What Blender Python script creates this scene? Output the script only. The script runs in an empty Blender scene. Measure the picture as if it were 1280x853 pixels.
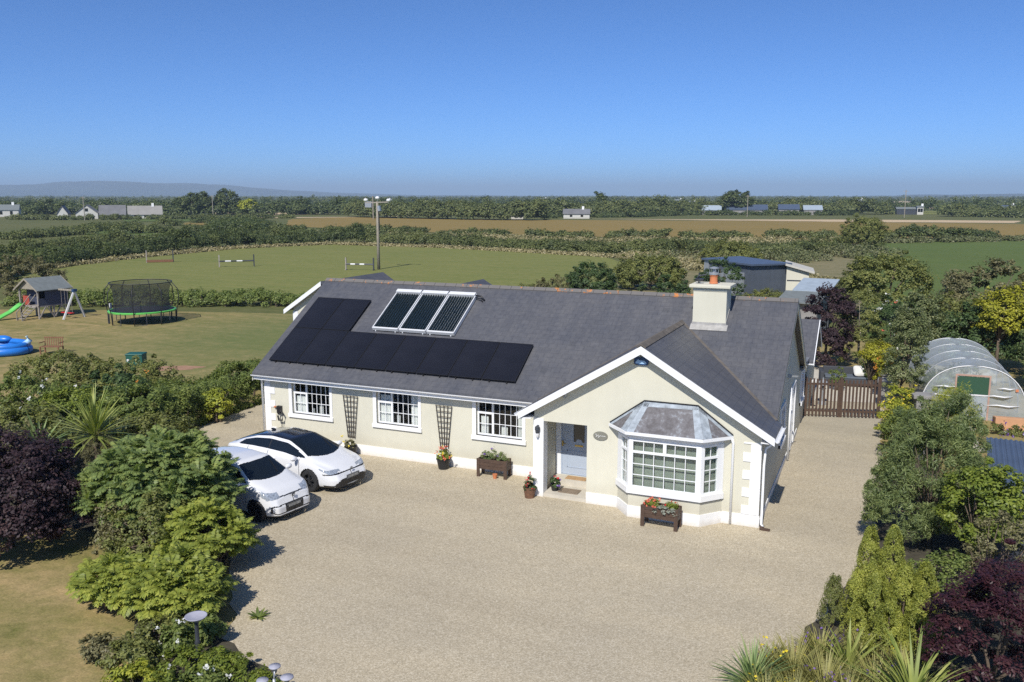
import bpy, math, random
import numpy as np
from mathutils import Vector, Matrix
R = math.radians
S = bpy.context.scene
COL = S.collection
# ------------------------------------------------------------------ camera
cd = bpy.data.cameras.new('camera'); cam = bpy.data.objects.new('camera', cd); COL.objects.link(cam)
cam.location = (2.6634, -22.5916, 8.6514)
cam.rotation_euler = (R(90) - 0.1656, 0, 0.4069)
cd.sensor_width = 36; cd.lens = 30.52; cd.clip_start = 0.1; cd.clip_end = 60000
S.camera = cam
# ------------------------------------------------------------------ world, sun, exposure
SUN_EL, SUN_AZ = 45.0, 4.0         # azimuth: degrees from -Y towards +X
w = bpy.data.worlds.new('World'); S.world = w; w.use_nodes = True
wn = w.node_tree; bg = wn.nodes['Background']
sky = wn.nodes.new('ShaderNodeTexSky'); sky.sky_type = 'NISHITA'; sky.sun_disc = False
sky.sun_elevation = R(SUN_EL); sky.sun_rotation = R(180 - SUN_AZ)
sky.air_density = 0.5; sky.dust_density = 0.45; sky.ozone_density = 10.0; sky.altitude = 0
wb = wn.nodes.new('ShaderNodeMixRGB'); wb.blend_type = 'MULTIPLY'; wb.inputs[0].default_value = 1; wb.inputs[2].default_value = (.80, .98, 1.08, 1)
wn.links.new(sky.outputs[0], wb.inputs[1]); wn.links.new(wb.outputs[0], bg.inputs[0]); bg.inputs[1].default_value = 0.118
sl = bpy.data.lights.new('sun', 'SUN'); so = bpy.data.objects.new('sun', sl); COL.objects.link(so)
sl.energy = 4.4; sl.angle = R(0.53); sl.color = (1.0, 0.95, 0.87)
sd = Vector((math.sin(R(SUN_AZ)) * math.cos(R(SUN_EL)), -math.cos(R(SUN_AZ)) * math.cos(R(SUN_EL)), math.sin(R(SUN_EL))))
so.rotation_euler = sd.to_track_quat('Z', 'Y').to_euler(); so.location = (20, -40, 60)
S.view_settings.view_transform = 'Standard'; S.view_settings.look = 'None'
S.view_settings.exposure = 0.22; S.view_settings.gamma = 1
S.cycles.use_denoising = False
S.cycles.max_bounces = 8; S.cycles.transparent_max_bounces = 16; S.cycles.volume_bounces = 0
S.cycles.diffuse_bounces = 3; S.cycles.glossy_bounces = 3
S.cycles.use_adaptive_sampling = False

# ------------------------------------------------------------------ helpers
class MB:
    def __init__(s): s.v = []; s.f = []
    def add(s, vs, fs):
        o = len(s.v); s.v += [tuple(map(float, p)) for p in vs]; s.f += [tuple(i + o for i in f) for f in fs]; return s
    def box(s, x0, x1, y0, y1, z0, z1, M=None):
        x0, x1 = min(x0, x1), max(x0, x1); y0, y1 = min(y0, y1), max(y0, y1); z0, z1 = min(z0, z1), max(z0, z1)
        vs = [(x, y, z) for x in (x0, x1) for y in (y0, y1) for z in (z0, z1)]
        if M is not None: vs = [M @ Vector(p) for p in vs]
        return s.add(vs, [(0, 1, 3, 2), (4, 6, 7, 5), (0, 4, 5, 1), (2, 3, 7, 6), (0, 2, 6, 4), (1, 5, 7, 3)])
    def bar(s, a, b, w, h=None, up=(0, 0, 1)):
        a, b = Vector(a), Vector(b); h = h or w; d = (b - a); L = d.length; d.normalize()
        u = Vector(up); r = d.cross(u)
        if r.length < 1e-4: u = Vector((1, 0, 0)); r = d.cross(u)
        r.normalize(); u = r.cross(d)
        vs = [p + r * sx * w / 2 + u * sz * h / 2 for p in (a, b) for sx, sz in ((-1, -1), (1, -1), (1, 1), (-1, 1))]
        return s.add(vs, [(0, 3, 2, 1), (4, 5, 6, 7), (0, 1, 5, 4), (1, 2, 6, 5), (2, 3, 7, 6), (3, 0, 4, 7)])
    def tube(s, pts, r, n=8, cap=True):
        pts = [Vector(p) for p in pts]; rs = r if isinstance(r, (list, tuple)) else [r] * len(pts)
        o = len(s.v); ref = None
        for i, p in enumerate(pts):
            d = (pts[min(i + 1, len(pts) - 1)] - pts[max(i - 1, 0)]).normalized()
            if ref is None:
                ref = Vector((0, 0, 1)) if abs(d.z) < .9 else Vector((1, 0, 0))
            a = d.cross(ref).normalized(); b = d.cross(a); ref = -b if False else ref
            for k in range(n):
                t = 2 * math.pi * k / n; s.v.append(tuple(p + (a * math.cos(t) + b * math.sin(t)) * rs[i]))
        for i in range(len(pts) - 1):
            for k in range(n):
                s.f.append((o + i * n + k, o + i * n + (k + 1) % n, o + (i + 1) * n + (k + 1) % n, o + (i + 1) * n + k))
        if cap:
            s.f.append(tuple(o + k for k in range(n))[::-1]); s.f.append(tuple(o + (len(pts) - 1) * n + k for k in range(n)))
        return s
    def lathe(s, prof, c=(0, 0, 0), n=20, axis='Z', caps=True):
        o = len(s.v)
        for (r, z) in prof:
            for k in range(n):
                t = 2 * math.pi * k / n; x, y = r * math.cos(t), r * math.sin(t)
                p = (x, y, z) if axis == 'Z' else ((x, z, y) if axis == 'Y' else (z, x, y))
                s.v.append((c[0] + p[0], c[1] + p[1], c[2] + p[2]))
        m = len(prof)
        for i in range(m - 1):
            for k in range(n):
                s.f.append((o + i * n + k, o + i * n + (k + 1) % n, o + (i + 1) * n + (k + 1) % n, o + (i + 1) * n + k))
        if not caps: return s
        if prof[0][0] > 1e-5: s.f.append(tuple(o + k for k in range(n))[::-1])
        if prof[-1][0] > 1e-5: s.f.append(tuple(o + (m - 1) * n + k for k in range(n)))
        return s
    def prism(s, poly, d):
        n = len(poly); d = Vector(d); P = [Vector(p) for p in poly]
        return s.add(P + [p + d for p in P], [tuple(range(n))[::-1], tuple(range(n, 2 * n))] + [(i, (i + 1) % n, n + (i + 1) % n, n + i) for i in range(n)])
    def poly(s, pts): return s.add(pts, [tuple(range(len(pts)))])
    def build(s, name, mat, parent=None, smooth=False, bevel=0, off=None):
        me = bpy.data.meshes.new(name); v = s.v
        if off: v = [(p[0] - off[0], p[1] - off[1], p[2] - off[2]) for p in v]
        me.from_pydata(v, [], s.f); me.materials.append(mat); me.update()
        if smooth:
            me.polygons.foreach_set('use_smooth', [True] * len(me.polygons))
        o = bpy.data.objects.new(name, me); COL.objects.link(o)
        if off: o.location = off
        if parent is not None: o.parent = parent
        if bevel:
            b = o.modifiers.new('bevel', 'BEVEL'); b.width = bevel; b.segments = 2; b.limit_method = 'ANGLE'
        if smooth == 'auto':
            try:
                me.set_sharp_from_angle(angle=R(35))
            except Exception: pass
        return o

def thing(name, label, cat, loc=(0, 0, 0), rz=0, group=None, kind=None):
    o = bpy.data.objects.new(name, None); COL.objects.link(o); o.location = loc; o.rotation_euler = (0, 0, rz)
    o.empty_display_size = .2
    return tag(o, label, cat, group, kind)
def tag(o, label=None, cat=None, group=None, kind=None):
    if label: o['label'] = label
    if cat: o['category'] = cat
    if group: o['group'] = group
    if kind: o['kind'] = kind
    return o
def copy_tree(o, parent=None):
    c = o.copy(); COL.objects.link(c)
    if parent is not None: c.parent = parent
    for ch in [x for x in S.objects if x.parent == o]: copy_tree(ch, c)
    return c

# ------------------------------------------------------------------ materials
class NT:
    def __init__(s, name):
        m = bpy.data.materials.new(name); m.use_nodes = True; s.m = m; s.t = m.node_tree
        s.b = s.t.nodes['Principled BSDF']; s.out = s.t.nodes['Material Output']
    def n(s, typ, **kw):
        x = s.t.nodes.new('ShaderNode' + typ)
        for k, v in kw.items():
            if k in x.inputs: x.inputs[k].default_value = v
            else: setattr(x, k, v)
        return x
    def l(s, a, b): s.t.links.new(a, b)
    def ramp(s, src, stops, interp='LINEAR'):
        r = s.n('ValToRGB'); r.color_ramp.interpolation = interp; e = r.color_ramp.elements
        while len(e) < len(stops): e.new(.5)
        for i, (p, c) in enumerate(stops): e[i].position = p; e[i].color = (*c, 1) if len(c) == 3 else c
        s.l(src, r.inputs[0]); return r.outputs[0]
    def noise(s, scale, detail=4, rough=.55, vec=None, dist=0):
        x = s.n('TexNoise'); x.inputs['Scale'].default_value = scale; x.inputs['Detail'].default_value = detail
        x.inputs['Roughness'].default_value = rough; x.inputs['Distortion'].default_value = dist
        if vec is not None: s.l(vec, x.inputs['Vector'])
        return x.outputs['Fac']
    def mix(s, f, a, b, mode='MIX'):
        x = s.n('MixRGB'); x.blend_type = mode
        for i, v in enumerate((f, a, b)):
            if isinstance(v, bpy.types.NodeSocket): s.l(v, x.inputs[i])
            elif i == 0: x.inputs[0].default_value = v
            else: x.inputs[i].default_value = (*v, 1)
        return x.outputs[0]
    def math(s, op, a, b=0):
        x = s.n('Math'); x.operation = op
        for i, v in enumerate((a, b)):
            if isinstance(v, bpy.types.NodeSocket): s.l(v, x.inputs[i])
            else: x.inputs[i].default_value = v
        return x.outputs[0]
    def obj(s): return s.n('TexCoord').outputs['Object']
    def pos(s): return s.n('NewGeometry').outputs['Position']
    def bump(s, h, strength=.3, dist=.02):
        x = s.n('Bump'); x.inputs['Strength'].default_value = strength; x.inputs['Distance'].default_value = dist
        s.l(h, x.inputs['Height']); s.l(x.outputs[0], s.b.inputs['Normal'])
def sc_(c, k): return tuple(max(0, min(1, x * k)) for x in c)
def pm(name, col, rough=.6, var=.12, scale=3, bump=0, bscale=40, metal=0, spec=.5, coat=0):
    t = NT(name); v = t.obj()
    f = t.noise(scale, 5, .6, v)
    t.l(t.ramp(f, [(.3, sc_(col, 1 - var)), (.7, sc_(col, 1 + var))]), t.b.inputs['Base Color'])
    t.b.inputs['Roughness'].default_value = rough; t.b.inputs['Metallic'].default_value = metal
    t.b.inputs['Specular IOR Level'].default_value = spec; t.b.inputs['Coat Weight'].default_value = coat
    if coat: t.b.inputs['Coat Roughness'].default_value = .03
    if bump: t.bump(t.noise(bscale, 3, .6, v), bump)
    return t.m
_fm = {}
def foliage(name, cols, trans=.35, rough=.5, nscale=1.2):
    """leaf material: every leaf picks a tone, big patches lean warmer or cooler"""
    t = NT(name); g = t.n('NewGeometry'); rnd = g.outputs['Random Per Island']
    n = t.noise(nscale, 3, .6, t.obj())
    k = t.math('ADD', t.math('MULTIPLY', rnd, .42), t.math('MULTIPLY', t.math('SUBTRACT', n, .19), .95))
    k_ = 1.0 if any(w in name for w in ('petal', 'purple', 'wine', 'golden_leaves', 'silver')) else 1.45
    st = [(0.2 + .6 * i / max(1, len(cols) - 1), sc_(c, k_)) for i, c in enumerate(cols)]
    c = t.ramp(k, st)
    t.l(c, t.b.inputs['Base Color']); t.b.inputs['Roughness'].default_value = rough
    t.b.inputs['Specular IOR Level'].default_value = .35
    tr = t.n('BsdfTranslucent'); t.l(t.mix(1, c, (1.3, 1.35, .6), 'MULTIPLY'), tr.inputs[0])
    mx = t.n('MixShader'); mx.inputs[0].default_value = trans
    t.l(t.b.outputs[0], mx.inputs[1]); t.l(tr.outputs[0], mx.inputs[2]); t.l(mx.outputs[0], t.out.inputs['Surface'])
    return t.m

M = {}
M['white'] = pm('white_upvc', (.80, .81, .82), .35, .02)
t = NT('white_painted_render'); v = t.obj(); a = t.noise(2.2, 5, .65, v); b = t.noise(9, 4, .7, v); sp = t.n('SeparateXYZ'); t.l(v, sp.inputs[0])
c = t.ramp(a, [(.3, (.76, .76, .75)), (.7, (.83, .83, .82))])
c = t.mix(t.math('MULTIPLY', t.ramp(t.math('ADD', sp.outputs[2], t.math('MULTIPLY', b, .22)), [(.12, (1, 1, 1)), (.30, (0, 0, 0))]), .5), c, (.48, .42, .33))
t.l(c, t.b.inputs['Base Color']); t.b.inputs['Roughness'].default_value = .75; M['white_paint'] = t.m
M['cream_box'] = pm('cream_fitting', (.62, .6, .5), .5, .05)
M['grey_wood'] = pm('weathered_grey_wood', (.30, .27, .24), .8, .2, 8)
M['brown_wood'] = pm('dark_brown_wood', (.075, .045, .03), .65, .25, 9)
M['lath'] = pm('trellis_brown_wood', (.05, .038, .028), .6, .2, 9)
M['trunk'] = pm('bark', (.12, .09, .065), .9, .3, 10, .5, 30)
M['palebark'] = pm('pale_bark', (.28, .25, .2), .9, .3, 10, .5, 30)
M['black'] = pm('black_plastic', (.018, .018, .02), .45, .1)
M['rubber'] = pm('tyre_rubber', (.022, .022, .023), .8, .2)
M['rim'] = pm('dark_alloy', (.12, .12, .125), .35, .1, metal=.8)
M['rimlight'] = pm('silver_alloy', (.32, .32, .34), .35, .1, metal=.8)
M['slate_plain'] = pm('lead_grey', (.20, .21, .23), .5, .2)
M['lead'] = None
M['darkmetal'] = pm('dark_painted_metal', (.045, .05, .06), .45, .15)
M['steel'] = pm('galvanised_steel', (.42, .44, .46), .4, .12, metal=.5)
M['blackglass'] = pm('dark_glass', (.008, .011, .013), .04, .0, spec=.9)
M['car_white'] = pm('pearl_white_car_paint', (.74, .75, .77), .25, .01, coat=1)
M['car_black'] = pm('black_car_roof_paint', (.012, .013, .016), .2, .05, coat=1)
M['chrome'] = pm('bright_metal', (.6, .6, .62), .2, .03, metal=1)
M['lampglass'] = pm('headlight_glass', (.30, .34, .40), .08, .5, 22, spec=1, coat=1)
M['terracotta'] = pm('terracotta', (.55, .19, .08), .8, .12)
M['brass'] = pm('brass', (.6, .42, .12), .35, .1, metal=.8)
M['red'] = pm('red_plastic', (.45, .02, .02), .5, .1)
M['blue_pl'] = pm('blue_inflatable_vinyl', (.02, .18, .62), .35, .1)
M['pale_blue'] = pm('pale_blue_vinyl', (.35, .55, .75), .35, .1)
M['green_pl'] = pm('lime_green_plastic', (.12, .50, .10), .4, .1)
M['teal'] = pm('dark_green_box', (.01, .09, .07), .5, .2)
M['grey_roof_felt'] = pm('grey_roofing_felt', (.16, .18, .18), .9, .15)
M['playblue'] = pm('navy_painted_boards', (.05, .06, .10), .7, .15, 8)
M['cloth'] = pm('white_cushion_cloth', (.62, .62, .6), .9, .1)
M['curtain'] = pm('white_curtain', (.80, .80, .78), .9, .06)
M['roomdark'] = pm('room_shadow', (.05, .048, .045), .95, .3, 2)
M['sofa'] = pm('charcoal_rattan', (.05, .055, .065), .8, .2, 30)
M['block'] = pm('bare_concrete_block', (.26, .25, .24), .9, .15, 3, .3)
M['orange_wood'] = pm('pale_orange_board', (.55, .30, .16), .7, .1)
M['pinkwood'] = pm('pinkish_timber', (.42, .27, .21), .8, .15)
M['soil'] = pm('reddish_bare_soil', (.33, .19, .115), .95, .2, 4, .3)
M['path'] = pm('cream_concrete', (.52, .48, .40), .85, .1, 3, .2)
M['mat'] = pm('brown_door_mat', (.22, .17, .12), .95, .25, 20)
M['insul'] = pm('white_porcelain', (.7, .7, .7), .4, .05)
M['plate'] = pm('number_plate', (.10, .105, .11), .4, .05)
M['lilac_disc'] = pm('lilac_grey_metal', (.36, .36, .42), .5, .12, 6)
M['blue_roof'] = pm('blue_grey_metal_roof', (.075, .10, .15), .45, .12, 2)
M['pale_roof'] = pm('pale_blue_sheet_roof', (.34, .40, .45), .5, .12, 2)

def wall_mat(name, col):
    t = NT(name); v = t.obj()
    a = t.noise(.6, 6, .65, v); b = t.noise(90, 2, .5, v)
    mp = t.n('Mapping'); mp.inputs['Scale'].default_value = (3, 3, .35); t.l(v, mp.inputs[0])
    st = t.noise(1.5, 4, .6, mp.outputs[0])
    c = t.ramp(a, [(.3, sc_(col, .93)), (.7, sc_(col, 1.04))])
    c = t.mix(t.ramp(st, [(.45, (0, 0, 0)), (.75, (.28, .28, .28))]), c, sc_(col, .84))
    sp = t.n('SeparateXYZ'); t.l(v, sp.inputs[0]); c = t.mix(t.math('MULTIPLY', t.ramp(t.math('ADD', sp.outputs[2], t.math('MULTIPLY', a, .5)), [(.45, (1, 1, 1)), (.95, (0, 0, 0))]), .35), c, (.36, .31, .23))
    t.l(c, t.b.inputs['Base Color']); t.b.inputs['Roughness'].default_value = .88
    t.bump(b, .12, .004); return t.m
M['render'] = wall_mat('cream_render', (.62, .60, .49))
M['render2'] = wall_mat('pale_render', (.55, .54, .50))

def slate_mat(name, axis, k=1.177, base=(.094, .097, .108)):
    t = NT(name); v = t.obj(); sp = t.n('SeparateXYZ'); t.l(v, sp.inputs[0])
    a, b = (0, 1) if axis == 'x' else (1, 0)
    cb = t.n('CombineXYZ'); t.l(sp.outputs[a], cb.inputs[0]); t.l(t.math('MULTIPLY', sp.outputs[b], k), cb.inputs[1])
    br = t.n('TexBrick'); t.l(cb.outputs[0], br.inputs['Vector'])
    br.inputs['Scale'].default_value = 1; br.inputs['Brick Width'].default_value = .30; br.inputs['Row Height'].default_value = .22
    br.inputs['Mortar Size'].default_value = .008; br.inputs['Mortar Smooth'].default_value = .3; br.inputs['Bias'].default_value = -.1
    br.inputs['Color1'].default_value = (*sc_(base, .97), 1); br.inputs['Color2'].default_value = (*sc_(base, 1.05), 1)
    br.inputs['Mortar'].default_value = (*sc_(base, .78), 1)
    n = t.noise(.45, 6, .7, v); n2 = t.noise(7, 4, .7, v)
    c = t.mix(.9, br.outputs['Color'], t.ramp(n, [(.3, (.76, .79, .86)), (.7, (1.2, 1.16, 1.10))]), 'MULTIPLY')
    mp = t.n('Mapping'); mp.inputs['Scale'].default_value = (2.4, .22, 1); t.l(cb.outputs[0], mp.inputs[0]); n5 = t.noise(1.1, 5, .7, mp.outputs[0])
    c = t.mix(.7, c, t.ramp(n5, [(.35, (.86, .87, .90)), (.65, (1.16, 1.14, 1.10))]), 'MULTIPLY')
    c = t.mix(.5, c, t.ramp(n2, [(.3, (.75, .75, .78)), (.75, (1.25, 1.22, 1.15))]), 'MULTIPLY')
    # odd darker replacement slates, picked tile by tile
    vo = t.n('TexVoronoi'); vo.inputs['Scale'].default_value = 1.9; t.l(cb.outputs[0], vo.inputs['Vector']); vo.distance = 'CHEBYCHEV'; vo.inputs['Randomness'].default_value = .8
    w2 = t.n('SeparateColor'); t.l(vo.outputs['Color'], w2.inputs[0])
    dk = t.ramp(w2.outputs[0], [(0, (0, 0, 0)), (.90, (0, 0, 0)), (.92, (1, 1, 1))], 'CONSTANT')
    near = t.ramp(vo.outputs['Distance'], [(0, (1, 1, 1)), (.22, (0, 0, 0))], 'CONSTANT')
    c = t.mix(t.math('MULTIPLY', t.math('MULTIPLY', dk, near), .35), c, sc_(base, .55))
    t.l(c, t.b.inputs['Base Color']); t.l(t.ramp(n2, [(.3, (.42,) * 3), (.7, (.62,) * 3)]), t.b.inputs['Roughness'])
    t.bump(br.outputs['Fac'], -.5, .01) if False else t.bump(t.mix(.5, t.ramp(br.outputs['Fac'], [(0, (1, 1, 1)), (1, (0, 0, 0))]), n2), .5, .012)
    return t.m
M['slate'] = slate_mat('blue_grey_slate', 'x'); M['slate_g'] = slate_mat('blue_grey_slate_cross', 'y')

def ground_mats():
    # gravel
    t = NT('pea_gravel'); v = t.pos()
    vo = t.n('TexVoronoi'); vo.inputs['Scale'].default_value = 46; t.l(v, vo.inputs['Vector'])
    vc = t.n('SeparateColor'); t.l(vo.outputs['Color'], vc.inputs[0])
    st = t.ramp(vc.outputs[0], [(0, (.19, .15, .105)), (.35, (.36, .30, .22)), (.7, (.47, .40, .305)), (1, (.66, .60, .50))])
    big = t.noise(.28, 5, .6, v); mid = t.noise(2.3, 5, .65, v); fine = t.noise(14, 4, .7, v)
    c = t.mix(.8, st, t.ramp(big, [(.3, (.88, .88, .90)), (.7, (1.1, 1.07, 1.0))]), 'MULTIPLY')
    c = t.mix(.35, c, t.ramp(mid, [(.3, (.82, .80, .78)), (.7, (1.16, 1.13, 1.08))]), 'MULTIPLY')
    c = t.mix(.15, c, t.ramp(fine, [(.3, (.68, .66, .64)), (.7, (1.25, 1.25, 1.2))]), 'MULTIPLY')
    c = t.mix(.48, c, (.46, .41, .285))
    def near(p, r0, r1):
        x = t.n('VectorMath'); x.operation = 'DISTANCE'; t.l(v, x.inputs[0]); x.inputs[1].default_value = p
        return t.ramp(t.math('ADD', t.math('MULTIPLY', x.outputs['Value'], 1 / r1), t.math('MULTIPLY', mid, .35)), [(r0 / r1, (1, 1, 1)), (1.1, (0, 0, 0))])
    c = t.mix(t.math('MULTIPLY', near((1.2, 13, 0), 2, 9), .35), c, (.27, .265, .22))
    mp = t.n('Mapping'); mp.inputs['Rotation'].default_value = (0, 0, R(32)); mp.inputs['Scale'].default_value = (.10, .75, 1); t.l(v, mp.inputs[0])
    tracks = t.noise(1.0, 3, .5, mp.outputs[0], .3)
    c = t.mix(.55, c, t.ramp(tracks, [(.35, (.88, .87, .86)), (.5, (1, 1, 1)), (.65, (1.08, 1.07, 1.05))]), 'MULTIPLY')
    t.l(c, t.b.inputs['Base Color']); t.b.inputs['Roughness'].default_value = .9
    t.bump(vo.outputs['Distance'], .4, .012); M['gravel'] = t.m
    # lawn, dry
    def grass(name, a, b, dry, big=.22, k=.5, bump=.5):
        t = NT(name); v = t.pos()
        n1 = t.noise(big, 6, .6, v, .6); n2 = t.noise(1.6, 6, .7, v); n3 = t.noise(22, 3, .7, v)
        mp = t.n('Mapping'); mp.inputs['Scale'].default_value = (.12, 1.0, 1); mp.inputs['Rotation'].default_value = (0, 0, R(-25)); t.l(v, mp.inputs[0])
        n4 = t.noise(.8, 4, .6, mp.outputs[0])
        c = t.ramp(n1, [(.36, a), (.62, b)])
        c = t.mix(t.ramp(t.mix(.5, n2, n4), [(.5 - .12 * k, (0, 0, 0)), (.5 + .22 - .1 * k, (1, 1, 1))]), c, dry)
        c = t.mix(.8, c, t.ramp(t.mix(.5, n3, t.noise(7, 5, .75, v, .5)), [(.34, (.58, .60, .55)), (.66, (1.36, 1.33, 1.3))]), 'MULTIPLY')
        n6 = t.noise(.9, 6, .7, v, .8); c = t.mix(.9 if name == 'dry_lawn' else .5, c, t.ramp(n6, [(.34, (.80, .84, .74)), (.5, (1, 1, 1)), (.66, (1.2, 1.14, 1.12))]), 'MULTIPLY')
        if name == 'dry_lawn':
            x = t.n('VectorMath'); x.operation = 'DISTANCE'; t.l(v, x.inputs[0]); x.inputs[1].default_value = (-29, 22, 0)
            g_ = t.ramp(t.math('ADD', t.math('MULTIPLY', x.outputs['Value'], 1 / 26), t.math('MULTIPLY', n2, .5)), [(.42, (1, 1, 1)), (1.0, (0, 0, 0))])
            c = t.mix(t.math('MULTIPLY', g_, .8), c, t.mix(.7, (.12, .155, .05), t.ramp(n3, [(.25, (.62, .62, .6)), (.75, (1.3, 1.3, 1.25))]), 'MULTIPLY'))
        t.l(c, t.b.inputs['Base Color']); t.b.inputs['Roughness'].default_value = .95; t.b.inputs['Specular IOR Level'].default_value = .2
        t.bump(t.mix(.5, n3, n2), bump, .04); return t.m
    M['lawn'] = grass('dry_lawn', (.225, .195, .068), (.165, .162, .05), (.35, .265, .13), .25, 1.1)
    M['land'] = grass('rough_land', (.085, .105, .033), (.11, .12, .042), (.16, .15, .065), .02, .4)
    M['mown'] = grass('mown_meadow', (.17, .19, .052), (.145, .172, .045), (.21, .205, .07), .05, .8, .2)
    M['greenfield'] = grass('green_pasture', (.095, .14, .033), (.085, .125, .03), (.13, .155, .045), .05, .4, .2)
    M['gold'] = grass('ripening_crop', (.24, .175, .055), (.21, .16, .05), (.27, .19, .065), .02, .5, .2)
    M['stubble'] = grass('pale_stubble', (.52, .40, .26), (.48, .37, .24), (.55, .43, .29), .02, .5, .2)
    M['reed'] = grass('rough_pale_grass', (.15, .145, .065), (.12, .13, .055), (.26, .22, .13), .12, 1.0)
    M['hill'] = pm('far_hill', (.035, .05, .04), 1, .5, .0035)
ground_mats()
M['bluehill'] = M['hill']
def glass_mat():
    t = NT('window_glass'); gl = t.n('BsdfGlossy'); gl.inputs['Roughness'].default_value = .02
    tr = t.n('BsdfTransparent'); tr.inputs[0].default_value = (.90, .93, .92, 1)
    fr = t.n('LayerWeight'); fr.inputs[0].default_value = .5
    f = t.math('ADD', t.math('MULTIPLY', t.math('POWER', fr.outputs['Facing'], 3.5), .7), .06)
    mx = t.n('MixShader'); t.l(f, mx.inputs[0]); t.l(tr.outputs[0], mx.inputs[1]); t.l(gl.outputs[0], mx.inputs[2]); t.l(mx.outputs[0], t.out.inputs[0]); return t.m
M['glass'] = glass_mat()
def film_mat():
    t = NT('polythene_film'); v = t.obj(); n = t.noise(3, 5, .7, v)
    tr = t.n('BsdfTransparent'); tr.inputs[0].default_value = (.9, .93, .93, 1)
    t.b.inputs['Base Color'].default_value = (.66, .72, .78, 1); t.b.inputs['Roughness'].default_value = .25
    f = t.ramp(n, [(.3, (.27,) * 3), (.7, (.38,) * 3)])
    mx = t.n('MixShader'); t.l(f, mx.inputs[0]); t.l(tr.outputs[0], mx.inputs[1]); t.l(t.b.outputs[0], mx.inputs[2]); t.l(mx.outputs[0], t.out.inputs[0]); return t.m
M['film'] = film_mat()
def net_mat(name, col, op):
    t = NT(name); tr = t.n('BsdfTransparent'); t.b.inputs['Base Color'].default_value = (*col, 1); t.b.inputs['Roughness'].default_value = .8
    mx = t.n('MixShader'); mx.inputs[0].default_value = op; t.l(tr.outputs[0], mx.inputs[1]); t.l(t.b.outputs[0], mx.inputs[2]); t.l(mx.outputs[0], t.out.inputs[0]); return t.m
M['net'] = net_mat('black_safety_net', (.03, .03, .035), .5)
M['greennet'] = net_mat('green_netting', (.03, .09, .05), .85)
def pv_mat():
    t = NT('black_solar_cells'); v = t.obj(); sp = t.n('SeparateXYZ'); t.l(v, sp.inputs[0])
    g = t.noise(.8, 3, .5, v)
    t.l(t.ramp(g, [(.3, (.010, .011, .016)), (.7, (.016, .017, .024))]), t.b.inputs['Base Color'])
    t.b.inputs['Roughness'].default_value = .35; t.b.inputs['Specular IOR Level'].default_value = .25; return t.m
M['pv'] = pv_mat()
def leadroof():
    t = NT('weathered_lead'); v = t.obj(); n = t.noise(2.6, 6, .65, v, .4); n2 = t.noise(9, 4, .6, v)
    c = t.ramp(t.mix(.35, n, n2), [(.42, (.085, .078, .082)), (.56, (.15, .145, .155)), (.66, (.30, .34, .38))])
    t.l(c, t.b.inputs['Base Color']); t.b.inputs['Roughness'].default_value = .5; t.bump(n2, .2); return t.m
M['lead'] = leadroof()

# ------------------------------------------------------------------ setting: ground sheets
def sheet(name, pts, z, mat, sub=0, jit=0, seed=1):
    """flat sheet; its outline is broken up by jit metres"""
    rnd = random.Random(seed); out = []
    n = len(pts)
    for i in range(n):
        a, b = Vector((*pts[i], 0)), Vector((*pts[(i + 1) % n], 0)); L = (b - a).length
        k = max(1, int(L / sub)) if sub else 1
        for j in range(k):
            p = a.lerp(b, j / k)
            if jit: p += Vector((rnd.uniform(-jit, jit), rnd.uniform(-jit, jit), 0))
            out.append((p.x, p.y, z))
    o = MB().poly(out).build(name, mat); o['kind'] = 'structure'; return o
sheet('ground', [(-12000, -400), (12000, -400), (12000, 14000), (-12000, 14000)], 0, M['land'])
sheet('lawn', [(-80, -30), (-12, -30), (-5, -13), (2, -14), (30, -14), (30, 26), (8, 30), (0, 34), (-20, 33), (-37, 30), (-58, 24), (-80, 10)], .004, M['lawn'], 2, .3)
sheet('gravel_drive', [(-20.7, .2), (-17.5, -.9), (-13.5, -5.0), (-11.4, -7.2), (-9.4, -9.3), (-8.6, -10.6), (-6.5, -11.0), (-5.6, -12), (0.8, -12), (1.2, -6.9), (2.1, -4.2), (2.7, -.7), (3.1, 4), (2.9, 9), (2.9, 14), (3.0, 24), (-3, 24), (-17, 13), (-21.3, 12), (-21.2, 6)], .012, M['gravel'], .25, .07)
sheet('meadow', [(-66, 28), (-55, 33), (-46, 38), (-39, 50), (-16, 62), (-30, 90), (-38, 101), (-66, 110), (-92, 111), (-98, 94), (-96, 77), (-92, 54), (-87, 43)], .02, M['mown'], 4, .5)
sheet('crop_field', [(-158, 184), (-118, 169), (-75, 157), (-40, 156), (0, 166), (34, 186), (90, 190), (110, 300), (40, 290), (-36, 292), (-125, 274), (-200, 290), (-206, 250)], .04, M['gold'], 10, 1)
sheet('left_crop_field', [(-190, 178), (-178, 199), (-201, 228), (-218, 210)], .04, M['gold'], 8, 1)
sheet('stubble_field', [(-104, 296), (-60, 306), (-6, 326), (45, 330), (40, 300), (-10, 293), (-60, 294)], .05, M['stubble'], 6, 1)
sheet('pasture', [(2, 34), (0, 100), (0, 153), (30, 178), (80, 180), (60, 60), (11, 33)], .028, M['greenfield'], 5, .7)
sheet('far_pale_field', [(-8, 520), (48, 570), (120, 560), (60, 448), (0, 434)], .06, M['mown'], 30, 4)
sheet('left_pasture', [(-159, 117), (-131, 110), (-165, 150), (-195, 150)], .03, M['greenfield'], 8, 1)
sheet('rough_grass', [(-23, 60), (-24, 89), (-28, 119), (-2, 152), (-1, 98), (1, 60), (0, 45), (-12, 44)], .035, M['reed'], 4, .8)
sheet('bare_soil', [(-31.8, 9.5), (-31.0, 9.3), (-29.4, 10.2), (-29.0, 11.4), (-30.2, 11.2), (-31.2, 10.6)], .010, M['soil'], .3, .08)
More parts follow.
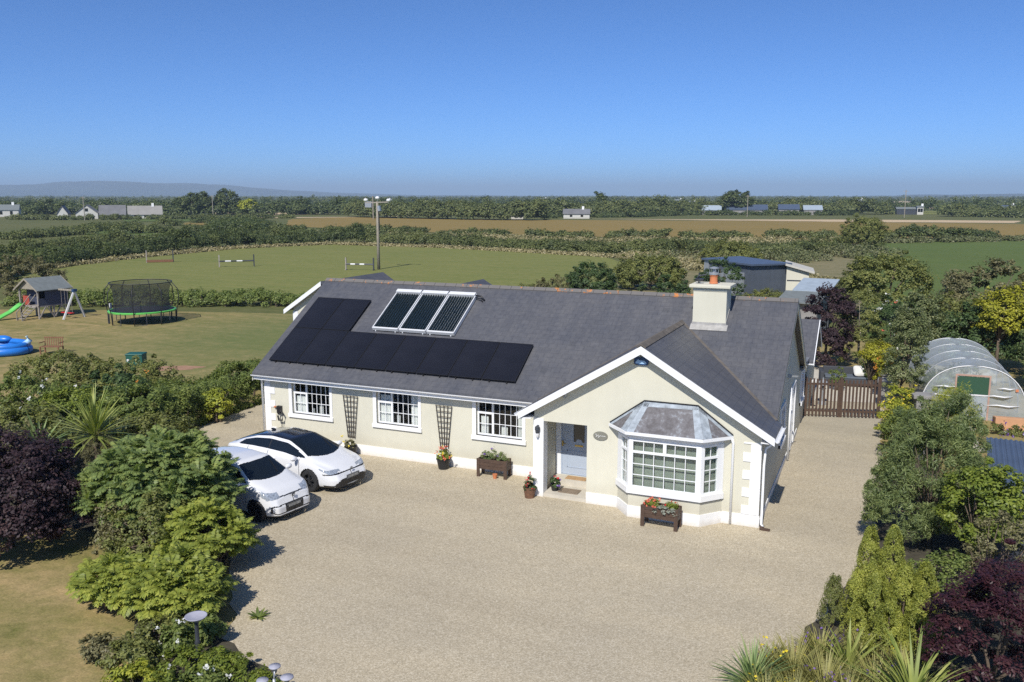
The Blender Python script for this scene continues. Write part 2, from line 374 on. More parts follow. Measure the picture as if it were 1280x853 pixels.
sheet('lawn_patch', [(5.6, 9.6), (10, 8.4), (11, 14), (6.2, 13)], .012, M['lawn'], 1, .1)
sheet('patio', [(-1.0, 15.5), (3.2, 16.5), (2.8, 23.5), (-3, 23)], .02, M['path'])
# pale field slivers in the distance
for nm, pts, mt in (('distant_field', [(-232, 196), (-268, 226), (-252, 247), (-214, 214)], 'greenfield'), ('distant_field', [(-247, 236), (-212, 262), (-180, 300), (-186, 306), (-218, 272), (-252, 243)], 'stubble'), ('distant_field', [(-330, 330), (-250, 300), (-240, 330), (-330, 365)], 'stubble'), ('distant_field', [(-560, 640), (-420, 560), (-420, 620), (-580, 710)], 'stubble'), ('distant_field', [(-300, 900), (-180, 860), (-180, 1000), (-320, 1060)], 'mown'), ('distant_field', [(-40, 900), (160, 900), (200, 1150), (-60, 1150)], 'mown'), ('distant_field', [(-520, 1300), (-380, 1240), (-380, 1440), (-560, 1500)], 'stubble'), ('distant_field', [(-900, 1000), (-700, 900), (-720, 1040), (-980, 1160)], 'greenfield'), ('distant_field', [(-120, 480), (-40, 500), (-44, 580), (-150, 570)], 'mown'), ('distant_field', [(-260, 400), (-190, 430), (-200, 490), (-290, 470)], 'stubble'), ('distant_field', [(-420, 420), (-330, 400), (-330, 450), (-440, 490)], 'greenfield'), ('distant_field', [(20, 640), (110, 660), (120, 760), (10, 740)], 'stubble'), ('distant_field', [(-100, 1250), (60, 1300), (60, 1600), (-140, 1550)], 'stubble'), ('distant_field', [(-700, 760), (-590, 690), (-600, 760), (-740, 850)], 'mown'), ('distant_field', [(-190, 330), (-150, 332), (-152, 400), (-200, 405)], 'greenfield')):
    sheet(nm, pts, .09, M[mt], 20, 3)
M['bed'] = pm('dark_bed_soil', (.06, .052, .034), .95, .35, 3, .4, 12)
sheet('planting_bed', [(.2, -12), (.7, -8.6), (1.4, -6.7), (1.9, -4.4), (2.8, -1.2), (2.9, 3), (3.2, 9), (3.1, 14.5), (3.8, 20), (5.2, 20), (4.5, 8), (5.5, 0), (9, -4), (9, -12)], .020, M['bed'], .6, .12)
sheet('planting_bed', [(-18, -3.6), (-15.4, -4.0), (-12.3, -6.0), (-10.2, -8.6), (-9.3, -10.0), (-5.6, -11.6), (-4.6, -13), (-9.2, -13), (-9.8, -11.4), (-11.9, -9.6), (-15.5, -7.2), (-19, -7.5), (-26, -6), (-29, 0), (-24, 3.5), (-20.9, 1.5), (-20.4, -1)], .018, M['bed'], .6, .15)
# hills: a long low ridge at the left, a faint one at the right
def hills(name, x0, y0, x1, y1, prof, depth, seed):
    rnd = np.random.RandomState(seed); n = 160; m = 14
    t = np.linspace(0, 1, n); h = np.interp(t, [p[0] for p in prof], [p[1] for p in prof])
    h = h + np.interp(t, np.linspace(0, 1, 30), rnd.rand(30)) * 7 * (h > 3)
    d = Vector((x1 - x0, y1 - y0, 0)); nn = Vector((-d.y, d.x, 0)).normalized()
    mb = MB(); vs = []
    for j in range(m):
        s = j / (m - 1)
        for i in range(n):
            hh = h[i] * math.sin(math.pi * s) ** 1.2 * (1 + .12 * math.sin(i * .31 + j * 1.7)) - 2
            vs.append((x0 + d.x * t[i] + nn.x * depth * (s - .5), y0 + d.y * t[i] + nn.y * depth * (s - .5), hh))
    mb.add(vs, [(j * n + i, j * n + i + 1, (j + 1) * n + i + 1, (j + 1) * n + i) for j in range(m - 1) for i in range(n - 1)])
    o = mb.build(name, M['hill'], smooth=True); o['kind'] = 'structure'
hills('hills', -9600, 3400, -2600, 8200, [(0, 30), (.2, 50), (.36, 84), (.43, 120), (.49, 124), (.55, 112), (.6, 88), (.66, 54), (.71, 30), (.8, 14), (1, 4)], 2600, 3)
hills('low_hills', -300, 6200, 4500, 5600, [(0, 0), (.08, 12), (.3, 20), (1, 24)], 1200, 5)

# ------------------------------------------------------------------ the bungalow
XL, YM, RZ, RY = -17.25, 1.5, 5.43, 5.78          # left wall, main wall plane, ridge height and line
SL = (5.43 - 2.56) / (5.78 - 1.15)
def zroof(y): return 2.56 + SL * (y - 1.15)
H = thing('bungalow', 'long cream rendered bungalow with slate roof, white trim and solar panels', 'house')
def wall_grid(mb, x0, x1, z0, z1, holes, y, depth=.14, nx=(0, 1)):
    """outer skin of a wall in plane y with rectangular holes and their reveals"""
    xs = sorted({x0, x1, *[h[0] for h in holes], *[h[1] for h in holes]}); zs = sorted({z0, z1, *[h[2] for h in holes], *[h[3] for h in holes]})
    for a, b in zip(xs, xs[1:]):
        for c, d in zip(zs, zs[1:]):
            if any(h[0] <= a and b <= h[1] and h[2] <= c and d <= h[3] for h in holes): continue
            mb.poly([(a, y, c), (b, y, c), (b, y, d), (a, y, d)])
    for h in holes:
        a, b, c, d = h; Y = y + depth
        mb.poly([(a, y, c), (a, Y, c), (a, Y, d), (a, y, d)]); mb.poly([(b, y, d), (b, Y, d), (b, Y, c), (b, y, c)])
        mb.poly([(a, y, c), (b, y, c), (b, Y, c), (a, Y, c)]); mb.poly([(a, Y, d), (b, Y, d), (b, y, d), (a, y, d)])
WIN = [(-16.06, -14.49, 1.16, 2.30), (-12.63, -11.04, 1.16, 2.30), (-8.95, -7.36, 1.16, 2.30)]
mb = MB()
wall_grid(mb, XL, -6.37, 0, 2.47, WIN, YM)
# left end wall, right end wall with gable tops (pentagons), rear wall
gp = [(1.5, 0), (10.06, 0), (10.06, 2.47), (RY, zroof(RY) - .14), (1.5, 2.47)]
mb.poly([(XL, y, z) for y, z in gp][::-1])
mb.poly([(0, y, z) for y, z in [(0, 0), (10.06, 0), (10.06, 2.62), (RY, zroof(RY) - .14), (1.5, 2.66), (0, 2.5)]])
mb.poly([(XL, 10.06, 0), (XL, 10.06, 2.47), (0, 10.06, 2.47), (0, 10.06, 0)])
# front gable: porch opening and bay opening left out
XP0, XP1, ZP = -6.08, -4.77, 2.28
sg = (4.72 - 2.57) / 3.55
def gz_(x): return 4.72 - sg * abs(x + 3.2) - .12
def gpoly(xs, zb):
    top = [(x, 0, gz_(x)) for x in xs[::-1]]
    mb.poly([(xs[0], 0, zb), (xs[-1], 0, zb)] + top)
gpoly([-6.37, XP0], 0); gpoly([XP0, XP1], ZP); gpoly([XP1, -3.85], 0); gpoly([-3.85, -3.2, -.97], 2.45); gpoly([-.97, 0], 0)
mb.poly([(-6.37, 0, 0), (-6.37, 0, 2.5), (-6.37, 1.5, 2.5), (-6.37, 1.5, 0)])
# porch recess
YD = 1.35
mb.poly([(XP0 - .12, 0.28, 0), (XP0 - .12, YD, 0), (XP0 - .12, YD, 2.5), (XP0 - .12, .28, 2.5)])
mb.poly([(XP1, 0, 0), (XP1, 0, ZP), (XP1, YD, ZP), (XP1, YD, 0)])
mb.poly([(XP0 - .12, YD, 0), (XP1, YD, 0), (XP1, YD, 2.5), (XP0 - .12, YD, 2.5)][:2] + [(XP1, YD, .3), (XP0 - .12, YD, .3)])
mb.poly([(XP0 - .12, 0.001, ZP), (XP0 - .12, YD, ZP), (XP1, YD, ZP), (XP1, 0.001, ZP)])
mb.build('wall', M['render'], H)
# quoins (front left, front right), porch pillar, plinth
def quoins(x0, dirn, y, zt, zb=.34):
    mb = MB(); z = zb; k = 0
    while z < zt - .01:
        h = min(.24, zt - z); wd = .46 if k % 2 == 0 else .27
        mb.box(x0, x0 + dirn * wd, y - .022, y + .02, z + .004, z + h); z += h; k += 1
    return mb.build('quoin', M['white_paint'], H)
quoins(0.004, -1, 0, 2.30); quoins(XL - .004, 1, YM, 2.44)
MB().box(-6.392, XP0 + .004, -.024, .30, 0, 2.36).build('porch_pillar', M['white_paint'], H)
mb = MB()
mb.box(XL - .02, -6.40, YM - .03, YM + .03, 0, .34)
mb.box(XP1, -3.84, -.03, .03, 0, .33); mb.box(-.985, .02, -.03, .03, 0, .33)
mb.box(-.01, .025, -.02, 10.08, 0, .2)
mb.build('plinth', M['white_paint'], H)

def gridwin(x0, x1, z0, z1, y, cols, rows, parent, cell=None, bw=.009):
    mb = MB()
    for i in range(1, cols):
        x = x0 + (x1 - x0) * i / cols; mb.box(x - bw / 2 - .004, x + bw / 2 + .004, y - .012, y + .012, z0, z1)
    for i in range(1, rows):
        z = z0 + (z1 - z0) * i / rows; mb.box(x0, x1, y - .014, y + .010, z - bw / 2 - .004, z + bw / 2 + .004)
    return mb
def curtain_mb(x0, x1, z0, z1, y, seed, hang='full'):
    rnd = random.Random(seed); n = 26; vs = []; fs = []
    for i in range(n + 1):
        x = x0 + (x1 - x0) * i / n; d = .03 * math.sin(i * 1.15 + seed)
        pinch = 1.0
        vs += [(x, y + d, z0), (x, y + d * .7, (z0 + z1) / 2), (x, y + d * .5, z1)]
    for i in range(n):
        for k in (0, 1): fs.append((i * 3 + k, i * 3 + 3 + k, i * 3 + 4 + k, i * 3 + 1 + k))
    return MB().add(vs, fs)
def main_window(h, seed, drape):
    x0, x1, z0, z1 = h; y = YM + .085
    W = MB()                       # outer plaster surround, proud of the wall
    b = .13; yo = YM - .03
    W.box(x0 - b, x0, yo, YM + .02, z0 - .02, z1); W.box(x1, x1 + b * .8, yo, YM + .02, z0 - .02, z1)
    W.box(x0 - b, x1 + b * .8, yo, YM + .02, z1, z1 + .15)
    win = W.build('window', M['white_paint'], H)
    MB().box(x0 - b - .03, x1 + b, YM - .07, YM + .12, z0 - .13, z0).build('sill', M['white_paint'], win)
    F = MB(); f = .055
    F.box(x0, x1, y, y + .06, z0, z0 + f); F.box(x0, x1, y, y + .06, z1 - f, z1)
    F.box(x0, x0 + f, y, y + .06, z0 + f, z1 - f); F.box(x1 - f, x1, y, y + .06, z0 + f, z1 - f)
    xm = x0 + .50; F.box(xm, xm + .07, y, y + .06, z0 + f, z1 - f)
    zt = z0 + (z1 - z0) * .64; F.box(x0 + f, xm, y - .004, y + .056, zt - .035, zt + .035)
    F.build('frame', M['white'], win, bevel=.006)
    P = MB()
    P.poly([(x0, y + .03, z0), (x1, y + .03, z0), (x1, y + .03, z1), (x0, y + .03, z1)]); P.build('pane', M['glass'], win)
    G = gridwin(x0 + f, xm, z0 + f, zt - .035, y + .025, 2, 2, win); G2 = gridwin(x0 + f, xm, zt + .035, z1 - f, y + .025, 2, 1, win)
    G3 = gridwin(xm + .07, x1 - f, z0 + f, z1 - f, y + .025, 5, 3, win)
    G.add(G2.v, G2.f).add(G3.v, G3.f); G.build('glazing_bar', M['white'], win)
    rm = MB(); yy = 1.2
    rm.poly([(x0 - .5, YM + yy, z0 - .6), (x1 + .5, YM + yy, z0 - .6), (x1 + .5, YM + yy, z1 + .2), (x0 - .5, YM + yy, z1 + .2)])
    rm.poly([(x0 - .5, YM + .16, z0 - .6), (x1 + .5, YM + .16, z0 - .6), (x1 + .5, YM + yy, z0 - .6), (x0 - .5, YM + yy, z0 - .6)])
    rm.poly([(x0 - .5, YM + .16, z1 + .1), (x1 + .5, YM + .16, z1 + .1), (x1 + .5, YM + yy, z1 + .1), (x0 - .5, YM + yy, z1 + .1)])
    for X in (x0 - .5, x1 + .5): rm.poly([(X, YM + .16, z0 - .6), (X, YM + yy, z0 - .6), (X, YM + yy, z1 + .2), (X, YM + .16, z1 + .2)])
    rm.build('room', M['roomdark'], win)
    for k, (a, b_, c, d) in enumerate(drape):
        curtain_mb(x0 + a, x0 + b_, z0 + c, z0 + d, YM + .19, seed + k).build('curtain', M['curtain'], win)
main_window(WIN[0], 1, [(.05, .46, 0, .62), (1.0, 1.16, 0, .34), (1.40, 1.55, 0, .95), (.70, .78, 0, .2)])
main_window(WIN[1], 5, [(.06, .46, 0, .95), (1.22, 1.56, 0, 1.1), (.66, .8, 0, .3)])
main_window(WIN[2], 9, [(.08, .34, 0, .6), (1.36, 1.56, 0, 1.1), (.8, 1.0, 0, .32)])

# roofs
TH = .10
def slab(mb, pts, th=TH):
    P = [Vector(p) for p in pts]; n = (P[1] - P[0]).cross(P[2] - P[0]).normalized()
    if n.z < 0: P = P[::-1]; n = -n
    k = len(P); D = Vector((0, 0, -th))
    mb.add(P + [p + D for p in P], [tuple(range(k)), tuple(range(k, 2 * k))[::-1]] + [(i, k + i, k + (i + 1) % k, (i + 1) % k) for i in range(k)])
XR0, XR1 = -17.48, .22
YE2 = RY + (RY - 1.15)
rb = MB()
# front slope with the notch where the cross gable meets it
xa, Ra, xe0, xe1 = -3.2, 4.72, -6.75, .35
yv = 1.15 + (Ra - 2.56) / SL
slab(rb, [(XR0, 1.15, 2.56), (-6.72, 1.15, 2.56), (xa, yv, Ra), (xa, RY, RZ), (XR0, RY, RZ)])
slab(rb, [(xa, yv, Ra), (XR1, 1.15 + .06, 2.56 + .037), (XR1, RY, RZ), (xa, RY, RZ)])
slab(rb, [(XR0, RY, RZ), (XR1, RY, RZ), (XR1, YE2, 2.56), (XR0, YE2, 2.56)])
roof = rb.build('roof', M['slate'], H)
rg = MB()
slab(rg, [(xe0, -.30, 2.57), (xa, -.30, Ra), (xa, yv, Ra), (xe0, 1.15, 2.57)])
slab(rg, [(xa, -.30, Ra), (xe1, -.30, 2.57), (xe1, 1.15, 2.57), (xa, yv, Ra)])
groof = rg.build('roof', M['slate_g'], H)
# valley flashing, slightly proud
mb = MB(); 
for X, Z in ((xe0 + .03, 2.57), (xe1 - .13, 2.65)):
    mb.bar((X, 1.17, Z + .015), (xa, yv + .0, Ra + .015), .10, .012)
M['mossy'] = pm('mossy_brown_mortar', (.12, .105, .09), .9, .35, 4); mb.build('valley', M['mossy'], groof)
# ridge tiles: dark with orange lichen
t = NT('ridge_tile_with_lichen'); n_ = t.noise(1.1, 5, .75, t.obj()); n2_ = t.noise(6, 3, .7, t.obj())
xs_ = t.n('SeparateXYZ'); t.l(t.obj(), xs_.inputs[0])
t.l(t.ramp(t.mix(.45, n_, n2_), [(.0, (.12, .115, .12)), (.56, (.15, .14, .13)), (.60, (.50, .19, .05)), (1, (.58, .26, .08))]), t.b.inputs['Base Color']); t.b.inputs['Roughness'].default_value = .9
M['ridge'] = t.m
mb = MB(); x = XR0
while x < XR1 - .05:
    x2 = min(x + .44, XR1)
    mb.prism([(x, RY - .13, RZ - .045), (x, RY, RZ + .055), (x, RY + .13, RZ - .045), (x, RY + .12, RZ - .07), (x, RY - .12, RZ - .07)], (x2 - x - .012, 0, 0)); x = x2
mb.build('ridge_tile', M['ridge'], roof)
mb = MB(); y = -.30
while y < yv:
    y2 = min(y + .44, yv + .1)
    mb.prism([(xa - .13, y, Ra - .045), (xa, y, Ra + .05), (xa + .13, y, Ra - .045), (xa + .12, y, Ra - .07), (xa - .12, y, Ra - .07)], (0, y2 - y - .012, 0)); y = y2
mb.build('ridge_tile', M['mossy'], groof)
# fascia, soffit, bargeboards
mb = MB()
mb.box(XR0 + .02, xe0 + .05, 1.19, 1.22, 2.32, 2.47); mb.box(XR0 + .02, -6.4, 1.22, 1.5, 2.42, 2.44)
mb.build('fascia', M['white'], H)
mb = MB()
for sx, xe in ((-1, xe0), (1, xe1)):
    n_ = 1
    a = Vector((xa, -.315, Ra - .02)); b = Vector((xe + (.0 if sx > 0 else 0), -.315, 2.55))
    mb.prism([(a.x, -.33, a.z), (b.x, -.33, b.z), (b.x, -.33, b.z - .20), (a.x, -.33, a.z - .22)], (0, .028, 0))
    mb.prism([(a.x, -.30, a.z - .10), (b.x, -.30, b.z - .10), (b.x, -.30, b.z - .125), (a.x, -.30, a.z - .125)], (0, .30, 0))
mb.build('bargeboard', M['white'], H)
mb = MB(); mb.box(xe1 - .03, xe1 + .0, -.30, 1.2, 2.40, 2.47); mb.box(0, xe1, -.28, 1.2, 2.38, 2.40); mb.build('fascia', M['white'], H)
mb = MB(); mb.box(xe0, xe0 + .03, -.30, 1.2, 2.40, 2.47); mb.box(xe0, -6.37, -.28, 1.2, 2.38, 2.40); mb.build('fascia', M['white'], H)
# verge boards at main gable ends
for X in (XR0, XR1 - .03):
    mb = MB()
    for (ya, yb) in ((1.15, RY), (YE2, RY)):
        mb.prism([(X, ya, 2.46), (X, yb, RZ - .1), (X, yb, RZ - .28), (X, ya, 2.28)], (.03, 0, 0))
    mb.build('verge_board', M['cream_box'], H)
def gutter(a, b, r=.06, name='gutter'):
    a, b = Vector(a), Vector(b); d = (b - a).normalized(); s = d.cross(Vector((0, 0, 1))); n = 9; vs = []
    for p in (a, b):
        for rr in (r, r * .82):
            for k in range(n):
                t_ = math.pi * k / (n - 1); vs.append(p + s * math.cos(t_) * rr - Vector((0, 0, 1)) * math.sin(t_) * rr)
    fs = []
    for k in range(n - 1):
        fs += [(k, k + 1, 2 * n + k + 1, 2 * n + k), (n + k + 1, n + k, 3 * n + k, 3 * n + k + 1), (k + 1, k, n + k, n + k + 1), (2 * n + k, 2 * n + k + 1, 3 * n + k + 1, 3 * n + k)]
    fs += [(0, 2 * n, 3 * n, n), (n - 1, 2 * n - 1, 4 * n - 1, 3 * n - 1)]
    return MB().add(vs, fs).build(name, M['white'], H)
gutter((XR0, 1.12, 2.5), (xe0 - .02, 1.12, 2.5)); gutter((xe1 + .06, -.32, 2.5), (xe1 + .06, 1.25, 2.5)); gutter((xe0 - .06, -.32, 2.5), (xe0 - .06, 1.05, 2.5))
gutter((XR1, YE2 + .04, 2.48), (XR0, YE2 + .04, 2.48))
def pipe(pts, name='downpipe', r=.035): return MB().tube(pts, r, 10).build(name, M['white'], H, smooth=True)
pipe([(xe1 + .05, .25, 2.45), (xe1 + .03, .25, 2.36), (.09, .12, 2.15), (.07, .05, 1.7), (.07, .05, .1), (.13, .0, .04)])
pipe([(-.74, -.10, 2.36), (-.72, -.07, 2.25), (-.72, -.055, .04)])
pipe([(XL + .05, 1.16, 2.45), (XL + .05, 1.3, 2.3), (XL - .02, 1.40, 2.2), (XL - .02, 1.42, .05)])
# chimney
ch = MB(); cx0, cx1, cy0, cy1 = -2.83, -1.80, 4.52, 5.35
ch.box(cx0, cx1, cy0, cy1, 4.3, 5.72); chim = ch.build('chimney', M['render'], H)
c2 = MB(); c2.prism([(cx0 - .12, cy0 - .12, 5.83), (cx1 + .12, cy0 - .12, 5.83), (cx1 + .12, cy1 + .12, 5.83), (cx0 - .12, cy1 + .12, 5.83)], (0, 0, .10))
c2.box(cx0 - .02, cx1 + .02, cy0 - .02, cy1 + .02, 5.72, 5.83)
c2.build('chimney_cap', M['render'], chim, bevel=.02)
MB().lathe([(.13, 5.93), (.14, 5.96), (.12, 5.98), (.115, 6.16), (.135, 6.17), (.135, 6.20), (.10, 6.20)], (-2.29, 4.92, 0), 20).build('chimney_pot', M['terracotta'], chim, smooth='auto')
cw = MB(); cw.lathe([(.12, 6.20), (.16, 6.22), (.16, 6.27), (.05, 6.30), (.05, 6.40), (.15, 6.41), (.15, 6.43), (.02, 6.47)], (-2.29, 4.92, 0), 16)
for k in range(6):
    a = k * math.pi / 3; cw.bar((-2.29 + .15 * math.cos(a), 4.92 + .15 * math.sin(a), 6.2), (-2.29 + .13 * math.cos(a), 4.92 + .13 * math.sin(a), 6.42), .01)
cw.build('chimney_cowl', M['steel'], chim, smooth='auto')
ar = MB(); ar.bar((-2.75, 4.9, 5.93), (-2.75, 4.9, 6.25), .03); ar.tube([(-2.85, 4.9, 6.0), (-2.75, 4.85, 6.16), (-2.5, 4.85, 6.22)], .025, 6)
ar.lathe([(.02, 0), (.12, .02), (.14, .10)], (-2.72, 4.85, 5.98), 12); ar.build('aerial', M['darkmetal'], chim)
fl = MB(); fl.prism([(cx0 - .05, cy0 - .22, zroof(cy0 - .22) + .02), (cx1 + .07, cy0 - .22, zroof(cy0 - .22) + .02), (cx1 + .07, cy0 + .02, zroof(cy0 + .02) + .02), (cx0 - .05, cy0 + .02, zroof(cy0 + .02) + .02)], (0, 0, .012))
fl.box(cx0 - .02, cx1 + .02, cy0 - .012, cy0, zroof(cy0) - .02, zroof(cy0) + .10)
for X in (cx0 - .012, cx1): fl.prism([(X, cy0, zroof(cy0) - .02), (X, cy1, zroof(cy1) - .02), (X, cy1, zroof(cy1) + .12), (X, cy0, zroof(cy0) + .12)], (.012, 0, 0))
fl.build('flashing', pm('pale_lead_flashing', (.36, .35, .33), .5, .25, 5), chim)

# photovoltaic panels (ten) and evacuated tube collectors (three)
def on_roof(x, s, h):   # s: distance up the slope from the eave line y=1.15, h: height off the slope
    c_, s_ = 1 / math.sqrt(1 + SL * SL), SL / math.sqrt(1 + SL * SL)
    return (x, 1.15 + s * c_ - h * s_, 2.56 + s * s_ + h * c_)
def rbox(mb, x0, x1, s0, s1, h0, h1):
    mb.add([on_roof(x, s, h) for x in (x0, x1) for s in (s0, s1) for h in (h0, h1)], [(0, 1, 3, 2), (4, 6, 7, 5), (0, 4, 5, 1), (2, 3, 7, 6), (0, 2, 6, 4), (1, 5, 7, 3)])
KS = math.sqrt(1 + SL * SL)
s0 = (1.68 - 1.15) * KS; pw = 1.181
spots = [(-17.10 + i * pw, s0) for i in range(8)] + [(-17.10 + i * pw, s0 + 1.80) for i in range(2)]
first = None
for x, s in spots:
    if first is None:
        a = MB(); rbox(a, x, x + pw - .022, s, s + 1.775, .06, .095); a = a.build('solar_panel', M['pv'], H)
        f = MB()
        rbox(f, x, x + pw - .022, s, s + .014, .055, .10); rbox(f, x, x + pw - .022, s + 1.761, s + 1.775, .055, .10)
        rbox(f, x, x + .014, s + .014, s + 1.761, .055, .10); rbox(f, x + pw - .036, x + pw - .022, s + .014, s + 1.761, .055, .10)
        rbox(f, x + .25, x + .29, s - .04, s + 1.81, .0, .055); rbox(f, x + pw - .33, x + pw - .29, s - .04, s + 1.81, .0, .055)
        f = f.build('frame', M['black'], a)
        first = a; X0, S0 = x, s
    else:
        c_ = copy_tree(first, H); p0, p1 = Vector(on_roof(X0, S0, 0)), Vector(on_roof(x, s, 0)); c_.location = p1 - p0
firstc = None
s0 = (3.38 - 1.15) * KS
for i in range(3):
    x = -13.87 + i * 1.09
    if firstc is None:
        c0 = MB(); rbox(c0, x, x + 1.03, s0 + 2.0, s0 + 2.16, .08, .22); M['colframe'] = pm('pale_aluminium', (.62, .63, .64), .45, .06); c0 = c0.build('tube_collector', M['colframe'], H)
        tb = MB()
        for k in range(10):
            xx = x + .065 + k * .1
            tb.tube([on_roof(xx, s0 + .05, .12), on_roof(xx, s0 + 2.02, .12)], .029, 8)
        tb.build('glass_tube', pm('dark_vacuum_tube', (.012, .02, .022), .08, .1, spec=.6), c0, smooth='auto')
        rf_l = MB(); rbox(rf_l, x + .02, x + 1.01, s0 + .05, s0 + 2.0, .072, .078); rf_l.build('reflector', pm('pale_reflector', (.42, .44, .45), .5, .1), c0)
        fr = MB(); rbox(fr, x - .01, x + .025, s0, s0 + 2.16, .03, .16); rbox(fr, x + 1.01, x + 1.045, s0, s0 + 2.16, .03, .16); rbox(fr, x, x + 1.03, s0 - .02, s0 + .05, .05, .16)
        for k in range(3): rbox(fr, x, x + 1.03, s0 + .5 + k * .5, s0 + .52 + k * .5, .04, .07)
        for xx in (x + .1, x + .9): rbox(fr, xx, xx + .03, s0 - .05, s0 + 2.0, 0, .05)
        fr.build('frame', M['colframe'], c0); firstc = c0
    else:
        c_ = copy_tree(firstc, H); c_.location = (i * 1.09, 0, 0)
mb = MB(); mb.tube([on_roof(-10.66, s0 + 2.08, .15), on_roof(-10.45, s0 + 2.07, .13), on_roof(-10.3, s0 + 1.97, .03)], .03, 8)
mb.tube([on_roof(-10.66, s0 + 2.02, .12), on_roof(-10.42, s0 + 1.95, .09), on_roof(-10.35, s0 + 1.9, .02)], .02, 8); mb.build('pipe', M['black'], H, smooth=True)

# rear wing at the left end and rear wing humps behind the ridge
rw = MB(); wy0, wy1, wx, wz = 6.25, 10.6, -17.95, 5.30; hl, he = 1.85, 4.1
rw.poly([(wx - hl + .3, wy0, 0), (wx + 1.5, wy0, 0), (wx + 1.5, wy0, 4.1), (wx, wy0, wz - .1), (wx - hl + .3, wy0, 4.18)])
rw.poly([(wx - hl + .3, wy0, 0), (wx - hl + .3, wy0, 4.18), (wx - hl + .3, wy1, 4.18), (wx - hl + .3, wy1, 0)])
rw.poly([(wx - hl + .3, wy1, 0), (wx - hl + .3, wy1, 4.18), (wx, wy1, wz - .1), (wx + 1.5, wy1, 4.18), (wx + 1.5, wy1, 0)])
rw.build('rear_wing_wall', M['render'], H)
q = MB(); slab(q, [(wx, wy0 - .2, wz), (wx, wy1 + .1, wz), (wx - hl, wy1 + .1, he), (wx - hl, wy0 - .2, he)])
slab(q, [(wx, wy1 + .1, wz), (wx, wy0 - .2, wz), (wx + 2.4, wy0 - .2, wz - 1.5), (wx + 2.4, wy1 + .1, wz - 1.5)]); q.build('roof', M['slate_g'], H)
q = MB(); q.prism([(wx, wy0 - .24, wz + .0), (wx - hl - .02, wy0 - .24, he - .02), (wx - hl - .02, wy0 - .24, he - .2), (wx, wy0 - .24, wz - .18)], (0, .03, 0))
q.box(wx - hl + .28, wx - hl + .52, wy0 - .03, wy0 + .01, 2.5, 4.0)
q.prism([(wx, wy0 - .02, wz - .45), (wx - hl + .3, wy0 - .02, wz - 1.60), (wx - hl + .3, wy0 - .02, wz - 1.76), (wx, wy0 - .02, wz - .58)], (0, .018, 0)) 
q.build('bargeboard', M['white'], H)
q = MB(); q.lathe([(.06, -.05), (.06, .05)], (wx - hl - .08, wy0 - .05, he - .08), 8, axis='Y'); q.build('gutter', M['white'], H)
q = MB(); hx, hy = -12.3, 9.2
slab(q, [(hx, 6.2, 5.33), (hx, hy, 5.33), (hx - 3, hy + .1, 3.6), (hx - 3, 6.2, 3.6)])
slab(q, [(hx, hy, 5.33), (hx, 6.2, 5.33), (hx + 3, 6.2, 3.6), (hx + 3, hy + .1, 3.6)])
q.build('roof', M['slate_g'], H)
# rear right extension
e = MB(); e.box(-4, .0, 10.07, 12.9, 0, 2.35); e.box(-4.6, .05, 13.2, 17, 0, 2.3)
e.add([(.05, 13.2, 2.3), (.05, 17, 2.3), (.05, 15.1, 3.5)], [(0, 1, 2)])
e.build('extension_wall', M['render'], H)
e = MB(); slab(e, [(-4.7, 12.95, 2.2), (.28, 12.95, 2.2), (.28, 15.1, 3.6), (-4.7, 15.1, 3.6)]); slab(e, [(-4.7, 17.3, 2.2), (.28, 17.3, 2.2), (.28, 15.1, 3.6), (-4.7, 15.1, 3.6)][::-1])
e.build('roof', M['slate'], H)
e = MB(); e.prism([(.28, 12.93, 2.2), (.28, 15.1, 3.6), (.28, 15.1, 3.44), (.28, 12.93, 2.04)], (.03, 0, 0)); e.prism([(.28, 17.3, 2.2), (.28, 15.1, 3.6), (.28, 15.1, 3.44), (.28, 17.3, 2.04)], (.03, 0, 0)); e.build('bargeboard', M['white'], H)
slabm = MB(); slab(slabm, [(-4, 10.2, 2.45), (.12, 10.2, 2.45), (.12, 12.95, 2.38), (-4, 12.95, 2.38)]); slabm.build('roof', M['slate_plain'], H)
gutter((-4.7, 12.9, 2.12), (.3, 12.9, 2.12))
# side windows and door on the right wall
def side_window(y0, y1, z0, z1, door=False):
    a = MB(); b = .11
    a.box(.0, .05, y0 - b, y0, z0 - b, z1 + b); a.box(.0, .05, y1, y1 + b, z0 - b, z1 + b); a.box(.0, .05, y0, y1, z1, z1 + b)
    if not door: a.box(.0, .09, y0 - b, y1 + b, z0 - b, z0)
    a.box(.005, .03, y0, y0 + .06, z0, z1); a.box(.005, .03, y1 - .06, y1, z0, z1); a.box(.005, .03, (y0 + y1) / 2 - .03, (y0 + y1) / 2 + .03, z0, z1)
    wdw = a.build('side_door' if door else 'window', M['white'], H)
    MB().box(.003, .016, y0 + .06, y1 - .06, z0, z1).build('pane', M['blackglass'], wdw)
side_window(4.2, 5.3, 1.15, 2.2); side_window(7.6, 8.5, .2, 2.2, True); side_window(10.9, 12.0, 1.0, 2.1)
pipe([(.08, 6.4, 2.5), (.08, 6.4, .05)])
MB().box(.0, .10, 5.9, 6.05, 2.9, 3.0).bar((.06, 5.98, 2.95), (.32, 5.9, 2.98), .05).build('floodlight', M['steel'], H)

